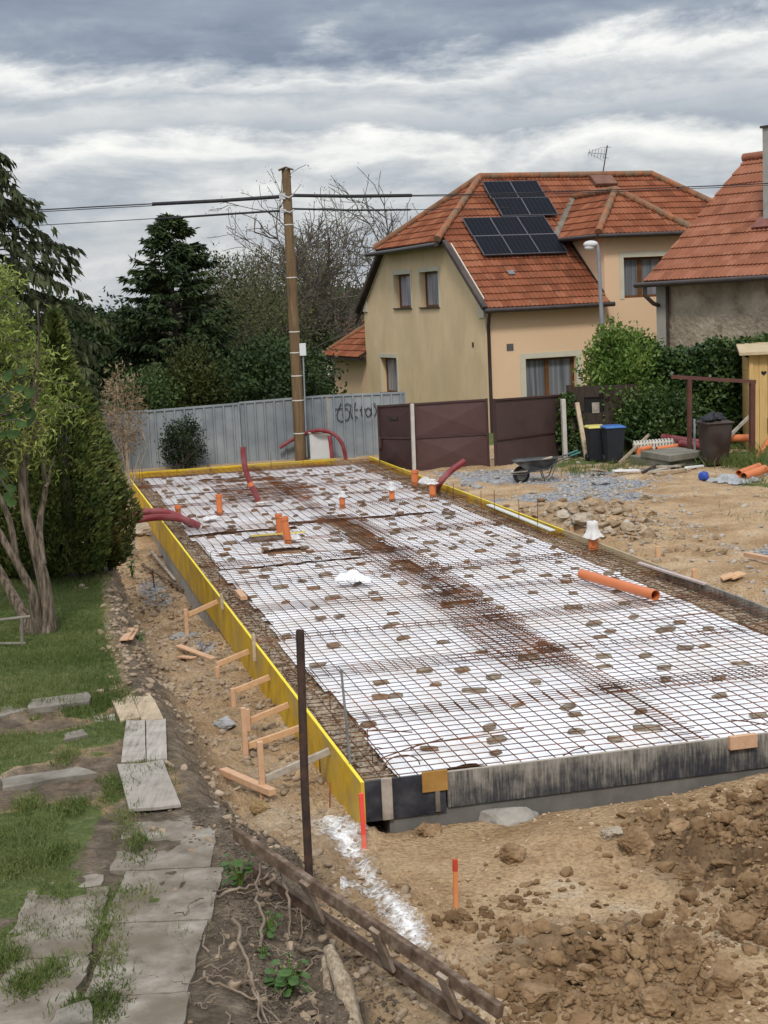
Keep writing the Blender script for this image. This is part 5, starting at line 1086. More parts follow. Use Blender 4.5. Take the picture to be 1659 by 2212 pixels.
# verge trim boards on the gable
b = MB()
for s, base in ((1, 0), (-1, 10.9)):
    q = [(base-.0*s, 3.18), (base+.40*s, 3.18), (base+.40*s, 3.86), (base+2.62*s, 5.50), (base+2.35*s, 5.54), (base-.02*s, 3.78)]
    if s < 0: q = [(x, z+.28 if z < 3.3 else z) for x, z in q]
    b = MB(); b.prism([HW(-.045, x, z) for x, z in q], FU*.04); b.build('verge_board', m_trimw, house)
# roof faces
zr = 3.73+RP*5.45; rl, rr_ = 2.45, 9.05; fr_z = 3.47; hz = 5.62
Rf = [HW(-.14, -.35, fr_z), HW(4.02, -.35, fr_z), HW(14.85, -.35, fr_z), HW(rr_, 5.45, zr), HW(rl, 5.45, zr), HW(-.40, 2.54, hz), HW(-.14, 2.30, 5.44)]
rb = MB()
roof_face(rb, [HW(-.14, -.35, fr_z), HW(4.10, -.35, fr_z), HW(4.10, 5.45, zr), HW(rl, 5.45, zr), HW(-.14, 2.825, 3.73+RP*2.825)])
roof_face(rb, [HW(4.10, 2.45, 3.73+RP*2.45), HW(6.9, 2.45, 3.73+RP*2.45), HW(6.9, 5.45, zr), HW(4.10, 5.45, zr)])
roof_face(rb, [HW(6.9, -.2, fr_z+.11), HW(14.7, -.2, fr_z+.11), HW(rr_, 5.45, zr), HW(6.9, 5.45, zr)])
roof_face(rb, [HW(-.40, 8.34, hz), HW(-.40, 2.56, hz), HW(rl, 5.45, zr)])
roof_face(rb, [HW(14.7, -.2, fr_z+.11), HW(14.85, 11.2, fr_z), HW(rr_, 5.45, zr)])
roof_face(rb, [HW(14.85, 11.25, fr_z), HW(-.14, 11.25, fr_z), HW(-.14, 8.08, 3.73+RP*2.82), HW(rl, 5.45, zr), HW(rr_, 5.45, zr)])
roof = rb.build('roof', [m_tile, m_under], house)
b = MB()
for a, c in ((HW(rl, 5.45, zr+.06), HW(rr_, 5.45, zr+.06)), (HW(-.40, 2.56, hz+.06), HW(rl, 5.45, zr+.06)), (HW(-.40, 8.34, hz+.06), HW(rl, 5.45, zr+.06)), (HW(14.7, -.2, fr_z+.16), HW(rr_, 5.45, zr+.06))): ridgecap(b, a, c)
b.build('ridge_tiles', m_ridge, roof)
# dark verge flashing and gutters
m_vm = M('verge_metal', [(.035, .026, .024), (.065, .045, .04)], scale=5, rough=.6, big=(.12, .09, .07), bigamt=.4)
for e_ in ((HW(-.17, -.40, fr_z), HW(-.19, 2.5, 5.60)), (HW(-.17, 11.3, fr_z), HW(-.19, 8.4, 5.60))): b = MB(); b.bar(*e_, .16, .13); b.build('verge_flashing', m_vm, roof)
def gutter(a, c, nm='gutter'):
    b = MB(); b.tube([a, a.lerp(c, .5)-EZ*.01, c], .075, 10); b.build(nm, m_gutter, house)
gutter(HW(-.2, -.44, fr_z-.08), HW(4.2, -.44, fr_z-.05)); gutter(HW(-.50, 2.45, hz-.10), HW(-.50, 9.0, hz-.14))
b = MB(); b.box(HW(2., -.2, fr_z-.09), (4.1, .4, .06), (FU, GV, EZ)); b.box(HW(-.22, 5.45, hz-.12), (.36, 5.6, .06), (FU, GV, EZ)); b.build('soffit', m_under, house)
b = MB(); q = [HW(-.02, -.44, fr_z-.1), HW(-.02, -.36, fr_z-.25), HW(.07, -.08, fr_z-.55), HW(.07, -.08, 1.5), HW(.07, -.08, .0), HW(.07, -.08, -.6)]; b.tube(q, .055, 10); b.build('downpipe', m_gutter, house)
# wing with its own hipped roof
we = 5.57; ap_f, ap_b = HW(5.43, 1.55, 6.98), HW(5.43, 4.36, 6.98)
wb = MB(); wl0, wr0 = 3.74, 7.12
vb = lambda u: 0
roof_face(wb, [HW(wl0, -.37, we), HW(wr0, -.37, we), HW(5.43, 1.55, 6.98)])
roof_face(wb, [HW(wl0, 2.55, we), HW(wl0, -.37, we), HW(5.43, 1.55, 6.98), HW(5.43, 4.42, 6.98)])
roof_face(wb, [HW(wr0, -.37, we), HW(wr0, 2.55, we), HW(5.43, 4.42, 6.98), HW(5.43, 1.55, 6.98)])
wroof = wb.build('wing_roof', [m_tile, m_under], house)
b = MB(); ridgecap(b, HW(wl0, -.37, we+.05), HW(5.43, 1.55, 7.03)); ridgecap(b, HW(wr0, -.37, we+.05), HW(5.43, 1.55, 7.03)); ridgecap(b, HW(5.43, 1.55, 7.03), HW(5.43, 4.4, 7.03)); b.build('ridge_tiles', m_ridge, wroof)
b = MB(); b.bar(HW(wl0-.02, 2.5, we+.06), HW(5.38, 4.40, 7.0), .22, .08); b.build('valley_mortar', M('valley_mortar', [(.10, .085, .065), (.22, .19, .15)], scale=4, bump=.5), wroof)
b = MB(); b.tube([HW(wl0-.06, 2.4, we-.05), HW(wl0-.06, -.43, we-.07)], .07, 8); b.tube([HW(wl0-.06, -.43, we-.07), HW(wr0, -.43, we-.05)], .07, 8); b.build('gutter', m_gutter, house)
b = MB(); b.box(HW(5.43, -.18, we-.09), (3.3, .38, .05), (FU, GV, EZ)); b.box(HW(3.93, 1.0, we-.09), (.36, 2.4, .05), (FU, GV, EZ)); b.build('soffit', m_under, house)
b = MB(); b.bar(HW(4.14, .05, 3.74+.03), HW(4.14, 2.4, 5.6), .09, .1); b.build('wall_flashing', m_gutter, house)
# roof hatch and repaired tile
nf = (EZ-GV*RP).normalized(); sl = (GV+EZ*RP).normalized(); fp = lambda u, v, h=0: HW(u, v, 3.73+RP*v)+nf*h
b = MB(); b.box(fp(6.93, 5.12, .10), (.85, .55, .12), (FU, sl, nf)); b.build('roof_hatch', M('rusty_hatch', [(.13, .06, .04), (.2, .10, .065)], scale=4, rough=.7), house)
b = MB(); b.box(fp(1.39, 1.02, .05), (.22, .2, .03), (FU, sl, nf)); b.build('glass_tile', M('grey_glass_tile', [(.12, .13, .13), (.2, .21, .2)], scale=9, rough=.3), house)
# annex at the back left
b = MB(); zA = 1.72
b.quad(HW(.05, 10.9, -1.2), HW(.05, 14.9, -1.2), HW(.05, 14.9, zA), HW(.05, 10.9, zA)); b.quad(HW(.05, 14.9, -1.2), HW(5, 14.9, -1.2), HW(5, 14.9, zA), HW(.05, 14.9, zA)); b.build('annex_wall', m_wallp, house)
b = MB(); e0, e1 = HW(-.32, 15.3, 1.80), HW(-.32, 10.85, 1.80); roof_face(b, [e0, e1, HW(2.0, 10.85, 3.5), HW(2.0, 13.0, 3.5)]); roof_face(b, [HW(4.3, 15.3, 1.8), e0, HW(2.0, 13.0, 3.5)]); o = b.build('annex_roof', [m_tile, m_under], house)
b = MB(); ridgecap(b, e0, HW(2.0, 13.0, 3.54)); b.build('ridge_tiles', m_ridge, o); b = MB(); b.box(HW(-.15, 13.1, 1.72), (.4, 4.4, .09), (FU, GV, EZ)); b.build('fascia', m_under, house)
b = MB(); b.prism([HW(-.1, 10.92, 3.45), HW(-.1, 11.7, 3.0), HW(-.1, 11.25, 3.5), HW(-.1, 10.92, 3.9)], FU*.05); b.build('eave_end_board', m_under, house)
# solar panels: two arrays of separate modules
mcell, nt, bb = newmat('solar_cells'); L = nt.links.new; uv = nd(nt, 'ShaderNodeUVMap'); s = nd(nt, 'ShaderNodeSeparateXYZ'); L(uv.outputs[0], s.inputs[0]); ms = []
for k, nn in ((0, 6), (1, 10)):
    a_ = nd(nt, 'ShaderNodeMath', operation='MULTIPLY'); L(s.outputs[k], a_.inputs[0]); a_.inputs[1].default_value = nn; f_ = nd(nt, 'ShaderNodeMath', operation='FRACT'); L(a_.outputs[0], f_.inputs[0]); l_ = nd(nt, 'ShaderNodeMath', operation='LESS_THAN'); L(f_.outputs[0], l_.inputs[0]); l_.inputs[1].default_value = .07; ms.append(l_)
mxm = nd(nt, 'ShaderNodeMath', operation='MAXIMUM'); L(ms[0].outputs[0], mxm.inputs[0]); L(ms[1].outputs[0], mxm.inputs[1]); mx = nd(nt, 'ShaderNodeMix', data_type='RGBA'); L(mxm.outputs[0], mx.inputs[0]); mx.inputs[6].default_value = (.008, .009, .014, 1); mx.inputs[7].default_value = (.035, .038, .045, 1); L(mx.outputs[2], bb.inputs['Base Color']); bb.inputs['Roughness'].default_value = .5; bb.inputs['Specular IOR Level'].default_value = .03
m_alu = M('aluminium_frame', [(.07, .072, .08), (.11, .112, .12)], scale=3, rough=.4, bump=0)
def module(u0, v0, wd, lab, sk):
    ln_ = 1.03; c = lambda x, y, h: fp(u0, v0, .16)+FU*(x+sk*y)+sl*y+nf*h
    t = thing('solar_panel', lab, 'solar panel', c(wd/2, ln_/2, 0), 'solar panels on the red roof'); b = MB(); b.quad(c(.015, .015, .022), c(wd-.015, .015, .022), c(wd-.015, ln_-.015, .022), c(.015, ln_-.015, .022)); b.uv[0] = [(0, 0), (1, 0), (1, 1), (0, 1)]; b.build('cells', mcell, t)
    b = MB()
    for p, q in ((c(0, 0, 0), c(wd, 0, 0)), (c(wd, 0, 0), c(wd, ln_, 0)), (c(wd, ln_, 0), c(0, ln_, 0)), (c(0, ln_, 0), c(0, 0, 0))): b.bar(p, q, .02, .04, nf)
    b.build('panel_frame', m_alu, t)
for r_ in range(2):
    for k in range(3): module(.76+k*.975, 1.68+r_*.845, .96, f'{["left", "middle", "right"][k]} solar panel in the {["bottom", "second"][r_]} row of the lower roof array', .02)
for r_ in range(2):
    for k in range(2): module(2.24+k*1.015, 3.42+r_*.83, 1.0, f'{["left", "right"][k]} solar panel in the {["bottom", "top"][r_]} row of the upper roof array', .06)
# antenna on the ridge
p = HW(7.1, 5.45, zr); t = thing('tv_antenna', 'thin television aerial standing on the house ridge', 'antenna', p); top = apl(1312, 314, p, Vector((0, 1, 0))); b = MB(); b.tube([p, top], .022, 6); b.build('mast', m_rustd, t)
b = MB(); c0 = p.lerp(top, .72); e = c0+Vector((-.62, 0, .08)); b.tube([c0, e], .012, 5)
for i in range(6): q = c0.lerp(e, .1+i*.17); b.tube([q+Vector((.02, -.1, .17-.012*i)), q-Vector((.02, -.1, .17-.012*i))], .008, 4)
b.tube([c0+Vector((-.1, 0, .25)), c0+Vector((-.62, 0, .08))], .007, 4); b.tube([c0+Vector((-.1, 0, -.22)), c0+Vector((-.62, 0, .08))], .007, 4); b.build('dipole_boom', m_galv, t)
b = MB(); c1 = p.lerp(top, .93); b.tube([c1+Vector((-.1, .1, .02)), c1+Vector((.12, -.1, 0))], .01, 4); b.tube([p.lerp(top, .6)+Vector((-.1, 0, .05)), p.lerp(top, .6)+Vector((.12, 0, -.02))], .01, 4); b.build('cross_bar', m_galv, t)
# neighbouring house on the right
T2 = math.radians(-55.); f2 = Vector((math.cos(T2), math.sin(T2), 0)); g2 = Vector((-f2.y, f2.x, 0)); O2 = ay(1391, 608, 42.5); NZ = O2.z
q_ = apl(1611, 345, O2, f2)-O2; VR, pi2 = q_.dot(g2), q_.z/q_.dot(g2); O2 = Vector((O2.x, O2.y, 0)); NW = frame(O2, f2, g2); LN = 7.5
nb = thing('neighbour_house', 'old house at right with peeling beige render and brown tiled roof', 'house', NW(3, 1, -1))
m_peel = M('peeling_render', [(.19, .15, .105), (.36, .295, .21), (.46, .385, .285), (.53, .455, .345)], scale=2.2, detail=10, rough=.95, bump=1., bscale=9, dist=.06, big=(.22, .18, .135), bigamt=.6, bigscale=.8)
wu = (apl(1424, 700, NW(0, .4, 0), g2)-O2).dot(f2); zr2 = NZ+pi2*VR
b = MB(); b.prism([NW(wu, .4, -1), NW(LN, .4, -1), NW(LN, .4, NZ+.2), NW(wu, .4, NZ+.2)], g2*(2*VR-.8)); b.prism([NW(wu, .4, NZ+.2), NW(wu, 2*VR-.4, NZ+.2), NW(wu, VR, zr2-.15)], f2*.3); b.build('wall', m_peel, nb)
b = MB(); b.box(NW(wu+.16, .38, NZ/2-.55), (.36, .12, NZ+.8), (f2, g2, EZ)); b.build('corner_pilaster', M('grey_pilaster', [(.27, .25, .215), (.35, .33, .29)], scale=3, rough=.9, bump=.2), nb)
b = MB(); tiles_ch = .5
roof_face(b, [NW(0, 0, NZ), NW(LN, 0, NZ), NW(LN, VR, zr2), NW(0, VR, zr2)], .47); roof_face(b, [NW(LN, 2*VR, NZ), NW(0, 2*VR, NZ), NW(0, VR, zr2), NW(LN, VR, zr2)], .47)
o = b.build('roof', [m_tile2, m_under], nb); b = MB(); ridgecap(b, NW(-.05, VR, zr2+.04), NW(LN, VR, zr2+.04), .13, .42); b.build('ridge_tiles', m_tile2b, o)
b = MB(); b.tube([NW(-.25, -.1, NZ-.10), NW(LN/2, -.1, NZ-.07), NW(LN, -.1, NZ-.05)], .075, 10); b.build('gutter', m_gutter, nb)
b = MB(); b.box(NW(LN/2+wu/2, .2, NZ-.07), (LN-wu, .45, .08), (f2, g2, EZ)); b.build('soffit', m_under, nb)
b = MB(); q = [NW(.12, -.1, NZ-.14), NW(.12, -.08, NZ-.4), NW(.3, .05, NZ-.62), NW(wu+.1, .28, NZ-.68)]; b.tube(q, .06, 8); b.build('downpipe', m_gutter, nb); b = MB(); b.tube([NW(wu+.42, .31, NZ-.15), NW(wu+.42, .31, 0)], .045, 8); b.build('wall_cable_duct', m_rustd, nb)
nn2 = (EZ-g2*pi2).normalized(); s2 = (g2+EZ*pi2).normalized()
pc = apl(1650, 482, Vector((O2.x, O2.y, NZ)), nn2); uc = (pc-O2).dot(f2); vc = (pc-O2).dot(g2); pt_ = apl(1650, 277, pc, Vector((0, 1, 0))); b = MB(); b.box(NW(uc+.22, vc+.2, (pc.z-.3+pt_.z)/2), (.44, .44, pt_.z-pc.z+.3), (f2, g2, EZ)); o = b.build('chimney', M('grey_chimney_render', [(.29, .28, .255), (.37, .36, .33)], scale=4, rough=.9, bump=.3), nb)
b = MB(); b.box(NW(uc+.22, vc+.2, pt_.z+.03), (.54, .54, .06), (f2, g2, EZ)); b.build('chimney_cap', m_gutter, o)
b = MB(); b.box(NW(uc+.18, vc-.05, NZ+pi2*(vc-.05))+nn2*.08, (.75, .45, .05), (f2, s2, nn2)); b.build('chimney_flashing', M('red_flashing', [(.17, .05, .035), (.22, .075, .05)], scale=4, rough=.5), o)
# street lamp
lt = thing('street_lamp', 'grey street lamp with a pale drooping head before the house', 'street lamp', (6.14, 41, -.4)); tl_ = ay(1292, 531, 41); b = MB(); b.tube([Vector((6.2, 41, -.5)), Vector((6.14, 41, 2.4)), tl_-EZ*.15, tl_+Vector((-.03, 0, .02)), tl_+Vector((-.12, 0, .08))], [.075, .06, .05, .05, .045], 10); b.build('lamp_post', M('grey_lamp_post', [(.20, .215, .23), (.27, .28, .29)], scale=4, rough=.55), lt)
c = tl_+Vector((-.20, 0, .05)); b = MB(); b.blob(c, (.20, .14, .10), 2, .03, 3, 1, False); b.build('lamp_head', M('lamp_head_metal', [(.5, .5, .5), (.6, .6, .6)], scale=3, rough=.4), lt); b = MB(); b.blob(c+Vector((-.03, 0, -.08)), (.14, .11, .08), 3, .02, 3, 1, False); b.build('lamp_glass', M('lamp_glass', [(.6, .6, .6), (.7, .7, .7)], scale=3, rough=.15), lt)
# ================================================================== vegetation
def leafmesh(P, D, N, ln, wd, bend=0., two=False):
    """P base points, D directions, N side hints, ln/wd arrays; diamonds, or two-part curled strips"""
    P = np.asarray(P, float); D = D/np.linalg.norm(D, axis=1, keepdims=True); s = np.cross(D, N); s /= np.maximum(np.linalg.norm(s, axis=1, keepdims=True), 1e-6); n = np.cross(s, D)
    ln = np.broadcast_to(ln, (len(P),))[:, None]; wd = np.broadcast_to(wd, (len(P),))[:, None]
    if not two:
        v = np.stack([P, P+D*ln*.45+s*wd*.5, P+D*ln+n*bend*ln, P+D*ln*.45-s*wd*.5], 1); f = np.arange(len(P)*4).reshape(-1, 4)
    else:
        m = P+D*ln*.5+n*bend*ln*.6; t = P+D*ln*.86-n*bend*ln*.5
        v = np.stack([P-s*wd*.25, P+s*wd*.25, m+s*wd*.5, m-s*wd*.5, t+s*wd*.06, t-s*wd*.06], 1); b0 = np.arange(len(P))[:, None]*6; f = np.concatenate([b0+np.array([[0, 1, 2, 3]]), b0+np.array([[3, 2, 4, 5]])])
    return v.reshape(-1, 3), f
def rdir(n, rs, up=0.): 
    d = rs.normal(0, 1, (n, 3)); d[:, 2] += up; return d/np.linalg.norm(d, axis=1, keepdims=True)
def part_np(name, V, f, mat, parent, smooth=False):
    return link(name, npmesh(name, np.asarray(V)-np.array(WL[parent.name]), f, smooth), mat, parent)
def branchy(rs, p, d, ln, r, lev, out, tips, spread=.6, up=.15, nch=(2, 4), seg=5, wig=.18, minr=.004, shrink=.68, grav=0.):
    pts = [np.array(p, float)]; d = np.array(d, float); d /= np.linalg.norm(d)
    for i in range(seg):
        d = d+rs.normal(0, wig, 3)+np.array([0, 0, up*.2-grav]); d /= np.linalg.norm(d); pts.append(pts[-1]+d*ln/seg)
    out.append((pts, [max(minr, r*(1-.45*i/seg)) for i in range(seg+1)], lev))
    if lev == 0: tips.append((pts[-1], d)); tips.append((pts[-2], d)); return
    for k in range(rs.randint(*nch)+1):
        t = rs.randint(seg//2, seg+1) if k else seg; nd_ = d+rs.normal(0, spread, 3)+np.array([0, 0, up]); branchy(rs, pts[t], nd_, ln*shrink*rs.uniform(.8, 1.15), r*.6, lev-1, out, tips, spread, up, nch, max(3, seg-1), wig, minr, shrink, grav)
def wood(name, out, mat, parent, nside=5):
    b = MB()
    for pts, rs_, lev in out: b.tube(pts, rs_, nside if lev > 1 else 4, False)
    return b.build(name, mat, parent)
m_bark = M('furrowed_willow_bark', [(.28, (.028, .02, .014)), (.44, (.09, .068, .049)), (.56, (.18, .14, .10)), (.72, (.28, .225, .17))], scale=9, detail=9, rough=1, bump=1., stretch=(3.2, 3.2, .5), dist=.03, bscale=11)
m_bark2 = M('dark_bark', [(.035, .028, .022), (.075, .06, .05)], scale=8, rough=1, bump=.5)
m_twig = M('grey_brown_twigs', [(.075, .062, .05), (.13, .11, .09)], scale=6, rough=1, bump=0)
# ---- corkscrew willow (multi stemmed, near left)
Yt = 17.53
def wp(cx_, cy_, dy=0.): return ay(cx_*.3, 774+cy_*.3, Yt+dy)
rs = np.random.RandomState(11); root = gpx(95, 1368, .1); will = thing('corkscrew_willow', 'corkscrew willow with several twisting bare stems and yellow green curly leaves', 'tree', root)
stems = [([(340, 2010), (345, 1900), (322, 1650), (262, 1400), (192, 1150), (166, 900), (180, 650)], [.125, .10, .078, .066, .06, .057, .054], 0), ([(180, 640), (100, 560), (0, 470), (-120, 380)], [.05, .045, .04, .03], .15), ([(184, 650), (228, 520), (250, 300), (255, 100), (280, -150), (265, -420)], [.06, .05, .038, .022, .012, .006], -.1),
         ([(262, 2010), (258, 1880), (232, 1690), (130, 1490), (48, 1350), (-20, 1230)], [.10, .078, .056, .045, .042, .04], -.25), ([(130, 1490), (110, 1400), (76, 1200), (18, 1040), (-30, 950)], [.05, .042, .036, .032, .03], -.2), ([(190, 2000), (172, 1860), (88, 1700), (0, 1540), (-60, 1450)], [.09, .07, .06, .055, .052], .3),
         ([(305, 1480), (288, 1300), (285, 1200), (308, 1050), (328, 930), (318, 830), (292, 640), (270, 560), (275, 420)], [.05, .042, .038, .034, .032, .028, .024, .02, .015], .1), ([(328, 930), (352, 880), (360, 800), (395, 700)], [.022, .018, .014, .009], .15)]
tips = []; twigs = []
for pts, rr_2, dy in stems:
    b = MB(); P = [wp(x, y, dy*min(1., i/3.)) for i, (x, y) in enumerate(pts)]; out = []
    for i in range(len(P)-1):
        p0, p1, p2, p3 = P[max(i-1, 0)], P[i], P[i+1], P[min(i+2, len(P)-1)]
        for s in range(6): t = s/6; out.append((.5*((2*p1)+(p2-p0)*t+(2*p0-5*p1+4*p2-p3)*t*t+(3*p1-p0-3*p2+p3)*t**3), rr_2[i]*(1-t)+rr_2[i+1]*t))
    out.append((P[-1], rr_2[-1])); b.tube([q[0] for q in out], [q[1]*(1+.05*mnoise.noise(q[0]*9)) for q in out], 14, False); b.build('stem', m_bark, will)
for i in range(150):
    while 1:
        c = np.array([rs.uniform(-5.75, -3.80), Yt+rs.uniform(-.9, .9), rs.uniform(2.55, 4.6)]); cxm = -4.65; hw = .95*min(1, max(.12, (4.75-c[2])/1.5))
        if abs(c[0]-cxm) < hw: break
    a = np.array([cxm+(c[0]-cxm)*.4, Yt+(c[1]-Yt)*.3, max(2.1, c[2]-rs.uniform(.2, .7))]); pts = [a+(c-a)*t+rs.normal(0, .045, 3)*(t > 0) for t in np.linspace(0, 1, 7)]; twigs.append((pts, [.012-.0014*k for k in range(7)], 0)); e = c
    for k in range(4):                                                 # hanging curly ends
        st = pts[rs.randint(3, 7)]; q = [st]; d = rs.normal(0, 1, 3); d[2] = -.3
        for j in range(6): d = d+rs.normal(0, .5, 3)+np.array([0, 0, -.22]); d /= np.linalg.norm(d); q.append(q[-1]+d*.07)
        twigs.append((q, [.005]*7, 0)); tips += [(x, d) for x in q]
for x0, y0, n_ in ((300, 720, 10), (360, 830, 8), (330, 420, 10), (250, 350, 8), (280, 620, 8)):
    for k in range(n_): c = np.array(wp(x0+rs.normal(0, 30), y0+rs.normal(0, 45), .1)); tips.append((c, rs.normal(0, 1, 3)))
wood('twigs', twigs, m_twig, will, 4)
T_ = np.array([t[0] for t in tips]); n = 15500; k = rs.randint(0, len(T_), n); P = T_[k]+rs.normal(0, .055, (n, 3)); D = rdir(n, rs, -.25); V, f = leafmesh(P, D, rdir(n, rs), rs.uniform(.07, .14, n), rs.uniform(.014, .026, n), .34, True)
part_np('leaves', V, f, leafmat('curly_willow_leaf', [(.075, .125, .022), (.19, .255, .048), (.35, .40, .10), (.46, .43, .16)], 1.6, .5, .35, 20), will)
# ---- thuja and the hedge behind it
def thuja(name, label, base, h, rad, n, mat, seed, low=.05, top=.16, group=None):
    rs = np.random.RandomState(seed); t = thing(name, label, 'tree', base, group); b = MB(); b.tube([Vector(base)-EZ*.1, Vector(base)+EZ*h*.6], [.09, .03], 8); b.tube([Vector(base)+Vector((.15, 0, -.1)), Vector(base)+Vector((.3, 0, h*.35))], [.05, .02], 6); b.build('trunk', m_bark2, t)
    z = rs.uniform(low, 1, n)**1.15; prof = np.interp(z, [0, .1, .3, .45, .6, .8, 1], [.42, .8, 1., .92, .66, .34, .05])*rad; a = rs.uniform(0, 2*pi, n)
    lob = 1+.22*np.sin(a*5+z*9+seed)+.22*fbm(a*1.5, z*9, 1., 3, seed); q = prof*lob*(1-.38*rs.uniform(0, 1, n)**2.2)
    P = np.stack([base[0]+np.cos(a)*q, base[1]+np.sin(a)*q, base[2]+z*h*(1+.02*rs.normal(0, 1, n))], 1); D = np.stack([np.cos(a)*.75, np.sin(a)*.75, np.full(n, .75)], 1)+rs.normal(0, .35, (n, 3)); N = np.stack([-np.sin(a), np.cos(a), 0*a], 1)+rs.normal(0, .5, (n, 3))
    V, f = leafmesh(P, D, N, rs.uniform(.05, .13, n), rs.uniform(.018, .045, n), .2); part_np('foliage', V, f, mat, t); return t
m_thuja = leafmat('thuja_spray', [(.018, .034, .008), (.062, .094, .02), (.14, .165, .04), (.22, .19, .055)], 3.2, .6, .12, 16)
b0 = gpx(185, 1250, .1); thuja('thuja', 'tall pointed dark green thuja beside the far end of the trench', (b0.x-.17, b0.y, b0.z), 3.65, .62, 21000, m_thuja, 3); p = b0
thuja('thuja', 'second thuja stem, broader and lower, hugging the tall pointed one', (b0.x+.10, b0.y+.5, b0.z), 2.5, .5, 11000, leafmat('thuja_olive', [(.022, .032, .007), (.055, .068, .013), (.11, .11, .026), (.17, .125, .035)], 1.2, .6, .12, 16), 5)
thuja('thuja', 'dark thuja behind the willow stems at the left edge', (b0.x-1.35, b0.y+.6, b0.z), 2.35, .75, 11000, m_thuja, 8); thuja('thuja', 'low dark thuja partly hidden by the willow and tall thuja', (b0.x-.75, b0.y+.25, b0.z), 2.0, .6, 9000, m_thuja, 9); thuja('thuja', 'dark thuja at the very left edge behind the leaning stems', (b0.x-2.2, b0.y+.9, b0.z), 2.6, .9, 9000, m_thuja, 12)
# ---- conifers
def conifer(name, label, base, h, rad, nb_, mat, seed, droop=.25, tw=.26, low=.06, tip=1., lean=0., per=26, group=None, hang=.4, shape=1.):
    rs = np.random.RandomState(seed); t = thing(name, label, 'tree', base, group); base = np.array(base); b = MB(); b.tube([Vector(base)-EZ*.3, Vector(base)+EZ*h*.5, Vector(base)+EZ*h*.98], [.16, .09, .015], 8); out = []; PP = []; DD = []
    for i in range(nb_):
        z = low+(1-low)*(i/nb_)**.95; L_ = rad*(1-z)**shape*rs.uniform(.6, 1.12)+.10; a = rs.uniform(0, 2*pi); d = np.array([math.cos(a), math.sin(a), .35-.25*(1-z)]); p0 = base+np.array([0, 0, z*h]); pts = [p0]
        for s in range(5): d = d+np.array([0, 0, -droop*.22+(.10 if s > 2 else 0)])+rs.normal(0, .06, 3); d /= np.linalg.norm(d); pts.append(pts[-1]+d*L_/5)
        b.tube(pts, [.022*(1-z*.6), .018, .014, .010, .007, .004], 4, False); pts = np.array(pts); m_ = int(per*max(.35, L_/rad)); tt = rs.uniform(.12, 1, m_)**.7*5; ii = np.minimum(tt.astype(int), 4); q = pts[ii]+(pts[ii+1]-pts[ii])*(tt-ii)[:, None]; ax = pts[ii+1]-pts[ii]; ax /= np.linalg.norm(ax, axis=1, keepdims=True); side = np.cross(ax, [0, 0, 1.])*rs.choice([-1, 1], m_)[:, None]
        PP.append(q); DD.append(ax*.7+side*rs.uniform(.2, .9, m_)[:, None]+np.array([0, 0, -hang])*rs.uniform(.3, 1.4, m_)[:, None])
    b.build('trunk', m_bark2, t); P = np.concatenate(PP); D = np.concatenate(DD); n = len(P); Vs = []; Fs = []; o_ = 0
    for c in range(3):
        V, f = leafmesh(P+rs.normal(0, .03, (n, 3)), D+rs.normal(0, .25, (n, 3)), rdir(n, rs, .8), rs.uniform(.5, 1.1, n)*tw, rs.uniform(.25, .45, n)*tw*.7, -.12); Vs.append(V); Fs.append(f+o_); o_ += len(V)
    part_np('needles', np.concatenate(Vs), np.concatenate(Fs), mat, t); return t
m_spruce = leafmat('spruce_needles', [(.014, .028, .011), (.036, .06, .02), (.07, .10, .03)], 1., .7, .05, 7)
q = ay(352, 468, 46); conifer('spruce', 'large dark spruce standing behind the metal fence', (q.x+.15, 46, -1.2), q.z+1.2, 2.9, 340, m_spruce, 4, .26, .30, .02, per=60, hang=.5, shape=.62)
q = ay(-40, 352, 37); conifer('larch', 'drooping dark conifer at the left edge reaching above the willow', (q.x, 37, -.5), q.z+.9, 4.4, 230, leafmat('larch_needles', [(.02, .03, .012), (.045, .058, .022), (.085, .095, .038)], 1., .7, .1, 7), 6, .8, .34, .2, per=46, hang=1.3, shape=.6)
q = ay(150, 655, 70); conifer('distant_conifer', 'distant bluish conifer left of the spruce', (q.x, 70, -3), q.z+3, 3., 90, leafmat('bluish_needles', [(.02, .032, .02), (.04, .06, .035)], 1, .7, .05, 5), 7, .3, .7, per=24)
q = ay(205, 668, 76); conifer('distant_conifer', 'second distant conifer, lower and nearer the spruce', (q.x, 76, -3), q.z+3, 3.6, 90, leafmat('bluish_needles_b', [(.018, .03, .017), (.036, .055, .03)], 1, .7, .05, 5), 17, .3, .8, per=24)
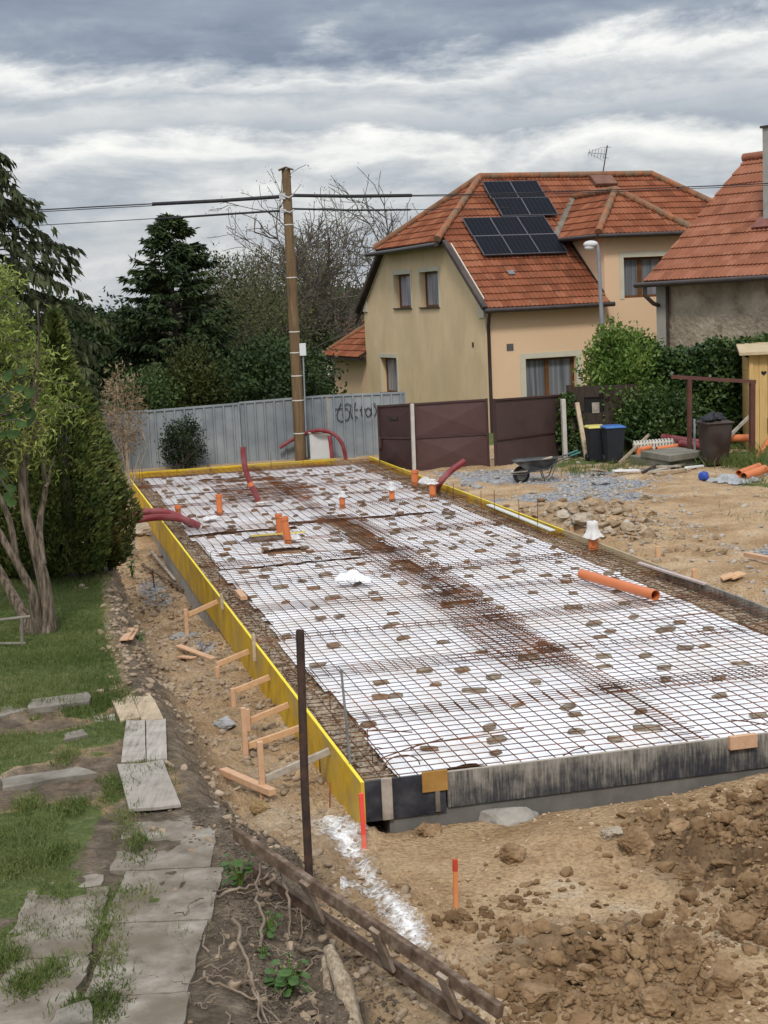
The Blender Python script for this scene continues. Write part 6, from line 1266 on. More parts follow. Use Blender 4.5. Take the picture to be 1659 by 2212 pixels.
# ---- broadleaf bushes and crowns
def bush(name, label, c, r, ncl, per, leaf, asp, mat, seed, cat='bush', group=None, stems=5, core=.75, spread=.16, twig=m_twig, lobes=.25, up=.3, trunk=None, stemr=.02):
    rs = np.random.RandomState(seed); c = np.array(c, float); base = (c[0], c[1], c[2]-r[2]); t = thing(name, label, cat, base if trunk is None else (c[0], c[1], trunk), group)
    u = rdir(ncl, rs); k = rs.uniform(core**3, 1, ncl)**(1/3.); k = k*(1+lobes*fbm(u[:, 0]*2+u[:, 2], u[:, 1]*2-u[:, 2], 1.4, 3, seed)); C_ = c+u*k[:, None]*np.array(r)
    zmin = (trunk if trunk is not None else c[2]-r[2]); C_[:, 2] = np.maximum(C_[:, 2], zmin+.05); n = ncl*per; ci = np.repeat(np.arange(ncl), per); P = C_[ci]+rs.normal(0, spread, (n, 3))*np.array([1, 1, .8]); D = rdir(n, rs, up)+.5*(u[ci]); V, f = leafmesh(P, D, rdir(n, rs, .5), rs.uniform(.7, 1.2, n)*leaf, rs.uniform(.8, 1.2, n)*leaf*asp, .15)
    part_np('foliage', V, f, mat, t); out = []; b0 = np.array([c[0], c[1], zmin-.1])
    if trunk is not None: out.append(([b0, b0+(c-b0)*.5+rs.normal(0, .05, 3), c-np.array([0, 0, r[2]*.5])], [stemr*5, stemr*4, stemr*3], 2)); 
    for i in range(stems*5):
        e = C_[rs.randint(ncl)]; s = b0+rs.normal(0, .08, 3)*np.array([1, 1, 0]) if trunk is None else b0+(c-b0)*rs.uniform(.4, .8); m_ = (s+e)/2+rs.normal(0, .12, 3)+np.array([0, 0, .1]); out.append(([s, m_, e], [stemr, stemr*.6, stemr*.25], 1))
    wood('stems', out, twig, t); return t
m_lilac = leafmat('fresh_green_leaf', [(.03, .062, .012), (.075, .14, .024), (.145, .225, .042), (.21, .28, .07)], 1.3, .5, .25, 9)
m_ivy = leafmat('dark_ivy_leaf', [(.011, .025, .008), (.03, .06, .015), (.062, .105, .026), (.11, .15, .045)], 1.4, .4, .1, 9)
bush('lilac_bush', 'fresh green leafy shrub rising behind the bins and dark shelter', (6.05, 37.9, 1.2), (.85, .8, 1.45), 300, 42, .13, .5, m_lilac, 21, lobes=.5)
bush('lilac_bush', 'upper part of the fresh green shrub, right beside the lamp post', (6.5, 38.2, 1.35), (.75, .6, 1.35), 220, 42, .13, .5, m_lilac, 22, lobes=.6)
bush('lilac_bush', 'low dark shrub behind the radiator and pipes', (6.9, 37.0, .55), (.9, .6, .85), 170, 40, .12, .5, m_ivy, 23)
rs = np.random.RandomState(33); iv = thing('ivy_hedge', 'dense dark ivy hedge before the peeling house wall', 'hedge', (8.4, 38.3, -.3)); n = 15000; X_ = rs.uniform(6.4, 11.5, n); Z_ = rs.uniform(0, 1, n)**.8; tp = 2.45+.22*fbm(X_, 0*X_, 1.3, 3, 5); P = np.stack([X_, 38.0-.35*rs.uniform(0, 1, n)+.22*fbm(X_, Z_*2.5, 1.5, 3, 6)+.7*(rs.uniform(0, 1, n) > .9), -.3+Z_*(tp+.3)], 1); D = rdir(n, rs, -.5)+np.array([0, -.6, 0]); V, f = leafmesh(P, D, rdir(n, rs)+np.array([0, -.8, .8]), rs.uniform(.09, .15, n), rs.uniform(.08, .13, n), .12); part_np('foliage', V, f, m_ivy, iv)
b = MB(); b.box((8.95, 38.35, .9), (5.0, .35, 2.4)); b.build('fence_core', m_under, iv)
bush('ivy_post', 'ivy growing up the post right of the open gate leaf', (4.65, 36.9, .5), (.2, .2, .85), 90, 30, .09, .8, m_ivy, 24, spread=.07)
bush('fence_shrub', 'dark green shrub growing in front of the grey metal fence', (ay(395, 950, 38.7).x, 38.7, .42), (.50, .35, .55), 110, 34, .08, .5, leafmat('dark_shrub_leaf', [(.008, .018, .008), (.02, .036, .014), (.045, .065, .025)], 2, .5, .1, 9), 25, spread=.10, lobes=.5)
# behind the fence
def at(x, y, Y): return ay(x, y, Y)
m_under_g = leafmat('deep_green_leaf', [(.012, .023, .008), (.03, .052, .015), (.06, .095, .026)], .7, .6, .1, 5); m_brownish = leafmat('budding_brown_green', [(.03, .034, .014), (.075, .082, .032), (.13, .14, .052)], .8, .7, .15, 5)  # dark green undergrowth leaves, and a brown green for budding thickets
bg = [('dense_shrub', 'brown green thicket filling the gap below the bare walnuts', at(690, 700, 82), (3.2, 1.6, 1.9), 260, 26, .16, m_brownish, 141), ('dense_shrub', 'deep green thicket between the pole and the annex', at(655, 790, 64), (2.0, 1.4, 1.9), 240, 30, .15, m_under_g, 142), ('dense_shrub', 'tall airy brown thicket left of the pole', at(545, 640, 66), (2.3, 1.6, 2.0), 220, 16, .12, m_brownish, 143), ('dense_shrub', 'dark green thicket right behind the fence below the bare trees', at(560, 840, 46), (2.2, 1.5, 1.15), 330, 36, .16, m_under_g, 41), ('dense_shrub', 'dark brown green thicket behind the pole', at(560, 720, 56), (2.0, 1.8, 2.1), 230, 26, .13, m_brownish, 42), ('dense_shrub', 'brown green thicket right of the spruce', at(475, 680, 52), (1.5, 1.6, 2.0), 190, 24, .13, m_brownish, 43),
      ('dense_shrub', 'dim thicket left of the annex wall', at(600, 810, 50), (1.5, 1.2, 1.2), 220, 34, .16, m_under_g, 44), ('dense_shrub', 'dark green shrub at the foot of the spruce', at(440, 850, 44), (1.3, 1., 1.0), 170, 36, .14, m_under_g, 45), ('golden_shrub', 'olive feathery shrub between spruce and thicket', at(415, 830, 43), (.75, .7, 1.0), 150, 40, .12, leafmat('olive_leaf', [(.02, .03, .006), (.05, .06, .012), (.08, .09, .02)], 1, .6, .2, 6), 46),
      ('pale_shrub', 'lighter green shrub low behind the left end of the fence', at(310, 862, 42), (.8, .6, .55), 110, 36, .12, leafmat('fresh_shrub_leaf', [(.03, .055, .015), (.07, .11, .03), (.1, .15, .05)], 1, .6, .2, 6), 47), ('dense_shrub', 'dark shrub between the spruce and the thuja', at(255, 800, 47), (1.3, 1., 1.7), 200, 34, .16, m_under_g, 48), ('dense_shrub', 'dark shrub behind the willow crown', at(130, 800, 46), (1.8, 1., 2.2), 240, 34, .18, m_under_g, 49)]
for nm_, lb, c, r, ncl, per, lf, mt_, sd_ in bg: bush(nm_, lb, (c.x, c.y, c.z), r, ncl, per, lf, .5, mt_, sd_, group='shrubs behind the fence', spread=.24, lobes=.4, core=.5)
bush('dry_shrub', 'dry beige shrub beside the top of the thuja', (ay(252, 775, 24).x, 24.3, 2.25), (.22, .3, .62), 75, 16, .09, .25, leafmat('dry_beige_leaf', [(.13, .085, .045), (.25, .175, .10), (.33, .25, .16)], 2, .8, .2, 12), 51, spread=.10, trunk=0.0, stemr=.008, twig=m_wood_tan)
# bare budding trees
m_bud = leafmat('young_bronze_leaf', [(.08, .065, .03), (.16, .135, .06), (.21, .20, .09)], 2, .7, .2, 6)
def bare(label, px, Y, zb, ln, r, seed, lev=4, lf=5200):
    p = ay(px[0], px[1], Y); rs = np.random.RandomState(seed); t = thing('bare_tree', label, 'tree', (p.x, Y, zb), 'bare budding trees behind the fence'); out = []; tips = []
    for k in range(3): branchy(rs, (p.x+.1*k, Y, zb+.0), (rs.normal(0, .16), rs.normal(0, .12), 1), ln, r*(1-.2*k), lev, out, tips, .55, .10, (3, 5), 6, .16, .008 if Y < 70 else .013, .66)
    wood('trunk', out, m_twig, t, 6); T_ = np.array([q[0] for q in tips]); k = rs.randint(0, len(T_), lf); P = T_[k]+rs.normal(0, .11, (lf, 3)); V, f = leafmesh(P, rdir(lf, rs, .2), rdir(lf, rs), rs.uniform(.06, .15, lf), rs.uniform(.03, .06, lf)); part_np('young_leaves', V, f, m_bud, t)
    print('bare tips', len(tips))
bare('bare budding walnut tree right behind the utility pole', (600, 760), 62, -2.4, 4.2, .13, 61); bare('tall bare budding walnut tree beside the house gable', (775, 760), 74, -3., 6.0, .17, 67); bare('slim bare budding tree between the two walnuts', (715, 760), 78, -3., 5.4, .14, 63)
bare('low twiggy tree right of the spruce', (500, 760), 60, -2.4, 3.4, .11, 64)
# far forest band and distant roofs
rs = np.random.RandomState(70); n = 26000; X_ = rs.uniform(-75, 60, n); Yf = 165+rs.uniform(0, 45, n); top = 1.2+2.2*sst(-38, -26, X_)+.018*(Yf-165)*1.3+1.5*fbm(X_, Yf, .09, 3, 7)+1.3*np.abs(fbm(X_, Yf, .22, 2, 9)); Z_ = -5+(top+5.6)*rs.uniform(0, 1, n)**.55; P = np.stack([X_, Yf, Z_], 1); V, f = leafmesh(P, rdir(n, rs, .3), rdir(n, rs), rs.uniform(.8, 1.9, n), rs.uniform(.6, 1.2, n), .2)
tag(link('forest', npmesh('forest', V, f), leafmat('far_forest', [(.016, .03, .015), (.03, .048, .022), (.05, .07, .03)], .07, .8, .05, .8)), 'far dark green forest along the horizon', 'forest', kind='stuff')
for (x, y, Y, lb) in ((742, 712, 150, 'distant red roofed house seen through the bare trees'), (668, 718, 158, 'farther red roofed house beyond the bare trees')):
    c = ay(x, y, Y); t = thing('distant_house', lb, 'house', (c.x, Y, -4)); b = MB(); b.box((c.x, Y, c.z-2.6), (6, 5, 4)); b.build('wall', m_trimw, t); b = MB(); b.prism([Vector((c.x-3.3, Y-2.9, c.z-.7)), Vector((c.x-3.3, Y+2.9, c.z-.7)), Vector((c.x-3.3, Y, c.z+1.3))], Vector((6.6, 0, 0))); b.build('roof', m_tile, t)
# ---- grass
def blades(name, label, n, fn, hmin, hmax, seed, mat, box, wid=.005):
    rs = np.random.RandomState(seed); u = rs.uniform(box[0], box[1], n); v = rs.uniform(box[2], box[3], n); x = NL.x+u*EU.x+v*EV.x; y = NL.y+u*EU.y+v*EV.y; z, g, d, gv, rg, uu_, vv_ = terr(x, y); k = fn(u, v, g, x, y) > rs.uniform(0, 1, n); x, y = x[k], y[k]; z = ground_mesh_z(x, y); m_ = len(x)
    D = rs.normal(0, .38, (m_, 3)); D[:, 2] = 1; h = rs.uniform(hmin, hmax, m_)*(.6+.8*np.clip(.5+fbm(x, y, 1.5, 3, seed), 0, 1)); V, f = leafmesh(np.stack([x, y, z-.005], 1), D, rdir(m_, rs), h, rs.uniform(.7, 1.3, m_)*wid, .35)
    tag(link(name, npmesh(name, V, f), mat), label, 'grass', kind='stuff')
m_grass = leafmat('meadow_grass', [(.045, .07, .014), (.095, .135, .03), (.155, .19, .055), (.27, .25, .12)], .9, .6, .3, 30)
blades('lawn_grass', 'short green lawn grass under the willow', 120000, lambda u, v, g, x, y: g*(v > 2.5), .02, .075, 81, m_grass, (-5.2, -1.2, 2.5, 12.5), .006)
blades('path_grass', 'tufts of green grass growing between the old path stones', 130000, lambda u, v, g, x, y: np.clip(g*1.3, 0, 1)*(.35+.65*sst(-.12, .35, fbm(x, y, 2.6, 3, 75)))*.8*(v < 3.5)*((u < -2.35) | (v > .3) | (fbm(x, y, 5, 2, 4) > .22)), .02, .085, 82, m_grass, (-4.6, -1.35, -4.6, 3.5), .0055)
joint = [(298, 1862, 90), (302, 1830, 60), (278, 1800, 120), (305, 1940, 60), (262, 1935, 120), (232, 2010, 240), (240, 1985, 120), (235, 2085, 200), (232, 2060, 60), (240, 2120, 160), (175, 2190, 500), (228, 2172, 380), (60, 2140, 700), (120, 2110, 400), (20, 2080, 500), (262, 1700, 350), (240, 1720, 160), (245, 1690, 150), (270, 1770, 200), (225, 2205, 500), (40, 1870, 600), (120, 1850, 400), (160, 1745, 500), (60, 1740, 600), (140, 1640, 400), (300, 1820, 200)]
rs = np.random.RandomState(90); Ps = []
for x, y, n_ in joint:
    p = gpx(x, y, .03); Ps.append(np.stack([p.x+rs.normal(0, .06, n_), p.y+rs.normal(0, .10, n_)], 1))
Ps = np.concatenate(Ps); zz = np.maximum(ground_mesh_z(Ps[:, 0], Ps[:, 1]), .0)+.01; m_ = len(Ps); D = rs.normal(0, .5, (m_, 3)); D[:, 2] = .9; V, f = leafmesh(np.column_stack([Ps, zz]), D, rdir(m_, rs), rs.uniform(.025, .08, m_), rs.uniform(.005, .010, m_), .4); tag(link('joint_weeds', npmesh('joint_weeds', V, f), m_grass), 'grass and weeds sprouting from the joints of the concrete path', 'weeds', kind='stuff')
blades('yard_grass', 'rough grass along the bins and platform in the yard', 26000, lambda u, v, g, x, y: np.clip(g+sst(18.8, 20.2, v)*.9*(y < 37.5)*(u > 9.2)+.9*sst(12.2, 13.4, u)*sst(12.8, 15.5, v), 0, 1)*sst(-.35, .1, fbm(x, y, 1.4, 3, 6)), .05, .19, 83, m_grass, (8.6, 17, 10, 23.2), .013)
blades('tall_weeds', 'tall weeds and rough grass around the brown bin and pipes', 9000, lambda u, v, g, x, y: sst(12.0, 13.0, u)*sst(16.0, 17.2, v)*sst(20.2, 19.6, v-.1*(u-12))*sst(-.45, .2, fbm(x, y, 1.6, 3, 8)), .12, .42, 84, m_grass, (11.8, 15.5, 15.8, 20.5), .02)
# ---- weeds with broad leaves, hanging branch at the left edge
def weed(label, px, n_, size, seed, hgt, mat=None, z=None):
    p = gpx(*px) if z is None else az(px[0], px[1], z); rs = np.random.RandomState(seed); t = thing('leafy_weed', label, 'weed', p, 'leafy weeds on the bank'); b = MB(); V_ = []; F_ = []; o_ = 0
    for i in range(n_):
        a = rs.uniform(0, 2*pi); e = np.array([p.x+math.cos(a)*size*rs.uniform(.2, 1.3), p.y+math.sin(a)*size*rs.uniform(.2, 1.3), p.z+hgt*rs.uniform(.25, 1)]); b.tube([p, Vector((np.array(p)*.4+e*.6).tolist())+EZ*.03, Vector(e.tolist())], [.005, .004, .003], 4, False)
        d = np.array([math.cos(a), math.sin(a), rs.uniform(-.5, .35)]); s = np.cross(d, [0, 0, 1.]); s /= np.linalg.norm(s); up_ = np.array([0, 0, 1.]); L_ = size*rs.uniform(.75, 1.3); ring = [(0, 0), (.12, .32), (.32, .46), (.5, .36), (.62, .40), (.78, .22), (1, 0), (.78, -.22), (.62, -.40), (.5, -.36), (.32, -.46), (.12, -.32)]; vs = [e+d*L_*x+s*L_*y-up_*L_*(.25*x*x-.18*abs(y)) for x, y in ring]
        V_ += vs; F_ += [(o_+k, o_+k+1, o_+11-k, o_+(12-k) % 12) for k in range(6) if k != 5]; F_.append((o_+5, o_+6, o_+7, o_+6)) if 0 else None; o_ += 12
    b.build('stems', m_lilac, t); part_np('leaves', V_, [q for q in F_ if q], mat or leafmat('weed_leaf', [(.035, .08, .02), (.07, .14, .035), (.11, .18, .06)], 6, .5, .25, 30), t)
weed('bright leafy weed on the dark bank left of the rotten stump', (628, 2150), 26, .075, 3, .24); weed('leafy weed at the path edge below the ladder top', (520, 1925), 22, .06, 4, .24); weed('small weed behind the root tangle', (585, 2030), 14, .05, 5, .16); weed('small weed at the trench edge by the split offcuts', (296, 1382), 16, .07, 6, .12); weed('weed at the lawn edge below the thuja', (285, 1250), 16, .07, 7, .35)
weed('little weed beside the concrete path', (568, 2070), 7, .035, 8, .07); weed('weed sprouting beside the white rocks at the foundation', (285, 1205), 30, .06, 9, .5)
p = ay(-70, 960, 12.2); br = thing('overhanging_branch', 'broad dark leaves of a branch hanging in at the left edge', 'branch', p); rs = np.random.RandomState(14); b = MB(); V_ = []; F_ = []; o_ = 0
for px_ in ((12, 800), (40, 830), (8, 850), (52, 870), (20, 890), (62, 902), (30, 925), (66, 835), (28, 1045), (10, 1010), (28, 1075), (5, 930), (45, 790), (22, 860), (70, 880), (15, 1060), (-5, 870), (48, 905)):
    e = np.array(ay(*px_, 12.2+rs.uniform(-.3, .3))); b.tube([p+Vector((0, 0, rs.uniform(-.2, .2))), (Vector(e.tolist())+p)/2+EZ*.08, Vector(e.tolist())], [.008, .006, .003], 5, False); d = np.array([rs.uniform(-.6, .6), rs.uniform(-.7, -.1), rs.uniform(-1.1, -.4)]); d /= np.linalg.norm(d); s = np.cross(d, [0, 1., .3]); s /= np.linalg.norm(s); n_ = np.cross(s, d); L_ = rs.uniform(.09, .135)
    vs = [e+d*L_*x+s*L_*y+n_*L_*(.2*abs(y)-.15*x*x) for x, y in ((0, 0), (.08, .3), (.3, .44), (.6, .36), (.85, .15), (1, 0), (.85, -.15), (.6, -.36), (.3, -.44), (.08, -.3))]; V_ += vs; F_ += [(o_, o_+1, o_+9, o_), (o_+1, o_+2, o_+8, o_+9), (o_+2, o_+3, o_+7, o_+8), (o_+3, o_+4, o_+6, o_+7)]; o_ += 10
b.build('twigs', m_twig, br); part_np('leaves', V_, [f_ for f_ in F_ if len(set(f_)) == 4], leafmat('broad_dark_leaf', [(.018, .042, .009), (.036, .07, .014), (.06, .105, .024)], 5, .75, .2, 25), br)
# ---- dry roots and stump by the ladder
rs = np.random.RandomState(21); m_root = M('dry_root', [(.11, .08, .052), (.20, .15, .105), (.29, .23, .165)], scale=9, rough=.95, bump=.3)
def dry(label, pts, r, name='dry_branch'):
    b = MB(); P = []; 
    for i in range(len(pts)-1):
        for s in range(5): P.append(Vector(pts[i]).lerp(Vector(pts[i+1]), s/5)+Vector(rs.normal(0, .008, 3).tolist()))
    P.append(Vector(pts[-1])); b.tube(P, [r*(1-.55*i/len(P)) for i in range(len(P))], 6); return tag(b.build(name, m_root, None, P[0]), label, 'branch', 'dry branches and roots on the bank')
def dp(x, y, h): p = gpx(x, y, 0); return p+EZ*h
dry('thick twisted root arching over the bank below the ladder top', [dp(468, 1955, .05), dp(520, 1950, .10), dp(560, 1955, .14), dp(590, 1945, .2)], .012); dry('forked root standing up in the middle of the root tangle', [dp(560, 2060, .02), dp(572, 2030, .14), dp(556, 2000, .2), dp(566, 1950, .26), dp(553, 1925, .3)], .012); dry('root hanging over the lower ladder rail', [dp(580, 1965, .18), dp(612, 1950, .22), dp(628, 1990, .14), dp(626, 2030, .05)], .015)
dry('long straight pale stick lying down the dark bank', [dp(508, 2030, .12), dp(530, 2090, .08), dp(552, 2150, .06), dp(566, 2225, .04)], .013); dry('second long stick lying beside the straight pale one', [dp(540, 2120, .05), dp(552, 2170, .05), dp(580, 2230, .05)], .012); dry('long thin root looping along the bottom of the bank', [dp(440, 2110, .03), dp(452, 2140, .05), dp(500, 2150, .05), dp(560, 2180, .05), dp(610, 2225, .04)], .010); dry('broken pale root pointing right at the bank cut', [dp(648, 2060, .02), dp(690, 2070, .06), dp(712, 2078, .05)], .016); dry('short pale branch near the bright leafy weed', [dp(598, 2105, .05), dp(620, 2118, .06), dp(650, 2116, .05)], .014)
for i in range(46):
    x, y = rs.uniform(440, 690), rs.uniform(1920, 2230); p0 = dp(x, y, rs.uniform(.0, .10)); a = rs.uniform(0, 2*pi); L_ = rs.uniform(.12, .5); pts = [p0]
    for s in range(3): a += rs.normal(0, .6); q = pts[-1]+Vector((math.cos(a)*L_/3, math.sin(a)*L_/3, 0)); q.z = gz(q.x, q.y)+abs(rs.normal(.03, .05)); pts.append(q)
    dry('thin dry root in the tangle on the dark bank', pts, rs.uniform(.003, .007))
a = dp(712, 2090, .12); c = gpx(762, 2225, -.4); b = MB(); b.tube([a, a.lerp(c, .5)+Vector((.02, 0, .02)), c-EZ*.1], [.035, .06, .085], 9); b.tube([a+Vector((-.03, .02, -.06)), c+Vector((-.10, 0, -.1))], [.02, .05], 7); tag(b.build('rotten_stump', M('rotten_wood', [(.14, .10, .065), (.30, .235, .16), (.44, .37, .28)], scale=4, rough=1, bump=.8, stretch=(9, 9, .8)), None, c), 'split rotten stump sticking out of the bank cut at the bottom', 'stump')
# ---- little garden things at the left
gf = thing('garden_trestle', 'rickety low frame of thin poles at the left edge of the lawn', 'trestle', gpx(48, 1395, .05)); m_pole2 = M('grey_garden_pole', [(.14, .13, .10), (.25, .23, .18)], scale=8, rough=.95, bump=.3); Yg = gpx(48, 1395, .05).y
for nm_, pts, r in (('rail', [(-40, 1344), (65, 1332)], .02), ('rail', [(-40, 1391), (56, 1390)], .018), ('leg', [(47, 1334), (48, 1396)], .02), ('brace', [(50, 1392), (12, 1432)], .014), ('leg', [(-28, 1340), (-26, 1420)], .02)): b = MB(); b.tube([ay(x, y, Yg) for x, y in pts], r, 7); b.build(nm_, m_pole2, gf)
b = MB(); a, c = az(60, 1236, .14), az(244, 1231, .14); b.bar(a, c, .10, .08); tag(b.build('white_kerb', M('white_kerb_stone', [(.46, .45, .42), (.6, .59, .56)], scale=4, bump=.2), None, a), 'low white kerb on the ground behind the thuja trunk', 'kerb')
bush('ground_ivy', 'low dark ground cover behind the leaning willow stems', (ay(30, 1210, 21.5).x, 21.5, .3), (.55, .4, .35), 110, 34, .06, .7, m_ivy, 91, spread=.06)
# ================================================================== yard things on the right
def bin_(label, px, hgt, wd, body, lid, rot, lidlabel=None):
    p = gpx(*px, -.15); t = thing('wheelie_bin', label, 'bin', p, 'wheelie bins in the yard'); ca, sa = math.cos(rot), math.sin(rot); X, Y_ = Vector((ca, sa, 0)), Vector((-sa, ca, 0))
    def ring(z, w_, d_, dy=0): return [p+X*(w_/2*i)+Y_*(d_/2*j+dy)+EZ*z for i, j in ((-1, -1), (1, -1), (1, 1), (-1, 1))]
    b = MB(); rs = [ring(.04, wd*.72, wd*.74, .03), ring(hgt*.5, wd*.84, wd*.92, .01), ring(hgt*.9, wd*.93, wd*1.08), ring(hgt*.93, wd, wd*1.15)]; vs = [q for r_ in rs for q in r_]
    b.add(vs, [(i*4+k, i*4+(k+1) % 4, i*4+4+(k+1) % 4, i*4+4+k) for i in range(3) for k in range(4)]+[(3, 2, 1, 0), (12, 13, 14, 15)]); b.build('bin_body', body, t, bevel=.012)
    b = MB(); a = ring(hgt*.935, wd*1.04, wd*1.2); c = ring(hgt*.965, wd*1.04, wd*1.2); d = ring(hgt, wd*.8, wd*.95, .02); b.add(a+c+d, [(3, 2, 1, 0), (8, 9, 10, 11)]+[(i*4+k, i*4+(k+1) % 4, i*4+4+(k+1) % 4, i*4+4+k) for i in range(2) for k in range(4)]); l_ = b.build('lid', lid, t, bevel=.01)
    b = MB(); b.tube([ring(hgt*.95, wd*.9, wd*1.3)[3], ring(hgt*.95, wd*.9, wd*1.3)[2]], .015, 6); b.build('handle', body, t)
    for s in (-1, 1): b = MB(); c0 = p+X*(s*wd*.40)+Y_*(wd*.42)+EZ*.10; b.lathe(c0-X*.025, [(.02, 0), (.1, 0), (.1, .05), (.02, .05)], 16, X); b.build('wheel', m_black_plastic, t)
    return t, p, X, Y_
m_binb = M('anthracite_bin', [(.018, .021, .026), (.028, .031, .037)], scale=3, rough=.5, bump=.04)
bin_('anthracite wheelie bin with a yellow lid', (1289, 998), .88, .46, m_binb, M('yellow_lid', [(.50, .42, .10), (.58, .50, .16)], scale=4, rough=.45), .12)
bin_('anthracite wheelie bin with a blue lid', (1326, 1001), .90, .47, m_binb, M('blue_lid', [(.03, .10, .30), (.05, .14, .36)], scale=4, rough=.45), .12)
t, p, X, Y_ = bin_('brown wheelie bin with black cloth thrown over its lid', (1545, 1006), 1.02, .62, M('brown_bin', [(.032, .018, .014), (.045, .026, .02)], scale=3, rough=.5, bump=.04, big=(.09, .08, .075), bigamt=.5, bigscale=2), M('brown_lid', [(.04, .028, .022), (.06, .042, .034)], scale=3, rough=.5), .15)
crumple('black_cloth', 'black cloth thrown over the brown bin', 'cloth', p+EZ*1.02+X*-.06-Y_*.05, .30, .36, .17, 7, m_black_plastic, .3)
# wheelbarrow
def bpt(x, y, dy=0): return ay(x, y, 32.0+dy)
wbx = gpx(1126, 1043, -.15); Yw = wbx.y; wb = thing('wheelbarrow', 'black wheelbarrow with a steel tray standing in the yard', 'wheelbarrow', wbx)
def q(x, y, dy=0): return ay(x, y, Yw+dy)
m_tyre = M('rubber_tyre', [(.018, .017, .016), (.035, .032, .03)], scale=12, rough=.9, bump=.3); m_tray = M('tray_steel', [(.02, .021, .023), (.04, .04, .042)], scale=5, rough=.4, spec=.5, big=(.13, .13, .13), bigamt=.5, bigscale=4.)
cw = q(1126, 1025); ax_ = Vector((.28, -.96, 0)).normalized(); b = MB(); b.lathe(cw-ax_*.045, [(.12, .0), (.17, -.005), (.185, .02), (.19, .045), (.185, .07), (.17, .095), (.12, .09)], 26, ax_); wh = b.build('wheel', m_tyre, wb); b = MB(); b.lathe(cw-ax_*.05, [(.0, .0), (.03, .0), (.04, .03), (.11, .02), (.125, .0), (.125, .1), (.11, .08), (.04, .07), (.03, .1), (0, .1)], 20, ax_); b.build('rim', M('rim_grey', [(.16, .155, .14), (.26, .25, .23)], scale=6, rough=.7), wh)
tz_ = q(1109, 996).z; bz = q(1135, 1016).z; xl, xr = q(1108, 996).x, q(1204, 992).x
def tr(x0, x1, y0, y1, z): return [Vector((x0, Yw+y0+.10*0, z)), Vector((x1, Yw+y0+.12, z)), Vector((x1, Yw+y1+.12, z)), Vector((x0, Yw+y1, z))]
up_ = tr(xl, xr, -.28, .30, tz_); 
for k in (1, 2): up_[k].z += .03
lo_ = tr(xl+.30, xr-.22, -.2, .2, bz); inn = [Vector((v_.x*.985+.015*(xl+xr)/2, v_.y*.97+.03*(Yw+.06), v_.z-.004)) for v_ in up_]; inlo = [v_+EZ*.015 for v_ in lo_]
b = MB(); b.add(up_+lo_+inn+inlo, [(0, 4, 5, 1), (1, 5, 6, 2), (2, 6, 7, 3), (3, 7, 4, 0), (7, 6, 5, 4), (8, 9, 13, 12), (9, 10, 14, 13), (10, 11, 15, 14), (11, 8, 12, 15), (12, 13, 14, 15), (0, 1, 9, 8), (1, 2, 10, 9), (2, 3, 11, 10), (3, 0, 8, 11)]); tray = b.build('tray', m_tray, wb); b = MB(); b.tube(up_+[up_[0]], .014, 6); b.build('tray_rim', m_tray, tray)
b = MB()
for dy in (-.20, .22): b.tube([cw+Vector((-.18, dy*.5, .02)), cw+Vector((.06, dy*.7, -.0)), Vector((xl+.33, Yw+dy, bz-.015)), Vector((xr-.22, Yw+dy+.02, bz+.02)), Vector((xr-.02, Yw+dy+.12, bz+.17)), Vector((xr+.16, Yw+dy+.17, tz_+.02)), Vector((xr+.30, Yw+dy+.20, tz_+.05))], .017, 7)
b.build('chassis', m_tray, wb)
for dy in (-.20, .22): b = MB(); b.tube([Vector((xr+.28, Yw+dy+.20, tz_+.05)), Vector((xr+.50, Yw+dy+.25, tz_+.12))], .021, 8); b.build('handle_grip', M('green_grip', [(.03, .12, .10), (.05, .17, .14)], scale=4, rough=.5), wb)
for dy in (-.2, .22):
    g0 = wbx.z; b = MB(); b.tube([Vector((xr-.36, Yw+dy, bz)), Vector((xr-.30, Yw+dy-.02, g0+.01)), Vector((xr-.16, Yw+dy, g0+.12)), Vector((xr-.02, Yw+dy+.1, bz+.16))], .013, 6); b.build('leg', m_tray, wb)
b = MB(); b.tube([cw+Vector((-.22, -.05, .05)), cw+Vector((.12, -.2, .09))], .016, 6); b.build('front_bar', m_wood_grey, wb)
b = MB(); b.bar(Vector((xl+.55, Yw+.05, tz_-.04)), Vector((xr-.1, Yw+.16, tz_+.035)), .07, .03); tag(b.build('lath_piece', m_wood_tan, None, Vector((xl+.5, Yw, tz_))), 'piece of lath lying in the wheelbarrow tray', 'lath')
# brown steel goalpost frame
fr = thing('steel_goalpost', 'brown steel goalpost frame standing over the yard', 'goalpost', gpx(1490, 1000, -.15)); m_frame = M('brown_frame_steel', [(.085, .035, .026), (.13, .055, .04)], scale=3, rough=.65, bump=.08)
a = gpx(1490, 1000, -.15); c = gpx(1624, 992, -.15); ta = ay(1489, 820, a.y); tc_ = ay(1625, 828, c.y)
b = MB(); b.bar(Vector((a.x, a.y, a.z-.2)), ta, .09, .09, EV); b.build('leg', m_frame, fr); b = MB(); b.bar(Vector((c.x, c.y, c.z-.2)), tc_, .11, .11, EV); b.build('leg', m_frame, fr); b = MB(); dd_ = (tc_-ta).normalized(); b.bar(ta-dd_*.42+EZ*.04, tc_+dd_*.08+EZ*.04, .09, .08); b.build('crossbar', m_frame, fr)
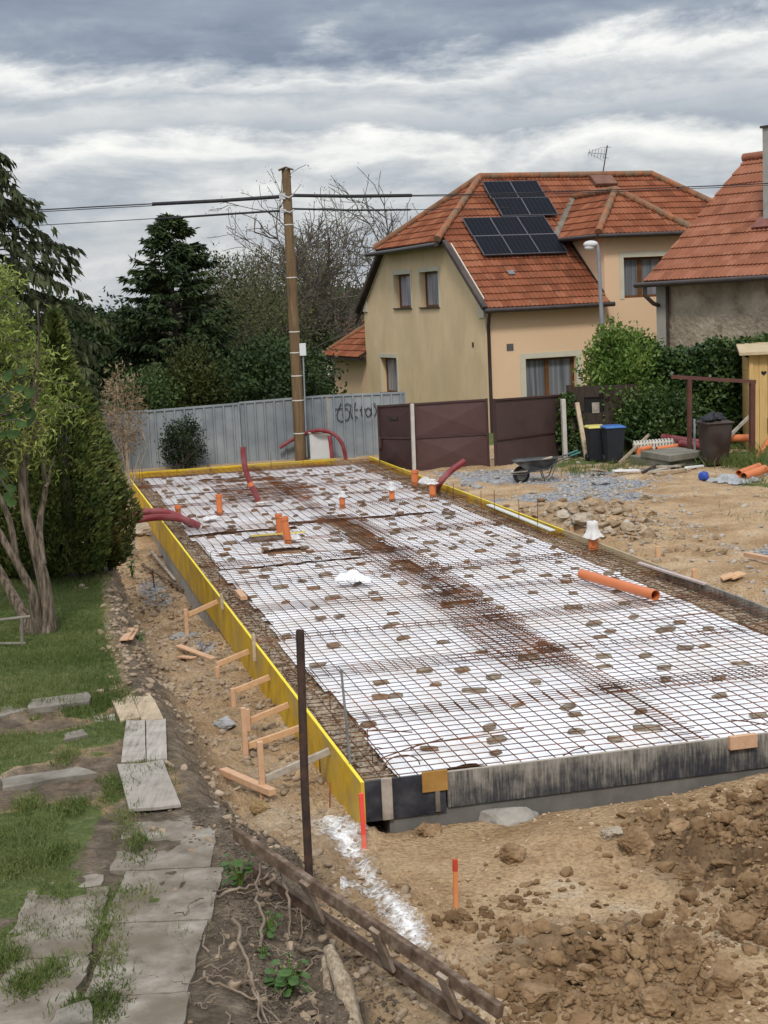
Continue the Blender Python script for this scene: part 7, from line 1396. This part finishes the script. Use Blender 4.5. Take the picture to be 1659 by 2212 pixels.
# wooden shed at the right edge
m_shed = M('honey_shed_boards', [(.46, .285, .10), (.56, .365, .14), (.62, .42, .18)], scale=3, detail=8, rough=.65, bump=.15, stretch=(8, 8, .7))
s0 = Vector((8.92, 36.1, -.25)); sh = thing('wooden_shed', 'honey coloured wooden shed with a small heart cut in its door', 'shed', s0); zt = 2.16
b = MB(); n = 7; wS = 1.4/n
for i in range(n): b.box((8.92+wS*(i+.5), 36.1, (zt-.2)/2), (wS-.008, .03+.004*(i % 2), zt+.2))
b.build('front_boards', m_shed, sh); b = MB()
sd_ = Vector((.135, 1, 0)).normalized(); sn_ = Vector((1, -.135, 0)).normalized()
for i in range(14): b.box((8.985, 36.82, -.12+i*.163), (.03, 1.4, .155), (sn_, sd_, EZ))
b.build('side_boards', m_shed, sh); b = MB(); b.box((8.93, 36.07, (zt-.2)/2), (.10, .04, zt+.2)); b.build('corner_board', m_shed, sh)
b = MB(); b.prism([Vector((8.60, 35.85, zt+.0)), Vector((10.6, 35.8, zt+.0)), Vector((10.6, 37.8, zt+.16)), Vector((8.98, 37.8, zt+.16))], EZ*.07); b.build('roof', M('shed_roof_edge', [(.42, .32, .19), (.52, .42, .27)], scale=4, bump=.1), sh)
hc = ay(1650, 806, 36.08); b = MB(); hp = [(16*math.sin(t_)**3, 13*math.cos(t_)-5*math.cos(2*t_)-2*math.cos(3*t_)-math.cos(4*t_)) for t_ in [2*pi*i/24 for i in range(24)]]; b.prism([Vector((hc.x+x*.0042, 36.082, hc.z+y*.0042)) for x, y in hp], Vector((0, -.004, 0))); b.build('heart_cutout', m_black_plastic, sh)
b = MB(); b.box((9.36, 36.05, .45), (.10, .04, .36)); b.build('latch', m_rustd, sh)
# open wooden shelter with the small window (dark), leaning poles, ivy post
sd = Vector((4.75, 37.0, -.25)); st = thing('dark_plank_shelter', 'dark plank shelter wall with a small window behind the bins', 'shelter', sd); L0, R0 = ay(1240, 850, 37.), ay(1380, 850, 37.); zt2 = ay(1245, 835, 37.).z; m_dk = M('dark_planks', [(.022, .015, .011), (.045, .032, .024), (.06, .045, .035)], scale=4, stretch=(6, 6, .8), rough=.9, bump=.3)
wL, wR, wB, wT = ay(1262, 880, 37).x, ay(1305, 880, 37).x, ay(1270, 892, 37).z, ay(1270, 858, 37).z
b = MB(); wall(b, lambda x, z: Vector((x, 37.0, z)), Vector((0, 1, 0)), [(L0.x, -.3), (R0.x, -.3), (R0.x, zt2), (L0.x, zt2)], [(wL, wB, wR, wT)], .05); b.build('plank_wall', m_dk, st)
b = MB(); b.box(((wL+wR)/2, 37.055, (wB+wT)/2), (wR-wL, .01, wT-wB)); w_ = b.build('window', M('black_glass', [(.008, .01, .01), (.02, .022, .022)], scale=3, rough=.15), st); b = MB(); b.box((wL+.28, 36.99, wB+.12), (.18, .02, .26)); b.build('window_card', m_wood_grey, w_)
b = MB(); b.bar(Vector((L0.x-.05, 36.9, -.3)), Vector((L0.x-.12, 36.9, zt2+.05)), .14, .1, EV); b.build('corner_post', m_dk, st)
def leanpole(px0, Y0_, px1, Y1_, r, mat, label):
    a, c = ay(*px0, Y0_), ay(*px1, Y1_); b = MB(); b.bar(a, c, r*2, r*1.3, EV); tag(b.build('leaning_pole', mat, None, a), label, 'pole', 'poles and laths leaning about the yard')
leanpole((1268, 996), 36.2, (1246, 870), 36.7, .05, m_wood_tan, 'pale wooden pole leaning against the dark shelter by the bins'); leanpole((1338, 1000), 34.4, (1403, 938), 36.4, .03, m_wood_tan, 'thin lath leaning behind the white radiator'); leanpole((1580, 938), 35.0, (1624, 894), 36.4, .035, m_wood_grey, 'grey lath leaning on the shed side'); leanpole((1500, 905), 34.05, (1501, 1000), 33.9, .02, m_galv, 'thin grey stake beside the left leg of the steel frame')
# concrete platform with steps, radiator and pipes on it
pc_ = gpx(1365, 1010, -.15); m_plat = M('mossy_platform_concrete', [(.13, .12, .095), (.20, .185, .15), (.27, .25, .21)], scale=3, rough=.95, bump=.4, big=(.10, .11, .06), bigamt=.4)
X = Vector((math.cos(.12), math.sin(.12), 0)); Y_ = Vector((-X.y, X.x, 0)); pf = thing('concrete_platform', 'low mossy concrete platform with one step in the yard', 'platform', pc_)
def plat(nm_, z, th, px4): b = MB(); b.prism([az(x, y, z)-EZ*th for x, y in px4], EZ*th); b.build(nm_, m_plat, pf, bevel=.012)
plat('base_step', -.0, .5, [(1442, 997), (1520, 987), (1440, 970), (1360, 984)]); plat('upper_step', .15, .149, [(1446, 984), (1519, 974), (1464, 965), (1383, 974)])
ra, rb_ = ay(1372, 984, 35.6), ay(1486, 974, 36.0); rd = (rb_-ra); rd.z = 0; rl_ = rd.length; rd.normalize(); ra.z = .0; rad = thing('radiator', 'old white ribbed radiator standing behind the concrete step', 'radiator', ra); m_rad = M('old_white_radiator', [(.46, .43, .36), (.60, .57, .50)], scale=6, rough=.5); b = MB(); nrib = 17; zt_ = ay(1372, 955, 35.6).z
for i in range(nrib):
    c = ra+rd*(i*rl_/nrib); b.tube([c, c+EZ*zt_*.9, c+EZ*zt_+Vector((0, .02, 0))], [.03, .034, .02], 8); b.tube([c+Vector((0, .13, 0)), c+EZ*zt_+Vector((0, .13, 0))], .03, 8); b.tube([c+EZ*zt_, c+EZ*zt_+Vector((0, .13, 0))], .028, 8)
b.build('ribs', m_rad, rad); b = MB(); b.tube([ra+EZ*.06-rd*.05, ra+rd*rl_+EZ*.06], .03, 8); b.build('header_pipe', m_rad, rad); b = MB(); b.tube([ra+EZ*(zt_-.06)-rd*.05, ra+rd*rl_+EZ*(zt_-.06)], .03, 8); b.build('header_pipe', m_rad, rad)
def ypipe(label, a, c, r, mat, Ya, Yb): 
    p0, p1 = ay(*a, Ya), ay(*c, Yb); b = MB(); b.pipe([p0, p0.lerp(p1, .5), p1], r, r*.88, 16); tag(b.build('plastic_pipe', mat, None, p0), label, 'pipe', 'pipes lying about the yard')
ypipe('dark red pipe lying behind the radiator', (1432, 944), (1514, 957), .085, m_red, 36.3, 35.2); ypipe('short dark red pipe pointing at the frame leg', (1470, 958), (1526, 967), .085, m_red, 35.3, 34.6); ypipe('orange pipe end sticking out under the radiator', (1378, 973), (1406, 966), .06, m_orange, 35.2, 35.4); ypipe('orange pipe lying under the radiator', (1418, 970), (1475, 962), .06, m_orange, 35.2, 35.45); ypipe('orange elbow pipe standing at the platform corner', (1379, 986), (1381, 969), .06, m_orange, 35.1, 35.1)
ypipe('orange pipe lying behind the brown bin', (1560, 947), (1625, 946), .09, m_orange, 35.2, 35.5); ypipe('large orange pipe leaning against the shed at the right edge', (1626, 1006), (1668, 948), .10, m_orange, 33.2, 34.6); 
def gpipe(label, a, c, r):
    p0, p1 = gpx(*a, -.15)+EZ*(r+.05), gpx(*c, -.15)+EZ*(r+.07); b = MB(); b.pipe([p0, p0.lerp(p1, .5), p1], r, r*.88, 16); tag(b.build('plastic_pipe', m_orange, None, p0), label, 'pipe', 'pipes lying about the yard')
gpipe('orange pipe lying in the grass at the right edge, rear one', (1596, 1036), (1640, 1022), .075); gpipe('orange pipe lying in the grass at the right edge, front one', (1606, 1045), (1652, 1030), .09)
crumple('grey_tarp', 'crumpled grey tarpaulin left of the orange pipes', 'tarpaulin', gpx(1572, 1042, -.15), .42, .32, .16, 4, M('grey_tarp', [(.26, .27, .275), (.42, .43, .43)], scale=5, rough=.5, bump=.3), .2)
crumple('grey_tarp', 'second bundle of grey tarpaulin against the pipes', 'tarpaulin', gpx(1604, 1044, -.15), .34, .28, .15, 6, M('grey_tarp_dark', [(.22, .23, .235), (.38, .39, .39)], scale=5, rough=.5, bump=.3), -.3)
p = gpx(1520, 1039, -.15); b = MB(); b.blob(p+EZ*.10, (.11, .11, .10), 3, .12, 3); tag(b.build('blue_bag', M('blue_plastic', [(.02, .05, .28), (.04, .09, .38)], scale=6, rough=.4), None, p), 'small bright blue plastic bag on the yard grass', 'bag')
for i, (a, c, w_, mt, lb) in enumerate((((1388, 1024), (1424, 1008), .06, m_rustd, 'dark red bent strip before the platform'), ((1404, 1026), (1484, 1006), .10, m_wood_grey, 'grey board lying before the platform'), ((1412, 1030), (1480, 1020), .09, m_wood_tan, 'tan board lying before the platform'), ((1420, 1018), (1468, 1013), .10, m_wood_grey, 'second grey board before the platform'), ((1482, 1022), (1518, 1012), .07, m_white_sheet, 'white strip lying right of the grey boards'), ((1326, 1031), (1380, 1022), .12, m_white_sheet, 'white plastic strip on the ground left of the boards'), ((1284, 1030), (1304, 1024), .2, m_wood_tan, 'pale wood scrap in front of the bins'))):
    beam('yard_board', lb, gpx(*a, -.15)+EZ*(.04+.02*i), gpx(*c, -.15)+EZ*.06, w_, .04, mt, 'board', 'scraps lying before the platform')
for i, (x, y, w_, lb) in enumerate(((1340, 1022, .2, 'white stone scrap in front of the bins'), (1292, 1015, .12, 'small brick beside the leaning pole'))): lump((x, y), w_*.6, m_rock if i == 0 else M('red_brick_bit', [(.25, .09, .05), (.36, .14, .08)], scale=5), lb, 80+i, 'scrap', 'rubble', sub=3, sq=.5)
S.cycles.max_bounces = 6; S.cycles.diffuse_bounces = 3; S.cycles.transparent_max_bounces = 6; S.cycles.use_denoising = True
S.cycles.sample_clamp_indirect = 4
